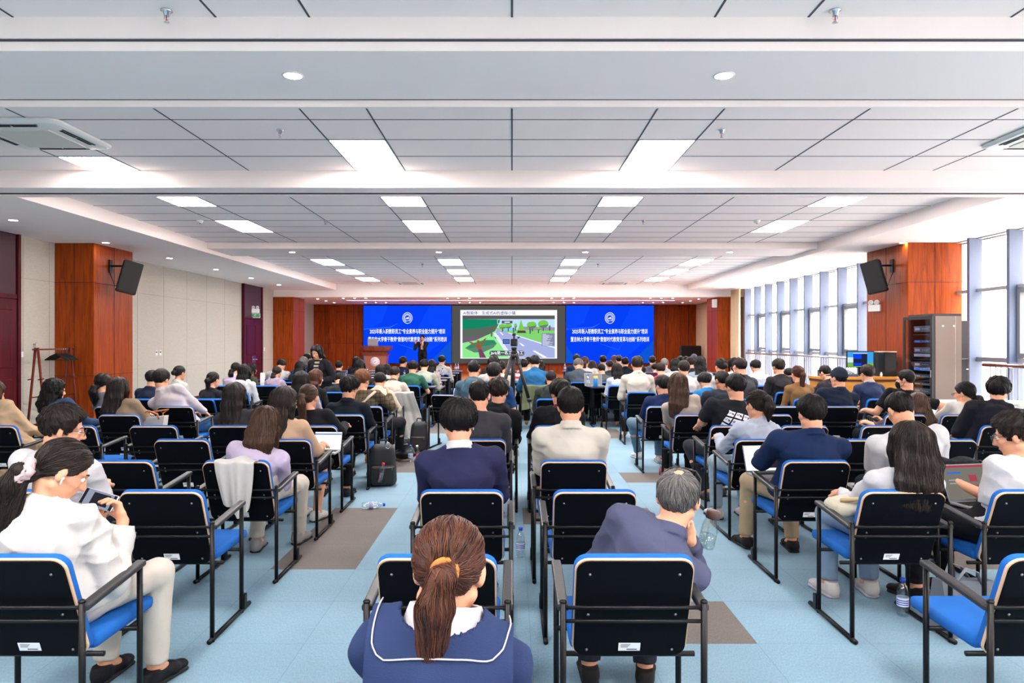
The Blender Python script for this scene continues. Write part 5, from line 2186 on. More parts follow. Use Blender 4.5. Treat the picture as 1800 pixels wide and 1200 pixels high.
def top_mesh(name, F, vox, sleeve='long', thick=0.014, collar=None, hood=False, amp=0.004, seed=0, hem=None, length=0.0):
    pr = list(F['torso'])
    P, sp, N, nd, fb, r = F['P'], F['sp'], F['N'], F['nd'], F['fb'], F['r']
    if length:
        pr.append((prim_ec(P, P - UP * length, r, 0.18, 0.13, 0.2, 0.14), 0.03))
    for s in (-1, 1):
        a = F['A'][s]
        um = F['um']
        if sleeve == 'long':
            pr.append((prim_rc(a['S'], a['E'], 0.052 * um, 0.045 * um), 0.025))
            e = a['E'] + (a['W'] - a['E']) * 0.97
            pr.append((prim_cut(a['E'], e, 0.045 * um, 0.034 * um), 0.02))
        else:
            q = {'short': 0.72, 'elbow': 1.0, 'none': 0.12}.get(sleeve, 0.72)
            e = a['S'] + (a['E'] - a['S']) * q
            pr.append((prim_cut(a['S'] - (a['E'] - a['S']) * 0.02, e, 0.056 * um, 0.052 * um), 0.025))
    if hood:
        pts = [N + r * 0.085 + fb * 0.02, N + r * 0.085 - fb * 0.05 - sp * 0.005, N - fb * 0.095 - sp * 0.015, N - r * 0.085 - fb * 0.05 - sp * 0.005, N - r * 0.085 + fb * 0.02]
        for i in range(4):
            pr.append((prim_rc(pts[i], pts[i + 1], 0.022, 0.022), 0.02))
        pr.append((prim_el(N - fb * 0.1 - sp * 0.075, np.stack([r, fb, sp]), (0.115, 0.035, 0.085)), 0.025))
    v = volume(pr, vox, thick)
    wrinkle(v, amp * 1.5, seed)
    X, Y, Z = v.ax[0][:, None, None], v.ax[1][None, :, None], v.ax[2][None, None, :]
    # neckline: cut across the neck, higher at the back
    cpt = N + nd * (0.028 if not hood else 0.05)
    cn = nrm(nd + fb * 0.25)
    dN = np.sqrt((X - cpt[0]) ** 2 + (Y - cpt[1]) ** 2 + (Z - cpt[2]) ** 2)
    v.F = np.maximum(v.F, np.minimum((X - cpt[0]) * cn[0] + (Y - cpt[1]) * cn[1] + (Z - cpt[2]) * cn[2], 0.082 - dN).astype(np.float32)) if not hood else v.F
    # hem
    hp = P - sp * (0.05 if hem is None else hem) - UP * length
    v.F = np.maximum(v.F, -((X - hp[0]) * sp[0] + (Y - hp[1]) * sp[1] + (Z - hp[2]) * sp[2]).astype(np.float32))
    if collar:
        c = N + nd * 0.03 - fb * 0.004
        ax = nrm(nd + fb * 0.25)
        hh, rad = collar

        def fn(X, Y, Z):
            qx, qy, qz = X - c[0], Y - c[1], Z - c[2]
            t = qx * ax[0] + qy * ax[1] + qz * ax[2]
            rr = np.sqrt(np.maximum(qx * qx + qy * qy + qz * qz - t * t, 0))
            return np.maximum(np.abs(rr - (rad - 0.25 * t)) - 0.0065, np.abs(t) - hh)
        v.put(fn, c - 0.12, c + 0.12, 0.008)
    V, Q = v.mesh()
    return np_mesh(name, V, Q)


def collar_mesh(F, vox, hh=0.024, rad=0.068, off=0.03):
    N, nd, fb = F['N'], F['nd'], F['fb']
    c = N + nd * off - fb * 0.004
    ax = nrm(nd + fb * 0.25)
    v = Vol(c - 0.12, c + 0.12, vox)

    def fn(X, Y, Z):
        qx, qy, qz = X - c[0], Y - c[1], Z - c[2]
        t = qx * ax[0] + qy * ax[1] + qz * ax[2]
        rr = np.sqrt(np.maximum(qx * qx + qy * qy + qz * qz - t * t, 0))
        return np.maximum(np.abs(rr - (rad - 0.3 * t)) - 0.007, np.abs(t) - hh)
    v.put(fn, c - 0.12, c + 0.12)
    V, Q = v.mesh()
    return np_mesh('collar', V, Q)


def bottom_mesh(name, F, vox, kind='trousers', seed=0, wide=1.0):
    P, r = F['P'], F['r']
    pr = [(prim_ec(P - UP * 0.02, P + F['sp'] * 0.1, r, 0.172, 0.122, 0.15, 0.11), 0.03)]
    cuts = []
    for s in (-1, 1):
        l = F['lg'][s]
        pr.append((prim_rc(l['H'], l['K'], 0.088 * wide, 0.06 * wide), 0.03))
        if kind == 'trousers':
            e = l['A'] + UP * 0.012
            pr.append((prim_cut(l['K'], e, 0.06 * wide, 0.048 * wide), 0.025))
        elif kind == 'shorts':
            pass
    if kind == 'skirt':
        k = (F['lg'][-1]['K'] + F['lg'][1]['K']) / 2
        pr.append((prim_ec(P, k, r, 0.17, 0.1, 0.18, 0.075), 0.03))
    v = volume(pr, vox, 0.008)
    wrinkle(v, 0.0035, seed, (0.05, 0.13))
    V, Q = v.mesh()
    return np_mesh(name, V, Q)


_SHOE = {}


def shoe_mesh(kind):
    if kind in _SHOE:
        return _SHOE[kind]
    pr = [(prim_ec(V3(0, -0.05, 0.045), V3(0, 0.09, 0.04), V3(1, 0, 0), 0.036, 0.04, 0.044, 0.034), 0.02), (prim_ec(V3(0, 0.09, 0.036), V3(0, 0.165, 0.03), V3(1, 0, 0), 0.044, 0.03, 0.036, 0.022), 0.02), (prim_rc(V3(0, -0.035, 0.05), V3(0, -0.03, 0.1), 0.038, 0.04), 0.03)]
    v = volume(pr, 0.007)
    X, Y, Z = v.ax[0][:, None, None], v.ax[1][None, :, None], v.ax[2][None, None, :]
    v.F = np.maximum(v.F, (0.014 - Z) + 0 * X + 0 * Y).astype(np.float32)
    v.F = np.maximum(v.F, (Z - (0.1 if kind == 'sneaker' else 0.085 if kind == 'leather' else 0.12)) + 0 * X + 0 * Y).astype(np.float32)
    up = np_mesh('shoe', *v.mesh())
    v = volume([(prim_ec(V3(0, -0.055, 0.012), V3(0, 0.16, 0.012), V3(1, 0, 0), 0.042, 0.016, 0.046, 0.016), 0.0)], 0.007)
    X, Y, Z = v.ax[0][:, None, None], v.ax[1][None, :, None], v.ax[2][None, None, :]
    v.F = np.maximum(v.F, np.abs(Z - 0.012) - 0.011 + 0 * X + 0 * Y).astype(np.float32)
    _SHOE[kind] = (up, np_mesh('sole', *v.mesh()))
    return _SHOE[kind]


def child(name, me, m, parent, M=None):
    o = bpy.data.objects.new(name, me)
    COL.objects.link(o)
    o.parent = parent
    if len(me.materials) == 0:
        me.materials.append(m)
    else:
        o.material_slots[0].link = 'OBJECT'
        o.material_slots[0].material = m
    if M is not None:
        o.matrix_local = M
    return o


def head_matrix(F):
    M = Matrix.Identity(4)
    for i in range(3):
        for j in range(3):
            M[i][j] = F['HR'][i, j]
        M[i][3] = F['Hc'][i]
    return M


M_eye = plain('eye_white', srgb(226, 222, 218), 0.25)
M_iris = plain('iris', srgb(34, 22, 18), 0.2)
M_lip = plain('lips', srgb(178, 96, 88), 0.45)


def face_parts(F, root, hc):
    MH = head_matrix(F)
    for s in (-1, 1):
        a = MB()
        bm = bmesh.new()
        bmesh.ops.create_uvsphere(bm, u_segments=12, v_segments=8, radius=0.0115)
        a.smooth = True
        a.addbm(bm, Matrix.Translation((0.031 * s, 0.079, 0.008)))
        a.cur = 1
        bm = bmesh.new()
        bmesh.ops.create_uvsphere(bm, u_segments=10, v_segments=6, radius=0.0062)
        a.addbm(bm, Matrix.Translation((0.031 * s, 0.0856, 0.008)))
        a.build('eye', [M_eye, M_iris], root, MH)
        a = MB()
        a.tube([(0.014 * s, 0.0935, 0.03), (0.032 * s, 0.09, 0.035), (0.05 * s, 0.074, 0.029)], [0.0035, 0.004, 0.002], 6, flat=(1.0, 0.8))
        a.build('eyebrow', hair_mat(hc), root, MH)
    a = MB()
    a.tube([(-0.022, 0.0895, -0.058), (-0.008, 0.0965, -0.056), (0.008, 0.0965, -0.056), (0.022, 0.0895, -0.058)], [0.002, 0.0045, 0.0045, 0.002], 6)
    a.build('lips', M_lip, root, MH)


def glasses_part(F, root, m=None):
    a = MB()
    for s in (-1, 1):
        a.tube([(0.034 * s + 0.024 * math.cos(t), 0.11, 0.006 + 0.019 * math.sin(t)) for t in np.linspace(0, 2 * PI, 17)], 0.0014, 6, caps=False)
        a.tube([(0.058 * s, 0.108, 0.012), (0.078 * s, 0.06, 0.014), (0.084 * s, -0.005, 0.012), (0.083 * s, -0.025, -0.008)], 0.0016, 6)
    a.tube([(-0.01, 0.112, 0.01), (0.01, 0.112, 0.01)], 0.0014, 6)
    a.build('glasses_frame', m or plain('specs', srgb(40, 40, 44), 0.3, metal=0.5), root, head_matrix(F))
    g_ = MB()
    for s in (-1, 1):
        g_.add([(0.034 * s + 0.023 * math.cos(t), 0.11, 0.006 + 0.018 * math.sin(t)) for t in np.linspace(0, 2 * PI, 16, endpoint=False)], [tuple(range(16))])
    g_.build('glasses_lens', clear_glass('lens_glass', (0.93, 0.94, 0.97, 1), 0.12), root, head_matrix(F))
# ------------------------------------------------------------------ the audience, rows near the camera: each person built singly
ROW = {-1: 1.5, 0: 2.58, 1: 3.70, 2: 4.62, 3: 5.61, 4: 6.52, 5: 7.51, 6: 8.47, 7: 9.54, 8: 10.8, 9: 12.25}
SEED = [10]
BLUE, NAVY, BLK = (58, 98, 150), (26, 36, 66), (22, 22, 26)
FIG = {}


def near(lab, px, ytop, row, cx, hd=0.2, sex='m', yaw=0, pitch=8, roll=0, byaw=None, hair='short', hc='black', top=(200, 200, 200), pat=None, sleeve='long', thick=0.014, collar=None, ccol=None, hood=False, bot=BLK, botkind='trousers',
         arms='lap', legs=None, tone=0, face=False, specs=False, L=None, side=0.0, shoe=(30, 30, 34), shoekind='leather', sole=(40, 40, 42), buds=False, chairkw=None, build=1.0, zadj=0.0, scr=None, amp=0.004, curl=0.6, dx=0.0, key=None, nochair=False, length=0.0, hw=1.08):
    SEED[0] += 13
    seed = SEED[0]
    d0 = ROW[row] if not isinstance(row, float) else row
    d = d0 + hd
    zt = EYE - (ytop - 600) / FPX * d
    zc = zt - (0.135 if pitch < 25 else 0.13) + zadj
    Xh = (px - 900) / FPX * d
    root = thing('person', lab, 'person', (cx + dx, d0 + 0.285, 0))
    rv = V3(*root.location)
    if byaw is None:
        byaw = yaw * 0.25
    if not isinstance(arms, str):
        aa = []
        for t in arms:
            if t[0] == 'px':
                w = np.array(at(t[1], t[2], t[3])) - rv
                aa.append((w[0], w[1], w[2], 'abs') + tuple(t[4:]))
            else:
                aa.append(t)
        arms = aa
    Hc = V3(Xh, d, zc) - rv
    vox = 0.0062 if d0 < 4.0 else 0.0075 if d0 < 6.0 else 0.0095
    F = figure(Hc, sex, byaw, yaw, pitch, roll, arms, legs, build=build, hand_curl=curl)
    child('body', body_mesh('body', F, vox), skin(tone), root)
    child('top', top_mesh('top', F, vox * 1.1, sleeve, thick, collar, hood, amp, seed, length=length), cloth(top, 0.9, *(pat or (None, None))), root)
    if ccol:
        child('collar', collar_mesh(F, 0.006) if key != 'ponytail' else collar_mesh(F, 0.006, 0.05, 0.097, 0.03), cloth(ccol), root)
    child('skirt' if botkind == 'skirt' else 'trousers', bottom_mesh('bottom', F, 0.011, botkind, seed), cloth(bot), root)
    ns = 1400 if d0 < 3 else 900 if d0 < 5 else 450 if d0 < 7.6 else 220
    g = F['HR'].T @ V3(0, 0, -1)
    fw = F['HR'].T @ F['f']
    hm, tie = hair_mesh('hair', hair, 0.006 if d0 < 6 else 0.008, g, seed, ns, L, side, fw, hw)
    ho = child('hair', hm, hair_mat(hc), root, head_matrix(F))
    if scr:
        tie_part(scr, tie, ho)
    up, so = shoe_mesh(shoekind)
    for s in (-1, 1):
        A = F['lg'][s]['A']
        MS = Matrix.Translation((A[0], A[1], 0.0)) @ Matrix.Rotation(-math.radians(byaw) - 0.12 * s, 4, 'Z')
        h_ = child('shoe', up, cloth(shoe, 0.6), root, MS)
        child('sole', so, cloth(sole, 0.7), h_)
    if face:
        face_parts(F, root, hc)
    if specs:
        glasses_part(F, root)
    if buds:
        for s in (-1, 1):
            a = MB()
            a.lathe([(0.0, -0.008), (0.008, -0.004), (0.008, 0.004), (0.0, 0.008)], 10, Matrix.Translation((0.083 * s, 0.004, -0.016)))
            a.tube([(0.085 * s, 0.004, -0.016), (0.083 * s, 0.012, -0.042)], 0.0032, 8)
            a.build('earbud', M_whitep, root, head_matrix(F))
    if not nochair:
        chair(cx, d0, 'armchair under the ' + lab, d0 < 8.6, **(chairkw or {}))
    FIG[key or lab] = (F, root)
    return F, root


def tie_part(kind, tie, ho):
    a = MB()
    if kind[0] == 'scrunchie':
        pts, rr = [], []
        for k in range(60):
            t = 2 * PI * k / 59
            w = 0.008 * math.sin(9 * t)
            pts.append(tie + V3((0.034 + 0.006 * math.sin(7 * t)) * math.cos(t), w - 0.01, (0.034 + 0.006 * math.sin(5 * t + 1)) * math.sin(t)))
            rr.append(0.018 + 0.005 * math.sin(11 * t))
        a.tube(pts, rr, 12)
    elif kind[0] == 'clip':
        for q in (-1, 1):
            a.tube([tie + V3(0.03 * q, -0.045, 0.03), tie + V3(0.012 * q, -0.06, 0.0), tie + V3(0.03 * q, -0.045, -0.03)], 0.006, 8)
        a.tube([tie + V3(-0.03, -0.05, 0.0), tie + V3(0.03, -0.05, 0.0)], 0.007, 8)
    else:
        pts = [tie + V3(0.026 * math.cos(t), 0.008 * math.sin(t * 2) - 0.004, 0.026 * math.sin(t)) for t in np.linspace(0, 2 * PI, 25)]
        a.tube(pts, 0.009, 10)
    a.build('hair_tie', cloth(kind[1]), ho)


# --- middle block
near('person in navy jacket with white collar and long brown ponytail', 790, 906, -1, -0.21, 0.22, 'f', 6, 10, hair='pony', hc='redbrown', top=(40, 54, 92), collar=None, ccol=(228, 222, 228), L=0.34, side=0.035, scr=('band', (214, 120, 62)), thick=0.02, amp=0.004,
     arms=((-0.075, 0.06, -0.16, 'head', (-0.25, 0.5, -1), (-0.12, -0.1, 1.0), (1, 0.2, 0)), (0.1, 0.32, 0.68)), key='ponytail')
near('person with grey hair in slate shirt resting his chin on his hand', 1192, 818, 0, 0.452, 0.3, 'm', 24, 2, 4, byaw=6, hair='bald', hc='grey', top=(74, 78, 104), collar=(0.022, 0.07), thick=0.012, bot=(40, 42, 52), amp=0.005,
     arms=((-0.02, 0.34, 0.68), (0.03, 0.1, -0.19, 'head', (0.25, 0.3, -1), (-0.25, 0.1, 1.0), (-0.6, -0.8, 0))), curl=1.1, key='grey', shoe=(36, 34, 34))
near('person in navy jacket with striped collar and black bowl haircut', 806, 700, 1, -0.267, 0.2, 'm', -6, 12, hair='bowl', hc='black', top=(38, 40, 72), ccol=(214, 216, 228), buds=True, thick=0.018, arms='lap', key='bowl')
near('person in cream collared jacket with neat black hair', 1003, 680, 2, 0.41, 0.18, 'm', 2, 6, hair='short', top=(222, 212, 196), collar=(0.03, 0.07), thick=0.02, arms='close', build=1.06, amp=0.005)
near('person in charcoal crewneck sweater with short black hair', 843, 667, 3, -0.27, 0.18, 'm', 4, 4, hair='fade', top=(58, 58, 64), thick=0.018, build=1.05, bot=(34, 46, 74))
near('person in black hoodie and mask behind the charcoal sweater', 877, 664, 4, -0.22, 0.2, 'm', 14, 8, hair='thick', hc='dark', top=(22, 23, 27), hood=True, thick=0.02)
near('person in black jacket with maroon neckline, tousled black hair', 984, 667, 4, 0.43, 0.2, 'm', -22, 6, hair='thick', top=(26, 26, 30), ccol=(96, 34, 48), thick=0.024, amp=0.008)

# --- left block
near('person in white jacket looking down at a phone, pink scrunchie', 108, 772, 0, -1.86, 0.28, 'f', 50, 36, byaw=10, hair='lowpony', hc='dark', top=(232, 228, 222), L=0.46, side=0.06, scr=('scrunchie', (222, 188, 190)), thick=0.028, amp=0.008, collar=(0.016, 0.068),
     bot=(226, 216, 200), arms=(('px', 148, 925, 3.04, (-0.4, -0.3, -0.8), (0.35, 0.35, 0.75), (0.3, -0.6, 0.5)), ('px', 216, 916, 3.0, (0.15, -0.3, -1), (-0.35, 0.1, 0.9), (-0.5, -0.5, 0.1))), buds=True, curl=0.75, face=True, key='phone', shoe=(24, 24, 28))
near('person in white tee with clear glasses behind the phone user', 111, 713, 1, -2.6, 0.22, 'm', 62, 16, byaw=12, hair='thick', hc='dark', top=(226, 226, 232), sleeve='elbow', specs=True, face=True, thick=0.016, arms='close', bot=(40, 46, 60), build=1.12)
near('person in lilac knit top bending forward, brown bob hair', 466, 716, 2, -1.83, 0.26, 'f', 6, 42, hair='bob', hc='brown', top=(206, 186, 224), sleeve='elbow', thick=0.012, bot=(226, 214, 196), arms='close', L=0.17, shoe=(140, 138, 140), shoekind='sneaker', legs={1: ((0.2, 0.42, 0.51), (0.14, 0.6, 0.09))})
near('person in peach blouse with very long black hair and earrings', 500, 680, 3, -1.84, 0.18, 'f', 40, 10, byaw=10, hair='long', hc='dark', top=(220, 172, 138), thick=0.012, bot=(22, 22, 26), botkind='skirt', L=0.44, side=0.03, arms=((-0.1, 0.34, 0.7), (0.1, 0.3, 0.68)), shoe=(222, 220, 216), shoekind='sneaker', legs={1: ((0.12, 0.4, 0.51), (0.1, 0.3, 0.09))}, face=True)
near('person with curly brown ponytail in black top', 543, 674, 4, -1.86, 0.2, 'f', 10, 8, hair='pony', hc='brown', top=(28, 28, 32), L=0.34, thick=0.016, side=-0.01, arms='tablet')
near('person in black shirt with wavy black hair, at the left aisle', 614, 662, 5, -1.82, 0.22, 'm', 20, 10, hair='spiky', top=(22, 28, 36), collar=(0.026, 0.068), thick=0.014, bot=(24, 26, 30))
near('person in brown plaid shirt with auburn hair and a pale strap', 637, 650, 6, -1.8, 0.24, 'm', 22, 14, hair='thick', hc='auburn', top=(92, 78, 58), pat=('plaid:0.05:0.25', (36, 34, 32)), thick=0.016, bot=(28, 28, 32), shoe=(190, 126, 62), shoekind='boot', sole=(170, 120, 70), legs={1: ((0.34, 0.36, 0.54), (0.27, 0.62, 0.09))},
     arms=((-0.1, 0.3, 0.66), (0.16, 0.32, 0.9, 'r', None, (-0.2, 0.2, 1), (-1, 0, 0))), key='strap')
near('person in dark suit with long straight black hair, left block', 413, 672, 4, -2.62, 0.18, 'f', 6, 8, hair='long', hc='dark', top=(50, 48, 52), thick=0.018, L=0.42)
near('person in tan coat with long sleek black hair beside a white tote', 209, 663, 5, -4.24, 0.2, 'f', 10, 8, hair='long', hc='dark', top=(150, 126, 100), thick=0.02, L=0.36, side=0.05)
near('person in denim hooded jacket with shoulder-length wavy black hair', 96, 665, 5, -4.92, 0.22, 'f', 34, 12, hair='wavy', hc='black', top=(44, 70, 106), hood=True, thick=0.018, L=0.19)
near('person in tan trench coat cut off by the left edge', -14, 668, 4, -4.86, 0.3, 'f', 30, 20, hair='long', hc='brown', top=(204, 168, 130), thick=0.024, L=0.24, amp=0.007, bot=(196, 160, 122), length=0.2)
near('person in pale pink shirt and blue jeans with short black hair', 284, 648, 6, -4.1, 0.2, 'm', 12, 8, hair='short', top=(222, 208, 216), collar=(0.026, 0.068), bot=(52, 88, 138), thick=0.014, arms='lap', build=1.06, legs={1: ((0.34, 0.36, 0.53), (0.3, 0.42, 0.09))})
near('person in grey and black raglan top with a low black ponytail', 181, 655, 6, -4.86, 0.22, 'f', 12, 14, hair='lowpony', top=(120, 122, 130), thick=0.012, L=0.24)
near('person with long black hair over a pink top', 530, 652, 6, -2.62, 0.18, 'f', 4, 8, hair='long', top=(224, 196, 198), thick=0.014, L=0.36)

# --- right block
near('person in white shirt with very long straight black hair', 1600, 741, 1, 2.075, 0.1, 'f', -4, 10, hair='long', hc='dark', top=(226, 228, 236), thick=0.016, L=0.26, side=0.05, amp=0.006, dx=0.06, bot=(134, 158, 192), shoe=(226, 220, 214), shoekind='sneaker', sole=(206, 196, 214), arms='lap', hw=1.3, key='longhair')
near('person in white tee bending his cropped head forward', 1583, 690, 2, 2.84, 0.3, 'm', -4, 34, hair='fade', hc='black', top=(222, 222, 226), sleeve='short', thick=0.014, build=1.16, arms='close', bot=(40, 42, 50))
near('person in white tee and glasses typing on a laptop, right edge', 1785, 724, 1, 2.78, 0.26, 'm', -48, 18, byaw=-22, hair='thick', hc='dark', top=(226, 226, 230), sleeve='short', specs=True, face=True, thick=0.016, bot=(24, 24, 30), arms=(('px', 1728, 905, 4.15, None, (-0.9, 0.5, -0.1), (0.2, 0.2, -1)), (0.14, 0.34, 0.72)), curl=0.35, key='typing')
near('person in navy polo shirt, broad back, beige trousers', 1426, 693, 2, 2.02, 0.2, 'm', -6, 10, hair='short', top=(24, 40, 76), collar=(0.024, 0.074), thick=0.016, build=1.2, bot=(190, 162, 128), shoe=(26, 24, 24), arms='tablet', legs={-1: ((-0.2, 0.42, 0.53), (-0.2, 0.5, 0.09))}, key='polo')
near('person in pale blue hooded jacket with a high dark ponytail', 1331, 684, 3, 2.02, 0.2, 'f', -24, 8, hair='highpony', hc='dark', top=(186, 196, 220), hood=True, thick=0.018, L=0.2, side=-0.02, amp=0.008, bot=(150, 176, 196), shoe=(208, 204, 214), shoekind='sneaker', arms='tablet', key='bluehood')
near('person in black tee with a grid of white logo squares', 1293, 656, 4, 2.08, 0.2, 'm', -18, 10, hair='short', top=(30, 32, 38), sleeve='short', thick=0.014, build=1.2, bot=(46, 48, 56), specs=True, arms='tablet', key='logo', legs={-1: ((-0.24, 0.38, 0.52), (-0.12, 0.2, 0.09))}, shoe=(70, 66, 62))
near('person in taupe tee with long brown hair tilting sideways', 1191, 655, 5, 1.98, 0.2, 'f', -8, 10, 6, hair='long', hc='brown', top=(180, 164, 150), sleeve='short', thick=0.012, L=0.3, side=0.05, arms='close')
near('person in navy suit jacket and jeans at the right aisle', 1165, 659, 6, 1.86, 0.22, 'm', -26, 12, hair='short', top=(28, 40, 78), collar=(0.02, 0.07), thick=0.018, bot=(96, 124, 146), shoe=(226, 226, 226), shoekind='sneaker', sole=(220, 220, 220), legs={-1: ((-0.28, 0.4, 0.53), (-0.14, 0.72, 0.09))}, arms='close')
near('person in black hoodie with glasses near the right windows', 1755, 661, 4, 4.62, 0.22, 'm', 34, 8, hair='bowl', top=(28, 28, 36), hood=True, specs=True, thick=0.024, build=1.06, face=True)
near('person in cream top with a low black ponytail by the windows', 1696, 670, 5, 4.86, 0.22, 'f', -34, 12, hair='lowpony', top=(230, 222, 206), thick=0.014, L=0.16, specs=True)
near('person in plum jacket with long brown hair, leaning over sideways', 1612, 690, 5, 4.25, 0.2, 'f', -10, 18, 16, hair='long', hc='brown', top=(96, 72, 78), thick=0.018, L=0.28, side=-0.1)
near('person in navy cap and navy bomber jacket', 1474, 646, 6, 4.0, 0.2, 'm', -22, 2, hair='crop', hc='dark', top=(28, 38, 58), collar=(0.02, 0.07), thick=0.02, build=1.1, key='cap')
near('person in black tee and face mask, one elbow stuck out', 1592, 649, 6, 4.82, 0.2, 'm', -44, 6, byaw=-6, hair='fade', top=(18, 20, 26), sleeve='short', thick=0.014, build=1.1, arms=((-0.24, 0.2, 0.72), ('px', 1640, 740, 8.6, (1, -0.1, 0.2))), key='mask')
near('person in dark hooded jacket with cropped hair, right block', 1269, 650, 6, 2.56, 0.2, 'm', -20, 10, hair='crop', hc='black', top=(44, 48, 56), hood=True, thick=0.018, tone=2)

# --- extras worn by the people just built
F, root = FIG['cap']
v = Vol(CRC - V3(0.13, 0.13, 0.1), CRC + V3(0.13, 0.24, 0.16), 0.006)
X, Y, Z = v.ax[0][:, None, None], v.ax[1][None, :, None], v.ax[2][None, None, :]
v.put(prim_el(CRC + V3(0, 0, 0.004), I3, CRR + V3(0.017, 0.017, 0.026))[0], V3(-1, -1, -1), V3(1, 1, 1))
v.F = np.maximum(v.F, (0.022 + 0.12 * Y - Z) + 0 * X).astype(np.float32)
v.put(prim_ec(V3(-0.0, 0.09, 0.044), V3(0, 0.15, 0.035), V3(1, 0, 0), 0.078, 0.007, 0.06, 0.006)[0], V3(-0.2, 0.05, 0), V3(0.2, 0.25, 0.1), 0.008)
co = child('cap', np_mesh('cap', *v.mesh()), cloth((36, 44, 58)), root, head_matrix(F))
a = MB()
a.lathe([(0.008, 0), (0.006, 0.006), (0, 0.007)], 10, Matrix.Translation((0, -0.012, 0.145)))
a.build('cap_button', cloth((30, 36, 48)), co)

F, root = FIG['mask']
v = Vol(V3(-0.1, -0.02, -0.14), V3(0.1, 0.15, 0.04), 0.005)
X, Y, Z = v.ax[0][:, None, None], v.ax[1][None, :, None], v.ax[2][None, None, :]
v.put(prim_el(V3(0, 0.04, -0.05), I3, (0.068, 0.084, 0.075))[0], V3(-1, -1, -1), V3(1, 1, 1))
v.F = np.maximum(np.maximum(v.F, 0.055 - Y + 0 * X + 0 * Z), np.maximum(Z + 0.012 - 0.15 * (Y - 0.08), -0.108 - Z) + 0 * X).astype(np.float32)
mo = child('face_mask', np_mesh('face_mask', *v.mesh()), cloth((26, 26, 30)), root, head_matrix(F))
a = MB()
for s in (-1, 1):
    a.tube([(0.058 * s, 0.06, -0.025), (0.085 * s, 0.0, 0.012), (0.09 * s, -0.022, -0.004), (0.082 * s, -0.01, -0.03), (0.056 * s, 0.058, -0.085)], 0.0018, 6)
a.build('ear_loop', cloth((26, 26, 30)), mo)

F, root = FIG['strap']
P_ = [F['S'][1] + F['sp'] * 0.05 - F['f'] * 0.05, F['cst'] - F['fb'] * 0.145 + F['sp'] * 0.02, F['wst'] - F['fb'] * 0.13 - F['r'] * 0.13]
a = MB()
a.tube([P_[0] + F['fb'] * 0.06, P_[0]] + P_[1:], 0.02, 8, flat=(1.0, 0.25))
a.build('bag_strap', cloth((200, 186, 164)), root)

F, root = FIG['grey']
MH = head_matrix(F) @ Matrix.Translation((0, -0.012, 0.05)) @ Matrix.Rotation(math.radians(24), 4, 'X')
a = MB()
for s in (-1, 1):
    a.tube([(0.055 * s, 0.098, 0.02), (0.08 * s, 0.06, 0.014), (0.0885 * s, -0.01, -0.01), (0.085 * s, -0.03, -0.05)], 0.0026, 8)
a.tube([(-0.055, 0.098, 0.02), (0, 0.112, 0.022), (0.055, 0.098, 0.02)], 0.004, 8)
a.build('sunglasses', plain('specs_black', srgb(24, 24, 26), 0.3), root, MH)

# shoulder cape collar with white stitching on the navy jacket in front
F, root = FIG['ponytail']
v = Vol(F['N'] - 0.3, F['N'] + 0.3, 0.007)
N, nd, fb, r, sp = F['N'], F['nd'], F['fb'], F['r'], F['sp']
base = volume(F['torso'] + [(prim_rc(F['A'][s]['S'], F['A'][s]['E'], 0.052, 0.045), 0.025) for s in (-1, 1)], 0.007, 0.056, 0.07)
X, Y, Z = base.ax[0][:, None, None], base.ax[1][None, :, None], base.ax[2][None, None, :]
base.F = np.abs(base.F) - 0.0075
q = [(X - N[0]), (Y - N[1]), (Z - N[2])]
lr = q[0] * r[0] + q[1] * r[1] + q[2] * r[2]
ls = q[0] * sp[0] + q[1] * sp[1] + q[2] * sp[2]
lf = q[0] * fb[0] + q[1] * fb[1] + q[2] * fb[2]
base.F = np.maximum(base.F, np.maximum(np.maximum(np.abs(lr) - 0.172, -ls - 0.06), lf - 0.02)).astype(np.float32)
base.F = np.maximum(base.F, 0.098 - np.sqrt(lr ** 2 + (lf * 1.0) ** 2 + 0.0) * 1.0 - np.maximum(0, -ls - 0.02) * 3).astype(np.float32)
cc = child('cape_collar', np_mesh('cape_collar', *base.mesh()), cloth((40, 54, 92)), root)
a = MB()
P0 = volume(F['torso'] + [(prim_rc(F['A'][s]['S'], F['A'][s]['E'], 0.052, 0.045), 0.025) for s in (-1, 1)], 0.007, 0.067, 0.085)
line = [(-0.163, 0.04 - 0.02 * k) for k in range(0, 10)] + [(-0.163 + 0.0163 * k, -0.15) for k in range(1, 20)] + [(0.163, -0.14 + 0.02 * k) for k in range(0, 10)]
Q_ = np.array([N + r * u + sp * 0.07 + fb * w for u, w in line])
for _ in range(12):
    Q_ = Q_ - P0.grad(Q_) * np.clip(P0.sample(Q_), -0.04, 0.04)[:, None]
a.tube([tuple(x) for x in Q_], 0.0022, 5)
a.build('stitching', cloth((206, 206, 214)), cc)

# logo squares on the back of the black tee (white patch, dome mark and text lines)
F, root = FIG['logo']
N, r, sp, fb = F['N'], F['r'], F['sp'], F['fb']
base = volume(F['torso'], 0.009, 0.02, 0.05)
W_, B_ = MB(), MB()
tl = 0.32
ru, su = r * math.cos(tl) - sp * math.sin(tl), sp * math.cos(tl) + r * math.sin(tl)


def on_back(u, w, off):
    p = np.array([N + ru * u + su * w - fb * 0.18])
    for _ in range(10):
        p = p - base.grad(p) * np.clip(base.sample(p) - off, -0.05, 0.05)[:, None]
    return tuple(p[0])


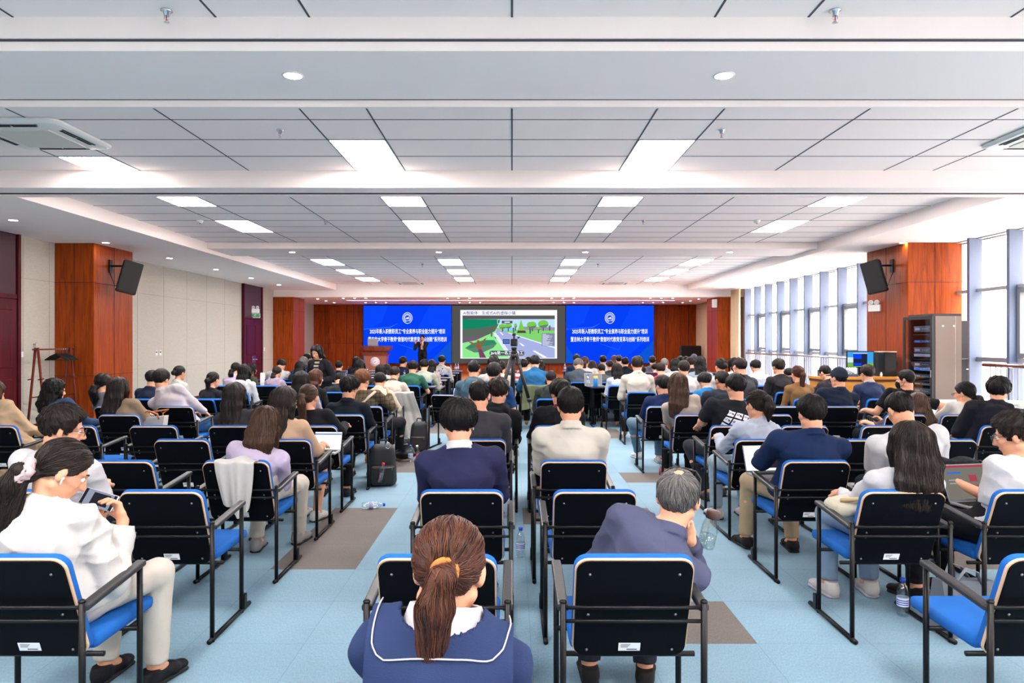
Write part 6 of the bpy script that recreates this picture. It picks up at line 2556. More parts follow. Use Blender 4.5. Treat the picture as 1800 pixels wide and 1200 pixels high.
for i in range(3):
    for j in range(4):
        u0, w0 = -0.12 + 0.092 * i, -0.015 - 0.088 * j
        for (mb, rects, off) in ((W_, [(0, 0.076, 0, 0.07)], 0.0075), (B_, [(0.006, 0.034, 0.034, 0.04), (0.006, 0.04, 0.022, 0.028)], 0.010)):
            for (a0, a1, c0, c1) in rects:
                n = 4
                g_ = [[on_back(u0 + a0 + (a1 - a0) * p / n, w0 - c0 - (c1 - c0) * q / n, off) for p in range(n + 1)] for q in range(n + 1)]
                flatp = [x for row_ in g_ for x in row_]
                mb.add(flatp, [(q * (n + 1) + p, q * (n + 1) + p + 1, (q + 1) * (n + 1) + p + 1, (q + 1) * (n + 1) + p) for q in range(n) for p in range(n)])
        for rad in (0.009, 0.016, 0.023):
            pts = [on_back(u0 + 0.045 + rad * math.sin(t), w0 - 0.048 + rad * math.cos(t), 0.010) for t in np.linspace(0, PI / 2, 6)]
            B_.tube(pts, 0.0022, 5)
lo_ = W_.build('logo_patch', plain('logo_white', srgb(222, 224, 230), 0.7), root)
B_.build('logo_mark', plain('logo_black', srgb(30, 32, 36), 0.7), lo_)
# ------------------------------------------------------------------ the audience farther off: shared shapes, own colours
PROTO = {}
TAKEN = {8.755: [-2.62, -4.1, -4.86, -1.8, 1.86, 4.0, 4.82, 2.56]}
FROWS = [8.755, 9.825, 11.085] + [q - 0.29 for q in (12.96, 14.0, 15.1, 16.2, 17.3, 18.6, 19.9)]
FARHC = {'up': (V3(0, 0.08, 1.165), 6), 'desk': (V3(0, 0.2, 1.13), 20), 'bent': (V3(0, 0.34, 1.0), 48), 'turn': (V3(0.02, 0.1, 1.16), 8)}


def proto(pose, sex, sleeve, hood, ctype):
    k = (pose, sex, sleeve, hood, ctype)
    if k in PROTO:
        return PROTO[k]
    Hc, pt = FARHC[pose]
    F = figure(Hc, sex, 0, 30 if pose == 'turn' else 0, pt, 0, 'desk' if pose in ('desk', 'bent') else 'lap')
    bm = PROTO.get(('b', pose, sex))
    if bm is None:
        bm = PROTO[('b', pose, sex)] = (body_mesh('body', F, 0.0125), bottom_mesh('trousers', F, 0.015))
    tm = top_mesh('top', F, 0.0125, sleeve, 0.016, (0.024, 0.07) if ctype else None, hood, 0.004, 77)
    PROTO[k] = (F, bm[0], tm, bm[1])
    return PROTO[k]


def far(lab, px, ytop, d, pose='up', sex='m', sleeve='long', top=(200, 200, 200), hair='short', hc='black', yaw=0, hood=False, col=False, bot=BLK, ch=True, tone=0, pat=None, L=None, ccol=None):
    F, bm, tm, pm = proto(pose, sex, sleeve, hood, col)
    Hc = F['Hc']
    zc = EYE - (ytop - 600) / FPX * d - 0.135
    s = min(1.16, max(0.86, zc / Hc[2]))
    a = -math.radians(yaw)
    off = Matrix.Rotation(a, 3, 'Z') @ Vector((Hc[0] * s, Hc[1] * s, 0))
    # seats stand in rows: take the nearest row whose place is free
    best = None
    for ry in sorted(FROWS, key=lambda q: abs(q - (d - off.y))):
        dd = ry + off.y
        X = (px - 900) / FPX * dd - off.x
        if all(abs(X - x2) > 0.44 for x2 in TAKEN.setdefault(ry, [])):
            best = (ry, dd, X)
            break
    ry, d, xr = best
    TAKEN[ry].append(xr)
    zc = EYE - (ytop - 600) / FPX * d - 0.135
    s = min(1.16, max(0.86, zc / Hc[2]))
    root = thing('person', lab, 'person', (xr, ry, 0), a)
    root.scale = (s, s, s)
    child('body', bm, skin(tone), root)
    child('top', tm, cloth(top, 0.9, *(pat or (None, None))), root)
    child('trousers', pm, cloth(bot), root)
    k = ('h', pose, hair, L)
    if k not in PROTO:
        PROTO[k] = hair_mesh('hair', hair, 0.0085, F['HR'].T @ V3(0, 0, -1), 31 + len(PROTO), 160, L, 0.0, F['HR'].T @ F['f'])[0]
    child('hair', PROTO[k], hair_mat(hc), root, head_matrix(F))
    if ccol:
        kc = ('c', pose, sex)
        if kc not in PROTO:
            PROTO[kc] = collar_mesh(F, 0.01)
        child('collar', PROTO[kc], cloth(ccol), root)
    if ch:
        chair(root.location.x, root.location.y - 0.3, 'armchair under the ' + lab, False, a * 0.3)
    return root, F


# left block
far('person in navy tee half hidden behind the pink shirt', 268, 649, 9.75, 'up', 'm', 'short', (30, 40, 58), 'short', yaw=8)
far('person in pale sage jacket with black hair in a claw clip', 316, 641, 11.0, 'up', 'f', 'long', (208, 208, 196), 'bun', yaw=26)
far('person in black jacket with a clipped low ponytail', 375, 651, 9.75, 'up', 'f', 'long', (34, 36, 42), 'clip', yaw=22)
far('person in white hoodie with shoulder-length wavy black hair', 430, 639, 11.0, 'up', 'f', 'long', (216, 218, 228), 'wavy', 'black', 8, True)
far('person in lilac sweater bending beside the far maroon door', 415, 636, 12.4, 'desk', 'f', 'long', (196, 180, 208), 'lowpony', yaw=14)
far('person with short curly black hair facing right by the door', 443, 638, 13.3, 'up', 'm', 'long', (70, 72, 58), 'curly', 'black', 40, L=0.12)
far('person in white shirt slumped over the desk by the left column', 494, 632, 15.4, 'bent', 'm', 'long', (222, 220, 220), 'short', yaw=4)
far('person in mauve hoodie with a low ponytail', 487, 642, 12.4, 'desk', 'f', 'long', (178, 156, 180), 'lowpony', 'dark', 10, True)
far('person in dark navy tee with bobbed black hair, left block', 528, 634, 13.4, 'desk', 'f', 'short', (26, 34, 46), 'bob', yaw=10)
far('person with greying hair in a blue jacket, left block', 533, 627, 15.3, 'desk', 'm', 'long', (34, 66, 110), 'bob', 'grey', 26, L=0.08)
far('person in navy suit turning right below the wood wall', 541, 621, 16.6, 'turn', 'm', 'long', (38, 50, 86), 'short', yaw=8, col=True)
far('person in black jacket with brown-tinted short hair, left block', 556, 648, 9.75, 'turn', 'f', 'long', (28, 28, 32), 'bob', 'redbrown', 16, L=0.07)
far('person in black tee with head bowed low, left block', 598, 654, 10.9, 'bent', 'm', 'short', (32, 36, 44), 'short')
far('person in cream checked shirt with black hair, left aisle side', 668, 653, 9.75, 'desk', 'm', 'long', (226, 210, 182), 'short', yaw=6, col=True, pat=('plaid:0.06:0.14', (206, 180, 140)))
far('person in beige polo with green collar and cropped hair', 694, 643, 11.0, 'desk', 'm', 'short', (218, 196, 176), 'fade', 'dark', 12, ccol=(72, 92, 54))
far('person in dark green tee at the aisle desk', 726, 634, 12.45, 'desk', 'm', 'short', (44, 92, 74), 'thick', yaw=8)
far('person in sage grey long-sleeved top, left block', 746, 631, 13.5, 'desk', 'm', 'long', (176, 186, 170), 'short', yaw=2)
far('person with black bob and a hand on a pink shoulder', 759, 631, 14.6, 'up', 'f', 'long', (218, 190, 176), 'bob', yaw=20)
far('person in white shirt and mask near the stage, left block', 777, 624, 16.9, 'up', 'm', 'long', (222, 214, 208), 'short', yaw=12, col=True)
far('person in navy jacket in front of the lectern side of the stage', 709, 626, 16.0, 'turn', 'm', 'long', (26, 34, 60), 'short', yaw=0)
far('person in black with long black hair near the lectern', 627, 626, 17.0, 'up', 'f', 'long', (26, 26, 38), 'long', yaw=6)
far('person with long sleek black hair in front of the lectern', 633, 631, 13.6, 'up', 'f', 'long', (30, 30, 38), 'long', yaw=2, L=0.44)
far('person in navy top with clipped black hair, left block', 596, 633, 14.6, 'up', 'm', 'long', (28, 38, 64), 'fade', yaw=6, col=True)
far('person with full black bob just right of the lectern', 669, 639, 12.55, 'up', 'f', 'long', (44, 44, 48), 'bob', yaw=2, L=0.2)
far('person in white top with black hair behind the full bob', 680, 638, 14.7, 'desk', 'f', 'short', (220, 216, 216), 'bob')
# middle block
far('person in teal and black hooded jacket with large ears, left of middle', 833, 633, 9.7, 'up', 'm', 'long', (70, 98, 116), 'fade', yaw=2, hood=True)
far('person in blue tee with clean-cut black hair in the middle block', 869, 637, 8.75, 'up', 'm', 'short', (30, 62, 108), 'short', yaw=16)
far('person in pale vest behind the blue tee', 868, 627, 11.4, 'desk', 'm', 'long', (196, 192, 186), 'short', yaw=-4)
far('person in dark top nearest the slide screen, middle block', 868, 623, 14.6, 'desk', 'm', 'long', (60, 48, 40), 'short', 'dark')
far('person in yellow top with a black ponytail by the tripod', 882, 634, 12.9, 'desk', 'f', 'short', (222, 208, 128), 'pony', yaw=10)
far('person in red and white striped shirt by the tripod', 921, 630, 13.0, 'up', 'm', 'long', (224, 216, 216), 'short', yaw=14, pat=('stripe:0.1:0.4', (170, 40, 56)))
far('person in denim blue shirt in the middle block', 940, 625, 12.3, 'desk', 'm', 'long', (38, 98, 150), 'short', yaw=-2, col=True)
far('person in white with dark hair behind the striped shirt', 929, 627, 15.0, 'desk', 'm', 'long', (214, 210, 212), 'short')
far('person half hidden behind the denim shirt', 951, 633, 13.7, 'desk', 'f', 'long', (52, 48, 56), 'bob', yaw=10)
far('person in dark olive jacket with cropped hair, middle block', 969, 648, 9.6, 'up', 'm', 'long', (52, 58, 56), 'crop', 'dark', 2, True)
# right block
far('person in pale cream jacket with a bald spot, upright', 1120, 626, 10.95, 'up', 'm', 'long', (222, 210, 192), 'short', 'dark', 0, col=True)
far('person in light blue blouse with long straight black hair', 1084, 637, 12.4, 'up', 'f', 'long', (192, 206, 228), 'long', 'black', -12, L=0.4)
far('person in grey green tee with clipped hair, right block', 1057, 638, 13.5, 'desk', 'm', 'short', (78, 86, 86), 'fade', yaw=-16)
far('person in dark top with thinning hair behind the grey tee', 1073, 631, 14.3, 'up', 'm', 'long', (58, 64, 72), 'bald', 'dark', 0)
far('person in ivory jacket bending at the aisle desk', 1041, 634, 15.9, 'bent', 'f', 'long', (226, 218, 204), 'bob', 'dark', -6, True)
far('person in white jacket with a long brown ponytail, aisle side', 1028, 626, 14.3, 'desk', 'f', 'long', (228, 224, 216), 'pony', 'brown', 8, L=0.34)
far('person in navy jacket at the aisle end near the stage', 1014, 622, 17.2, 'turn', 'm', 'long', (26, 52, 88), 'short', 'dark', -16)
far('person with short grey hair by the navy jacket', 1017, 631, 16.0, 'bent', 'm', 'long', (70, 80, 90), 'short', 'grey')
far('person in pale blue shirt before the right blue screen', 1060, 624, 17.0, 'up', 'm', 'long', (206, 220, 244), 'short', yaw=2, col=True)
far('person with brown hair beside the updo, near the screen', 1080, 624, 19.3, 'desk', 'f', 'long', (180, 160, 150), 'bob', 'brown')
far('person in pink with a twisted updo near the screen', 1088, 623, 18.0, 'up', 'f', 'long', (226, 196, 206), 'updo', 'dark', 4)
far('person in black padded vest with high collar, right block', 1099, 627, 15.5, 'up', 'm', 'long', (22, 30, 42), 'short', yaw=2, col=True)
far('person in light blue shirt hidden behind the cream jacket', 1128, 642, 13.5, 'desk', 'm', 'long', (126, 164, 220), 'short', yaw=8)
far('person in grey jacket with yellow lanyard by the wood wall', 1147, 625, 16.6, 'up', 'm', 'long', (98, 104, 118), 'short', 'dark', 14, True)
far('person with silver crew cut in a white shirt', 1168, 628, 15.3, 'up', 'm', 'long', (216, 218, 228), 'crop', 'silver', 6, col=True)
far('person in white shirt with head lowered by the silver crew cut', 1187, 630, 14.6, 'desk', 'f', 'long', (230, 226, 222), 'bob', 'black', 6, L=0.09)
far('person in maroon tee over a laptop, right block', 1161, 637, 12.5, 'desk', 'm', 'short', (160, 56, 68), 'short', 'dark', 4)
far('person with small dark head left of the maroon tee', 1151, 639, 13.6, 'desk', 'm', 'long', (52, 48, 62), 'short')
far('person in white tee with crisp short hair, right block', 1202, 633, 10.95, 'up', 'm', 'short', (226, 224, 222), 'short', 'dark', -4)
far('person in white with dark hair near the leather chair', 1196, 625, 17.4, 'up', 'm', 'long', (222, 220, 228), 'short', yaw=-10)
far('person in black with short black hair, second from the leather chair', 1206, 626, 15.6, 'desk', 'm', 'long', (26, 28, 34), 'short', yaw=20)
far('person in charcoal near the leather chair, face to the left', 1213, 627, 13.9, 'turn', 'm', 'long', (40, 42, 48), 'short', 'dark', -40)
r_, F_ = far('person in grey cap and grey hooded top', 1220, 622, 16.4, 'up', 'm', 'long', (136, 142, 154), 'crop', 'grey', 6, True)
v = Vol(CRC - V3(0.13, 0.13, 0.1), CRC + V3(0.13, 0.24, 0.16), 0.009)
X, Y, Z = v.ax[0][:, None, None], v.ax[1][None, :, None], v.ax[2][None, None, :]
v.put(prim_el(CRC + V3(0, 0, 0.004), I3, CRR + V3(0.018, 0.018, 0.026))[0], V3(-1, -1, -1), V3(1, 1, 1))
v.F = np.maximum(v.F, (0.012 + 0.12 * Y - Z) + 0 * X).astype(np.float32)
v.put(prim_ec(V3(0, 0.09, 0.044), V3(0, 0.15, 0.035), V3(1, 0, 0), 0.078, 0.008, 0.06, 0.008)[0], V3(-0.2, 0.05, 0), V3(0.2, 0.25, 0.1), 0.008)
child('cap', np_mesh('cap', *v.mesh()), cloth((84, 88, 98)), r_, head_matrix(F_))
far('person in denim jacket with long dark wavy hair, right block', 1231, 626, 12.8, 'up', 'f', 'long', (150, 172, 190), 'wavy', 'black', 8, L=0.26)
far('person in blue and white windbreaker with lowered head', 1238, 653, 9.7, 'desk', 'm', 'long', (36, 118, 186), 'bowl', 'black', -20, ccol=(196, 210, 226))
far('person in cream blouse with a low black bun', 1267, 629, 12.1, 'up', 'f', 'long', (232, 218, 210), 'bun', 'black', -18)
far('person in dark grey tee with a bald crown', 1300, 627, 10.95, 'up', 'm', 'long', (62, 66, 70), 'bald', 'dark', -22)
far('person in white behind the bald crown', 1289, 628, 13.7, 'turn', 'f', 'short', (230, 226, 226), 'bob', 'black', -40)
far('person in pale blue office shirt by the curtain', 1328, 632, 12.5, 'desk', 'm', 'long', (196, 210, 238), 'short', 'black', -14, col=True)
far('person in black crewneck with glasses, fourth from the right aisle', 1368, 630, 10.95, 'up', 'm', 'short', (30, 30, 34), 'short', 'dark', -20)
far('person in navy glimpsed behind the black crewneck', 1386, 645, 12.4, 'desk', 'm', 'long', (34, 46, 78), 'short', yaw=-6)
far('person in brown sweater with a clipped long brown ponytail', 1402, 641, 9.75, 'up', 'f', 'long', (142, 104, 66), 'highpony', 'redbrown', -8, L=0.36)
far('person in dark brown jacket with an undercut by the railing', 1450, 641, 10.95, 'desk', 'm', 'long', (46, 42, 46), 'fade', 'black', -26)
far('person in navy jacket with a pale grey hood before the control desk', 1524, 640, 9.75, 'up', 'm', 'long', (40, 52, 84), 'short', 'dark', -14, ccol=(196, 192, 190))

# ------------------------------------------------------------------ two people on their feet
def standing(lab, loc, Hc, sex, yaw, pitch, arms, top, hair, hc, inner=None, pat=None, tie=None, L=None, scale=1.0, bot=BLK, hips=None):
    root = thing('person', lab, 'person', loc, 0)
    root.scale = (scale,) * 3
    b = math.radians(yaw)
    r, f = V3(math.cos(b), -math.sin(b), 0), V3(math.sin(b), math.cos(b), 0)
    hp = V3(0, 0, 0.93) if hips is None else hips
    legs = {s: (hp * V3(1, 1, 0) + r * 0.1 * s + f * 0.03 + UP * 0.5, r * 0.11 * s + UP * 0.09) for s in (-1, 1)}
    F = figure(Hc, sex, yaw, yaw, pitch, 0, arms, legs, hp)
    child('body', body_mesh('body', F, 0.009), skin(1), root)
    if inner:
        child('shirt', top_mesh('shirt', F, 0.009, 'none', 0.006, (0.02, 0.066), amp=0.002, seed=3), cloth(inner, 0.9, *(pat or (None, None))), root)
    # open jacket: cut away along the front
    pr = list(F['torso']) + [(prim_ec(hp, hp - UP * 0.12, r, 0.165, 0.12, 0.18, 0.13), 0.03)]
    for s in (-1, 1):
        A = F['A'][s]
        pr += [(prim_rc(A['S'], A['E'], 0.054, 0.048), 0.025), (prim_cut(A['E'], A['E'] + (A['W'] - A['E']) * 0.9, 0.048, 0.038), 0.02)]
    v = volume(pr, 0.009, 0.018)
    wrinkle(v, 0.004, 5)
    X, Y, Z = v.ax[0][:, None, None], v.ax[1][None, :, None], v.ax[2][None, None, :]
    q = [X - F['cst'][0], Y - F['cst'][1], Z - F['cst'][2]]
    lr = q[0] * r[0] + q[1] * r[1] + q[2] * 0
    lf = q[0] * F['fb'][0] + q[1] * F['fb'][1] + q[2] * F['fb'][2]
    gap = np.minimum(np.minimum(0.055, 0.055 + 0.0 * Z) - np.abs(lr), lf - 0.05)
    v.F = np.maximum(v.F, gap).astype(np.float32)
    c = F['N'] + F['nd'] * 0.03
    n_ = nrm(F['nd'] + F['fb'] * 0.35)
    v.F = np.maximum(v.F, ((X - c[0]) * n_[0] + (Y - c[1]) * n_[1] + (Z - c[2]) * n_[2])).astype(np.float32)
    child('jacket', np_mesh('jacket', *v.mesh()), cloth(top), root)
    child('trousers', bottom_mesh('trousers', F, 0.012), cloth(bot), root)
    hm, t_ = hair_mesh('hair', hair, 0.007, F['HR'].T @ V3(0, 0, -1), 91, 300, L)
    child('hair', hm, hair_mat(hc), root, head_matrix(F))
    up, so = shoe_mesh('leather')
    for s in (-1, 1):
        A = F['lg'][s]['A']
        MS = Matrix.Translation((A[0], A[1], 0)) @ Matrix.Rotation(-b, 4, 'Z')
        h_ = child('shoe', up, cloth((24, 22, 24), 0.5), root, MS)
        child('sole', so, cloth((20, 20, 22), 0.7), h_)
    face_parts(F, root, hc)
    return F, root


SPK = at(742.5, 600, 28.6)
Fs, rs = standing('person in dark suit speaking into a microphone on the stage', (SPK.x, 28.6, 0.2), V3(0, -0.02, 1.535), 'm', 180, 2,
                  ((0.02, 0.2, 1.3, 'r', (0.25, 0.2, -1), (0.1, -0.2, 1), (0, 1, 0)), (0.25, 0.2, 1.34, 'r', (-0.1, 0.3, -1), (0, 0, 1), (0, -1, 0))), (30, 36, 46), 'short', 'dark', inner=(226, 224, 220))
a = MB()
w = Fs['A'][-1]['W']
w0 = V3(w[0], w[1] - 0.02, w[2] + 0.06)
a.tube([w0 + V3(0, 0, -0.1), w0 + V3(0.0, 0.01, 0.06)], [0.012, 0.015], 10)
M0 = thing('microphone', 'black handheld microphone held by the speaker on stage', 'microphone', rs.location)
a.build('handle', M_black, M0)
a = MB()
bm = bmesh.new()
bmesh.ops.create_uvsphere(bm, u_segments=12, v_segments=8, radius=0.026)
a.smooth = True
a.addbm(bm, Matrix.Translation(tuple(w0 + V3(0, 0.012, 0.08))))
a.build('grille', plain('mic_grille', srgb(50, 50, 54), 0.4, metal=0.7), M0)

WP = at(566, 600, 12.62)
standing('person in black blazer over a striped top, standing and looking down', (WP.x, 12.62, 0), V3(-0.05, -0.16, 1.40), 'f', 200, 24, ((-0.12, 0.2, 0.9), (0.12, 0.22, 0.86)), (30, 30, 36), 'bob', 'black', L=0.1, inner=(206, 196, 184), pat=('stripe:0.062:0.45', (36, 32, 34)), scale=1.0)
# ------------------------------------------------------------------ empty chairs
for x, row, lab, kw in ((-0.278, 0, 'empty armchair directly ahead of the brown ponytail in front', {}), (0.44, 1, 'empty armchair in front of the grey-haired person', {}), (-1.86, 1, 'empty armchair at the left aisle, nearest row but one', {}),
                        (2.04, 0, 'empty armchair at the lower right corner with bare blue seat', {}), (-2.6, 2, 'empty armchair left of the white coat chair', {}), (-2.66, 3, 'empty armchair third row back, beside the lilac top', {}),
                        (2.74, 4, 'empty armchair beside the black logo tee', {}), (2.78, 3, 'empty armchair ahead of the bent white tee', {}), (3.52, 3, 'empty armchair near the black hoodie by the windows', {}), (-3.36, 4, 'empty armchair two places left of the dark suit', {}),
                        (2.8, 5, 'empty armchair beside the taupe tee', {}), (-4.1, 7, 'empty armchair left of the clipped ponytail', {}), (3.5, 4, 'empty armchair left of the plum jacket', {}), (-4.12, 4, 'empty armchair right of the tan trench coat', {}), (3.34, 6, 'empty armchair left of the navy cap', {})):
    chair(x, ROW[row], lab, ROW[row] < 8.6)
chair(-0.98, 10.3, 'lone empty armchair standing in the left aisle', True, -0.25)


# ------------------------------------------------------------------ bottles and other small things
M_pet = clear_glass('clear_plastic', (0.9, 0.94, 0.97, 1), 0.16)
M_plabel = plain('bottle_label', srgb(206, 212, 228), 0.5)
M_pband = plain('bottle_band', srgb(36, 70, 168), 0.5)


def make_bottle():
    t = thing('water_bottle', 'clear water bottle with a blue cap', 'bottle')
    a = MB()
    a.lathe([(0.0, 0.0), (0.028, 0.002), (0.032, 0.012), (0.031, 0.05), (0.0325, 0.06), (0.0325, 0.11), (0.031, 0.12), (0.032, 0.145), (0.022, 0.178), (0.013, 0.19), (0.013, 0.205)], 16, caps=False)
    a.build('bottle_body', M_pet, t)
    a = MB()
    a.lathe([(0.0332, 0.062), (0.0332, 0.112)], 16, caps=False)
    lb = a.build('label', M_plabel, t)
    a = MB()
    for k in range(3):
        a.lathe([(0.0336, 0.07 + 0.012 * k), (0.0336, 0.076 + 0.012 * k)], 16, caps=False)
    a.build('label_print', M_pband, lb)
    a = MB()
    a.lathe([(0.0155, 0.2), (0.0158, 0.222), (0.0, 0.224)], 14)
    a.build('cap', plain('cap_blue', srgb(28, 80, 190), 0.4), t)
    return t


BOT = make_bottle()
firstb = [True]


def bottle(x, y, z, lab, rz=0.0):
    if firstb[0]:
        firstb[0] = False
        BOT.location = (x, y, z)
        BOT['label'] = lab
        BOT['group'] = 'clear water bottles'
        KIDS[BOT.name] = [(c, list(c.children)) for c in BOT.children]
        return BOT
    return dup(BOT, (x, y, z), rz, lab, 'clear water bottles')


def desk_point(px, k, back=0.1):
    d = DESK_D[k] + back
    return (px - 900) / FPX * d, d, 0.752


for px, k, bk, lab in ((758, 1, 0.05, 'water bottle by the elbow of the dark green tee'), (772, 2, 0.1, 'water bottle on the third left desk row, aisle end'), (778, 3, 0.1, 'water bottle on the fourth left desk row, aisle end'), (786, 4, 0.05, 'water bottle on the fifth left desk row, aisle end'),
                       (792, 5, 0.1, 'water bottle on the sixth left desk row, aisle end'), (801, 6, 0.1, 'left of the pair of bottles on the last left desk row'), (805, 6, 0.16, 'right of the pair of bottles on the last left desk row'),
                       (612, 4, 0.15, 'water bottle left of the lectern, beside long black hair'), (646, 3, 0.1, 'water bottle just below the lectern'), (711, 2, 0.2, 'blue-capped bottle beside the navy jacket near the lectern'), (607, 1, 0.1, 'water bottle beside papers on the second left desk row'),
                       (1024, 1, 0.05, 'left of the two bottles beside the ivory jacket'), (1026, 2, 0.2, 'right of the two bottles beside the ivory jacket'), (1034, 0, 0.2, 'water bottle beside the grey laptop on the right block'), (993, 6, 0.1, 'water bottle on the last right desk row, aisle end'),
                       (516, 0, 0.15, 'blue-capped bottle beside the dark navy tee, left block'), (898, 5, 0.1, 'water bottle on the middle desks seen between the tripod legs')):
    bottle(*desk_point(px, k, bk), lab)
bottle(*[(915 - 900) / FPX * 5.15, 5.15, 0.0], 'water bottle standing on the carpet between the two front columns')
bottle(1.92, 8.35, 0.0, 'right of two bottles on the carpet under the taupe tee')
bottle(2.28, 4.05, 0.0, 'water bottle under the chair of the very long straight hair')
bottle(-1.33, 9.1, 0.02, 'water bottle sticking out of the leather handbag in the aisle')
o = bottle(-1.435, 6.62, 0.033, 'empty water bottle lying on its side on the carpet')
o.rotation_euler = (PI / 2, 0, PI / 2 + 0.25)


def cola(x, y, z, lab, cap, liq, tilt=0.0):
    t = thing('drink_bottle', lab, 'bottle', (x, y, z))
    t.rotation_euler = (tilt * 0.3, tilt, 0)
    a = MB()
    a.lathe([(0.0, 0.0), (0.03, 0.004), (0.034, 0.02), (0.033, 0.13), (0.03, 0.15), (0.015, 0.185), (0.013, 0.2)], 16, caps=False)
    a.build('bottle_body', M_pet, t)
    a = MB()
    a.lathe([(0.0, 0.006), (0.029, 0.008), (0.032, 0.022), (0.031, 0.1), (0.0, 0.1)], 14)
    a.build('drink', plain('drink_%d' % liq[0], srgb(*liq), 0.2), t)
    a = MB()
    a.lathe([(0.016, 0.196), (0.016, 0.22), (0, 0.221)], 14)
    a.build('cap', plain('cap_%d' % cap[0], srgb(*cap), 0.4), t)
    return t


cola(1.79, 8.3, 0.0, 'left of two bottles on the carpet, red-banded, under the taupe tee', (200, 30, 40), (150, 40, 50))
# blue and yellow flask, thermos
t = thing('flask', 'blue flask with a yellow lid on the aisle desk of the right block', 'flask', desk_point(1047, 0, 0.02))
a = MB()
a.lathe([(0.0, 0), (0.04, 0.002), (0.042, 0.01), (0.042, 0.15), (0.036, 0.16)], 20)
a.build('flask_body', plain('flask_blue', srgb(20, 110, 190), 0.35), t)
a = MB()
a.lathe([(0.038, 0.158), (0.04, 0.165), (0.04, 0.2), (0.03, 0.206), (0, 0.207)], 20)
a.build('lid', plain('flask_yellow', srgb(236, 190, 70), 0.4), t)
a = MB()
a.tube([(-0.03, 0, 0.2), (-0.02, 0, 0.225), (0.02, 0, 0.225), (0.03, 0, 0.2)], 0.007, 8)
a.build('loop', plain('flask_red', srgb(214, 60, 60), 0.4), t)
t = thing('flask', 'tall white thermos flask behind the white hoodie', 'flask', ((451 - 900) / FPX * 12.7, 13.0, 0.752))
a = MB()
a.lathe([(0.0, 0), (0.04, 0.002), (0.042, 0.01), (0.042, 0.19), (0.038, 0.2)], 18)
a.build('flask_body', M_whitep, t)
a = MB()
a.lathe([(0.039, 0.2), (0.04, 0.205), (0.04, 0.255), (0.034, 0.262), (0, 0.263)], 18)
a.build('lid', M_whitep, t)

# the bottle held by the grey-haired person
p = at(1240, 962, 3.02)
t = thing('glass_bottle', 'clear bottle with a dark brown cap beside the grey-haired person', 'bottle', p)
t.rotation_euler = (0.1, 0.2, 0)
a = MB()
a.lathe([(0.0, 0.0), (0.034, 0.003), (0.036, 0.02), (0.036, 0.1), (0.028, 0.128), (0.026, 0.14)], 20, caps=False)
a.build('bottle_body', clear_glass('bottle_glass', (0.86, 0.9, 0.88, 1), 0.18), t)
a = MB()
a.lathe([(0.0, 0.005), (0.032, 0.006), (0.034, 0.02), (0.034, 0.06), (0.0, 0.06)], 18)
a.build('water', clear_glass('water_in_bottle', (0.84, 0.9, 0.9, 1), 0.1), t)
a = MB()
a.lathe([(0.029, 0.134), (0.031, 0.138), (0.031, 0.164), (0.028, 0.168), (0, 0.169)], 20)
a.build('cap', plain('cap_brown', srgb(62, 42, 36), 0.5, vary=0.2, vscale=60), t)

# phone in the hands of the person in the white jacket
p = at(174, 878, 3.03)
t = thing('phone', 'smartphone with a dark picture on screen, held in two hands', 'phone', p)
t.rotation_euler = (math.radians(60), math.radians(16), math.radians(0))
a = MB()
a.rbox((0, 0, 0), (0.15, 0.074, 0.009), 0.004)
a.build('case', plain('phone_edge', srgb(196, 196, 204), 0.3, metal=0.5), t)
a = MB()
a.box(-0.071, 0.071, -0.034, 0.034, 0.0046, 0.0052)
sc = a.build('screen', G('phone_bg', 128, 134, 150, 0.5), t)
a = MB()
a.box(-0.03, 0.045, -0.026, 0.026, 0.0052, 0.0056)
a.box(-0.071, -0.058, -0.034, 0.034, 0.0052, 0.0056)
a.box(0.058, 0.071, -0.034, 0.034, 0.0052, 0.0056)
a.build('screen_picture', G('phone_pic', 34, 36, 46, 0.5), sc)

# laptops
p = at(1715, 893, 4.05)
laptop((2.86, 4.3, 0.6), 0.18, 0.34, (SBG, [(0.1, 0.4, 0.75, 0.8, SB), (0.1, 0.4, 0.55, 0.58, SG), (0.1, 0.36, 0.45, 0.48, SG), (0.55, 0.72, 0.5, 0.7, SR), (0.5, 0.8, 0.28, 0.4, SR), (0.0, 1.0, 0.93, 1.0, SR)]), 'grey laptop with a document on screen, at the right edge', 112)
p = at(567, 798, 6.1)
laptop((-1.68, 6.3, 0.6), -0.05, 0.25, (SW, [(0.0, 1.0, 0.86, 0.93, SB), (0.05, 0.6, 0.3, 0.31, SG)]), 'laptop with a pale page on screen beside the peach blouse', 108, M_silver)
p = at(1340, 812, 5.05)
laptop((1.9, 5.2, 0.61), 0.1, 0.3, (SW, [(0.35, 1.0, 0.1, 0.75, SD)]), 'dark-rimmed tablet screen at the left of the navy polo shirt', 110)
x, y, z = desk_point(1043, 0, 0.3)
laptop((x, y, z), 0.1, 0.34, (SG, []), 'grey laptop open on the aisle desk of the right block', 100, M_silver)
x, y, z = desk_point(1144, 1, 0.3)
laptop((x, y, z), 0.0, 0.3, (G('ui_maroon', 78, 40, 62, 0.5), []), 'laptop with a maroon screen left of the maroon tee', 100, M_silver)
x, y, z = desk_point(1183, 1, 0.3)
laptop((x, y, z), 0.0, 0.32, (SW, [(0, 1, 0.93, 1, SR)]), 'laptop with a white page on screen right of the maroon tee', 100, M_silver)

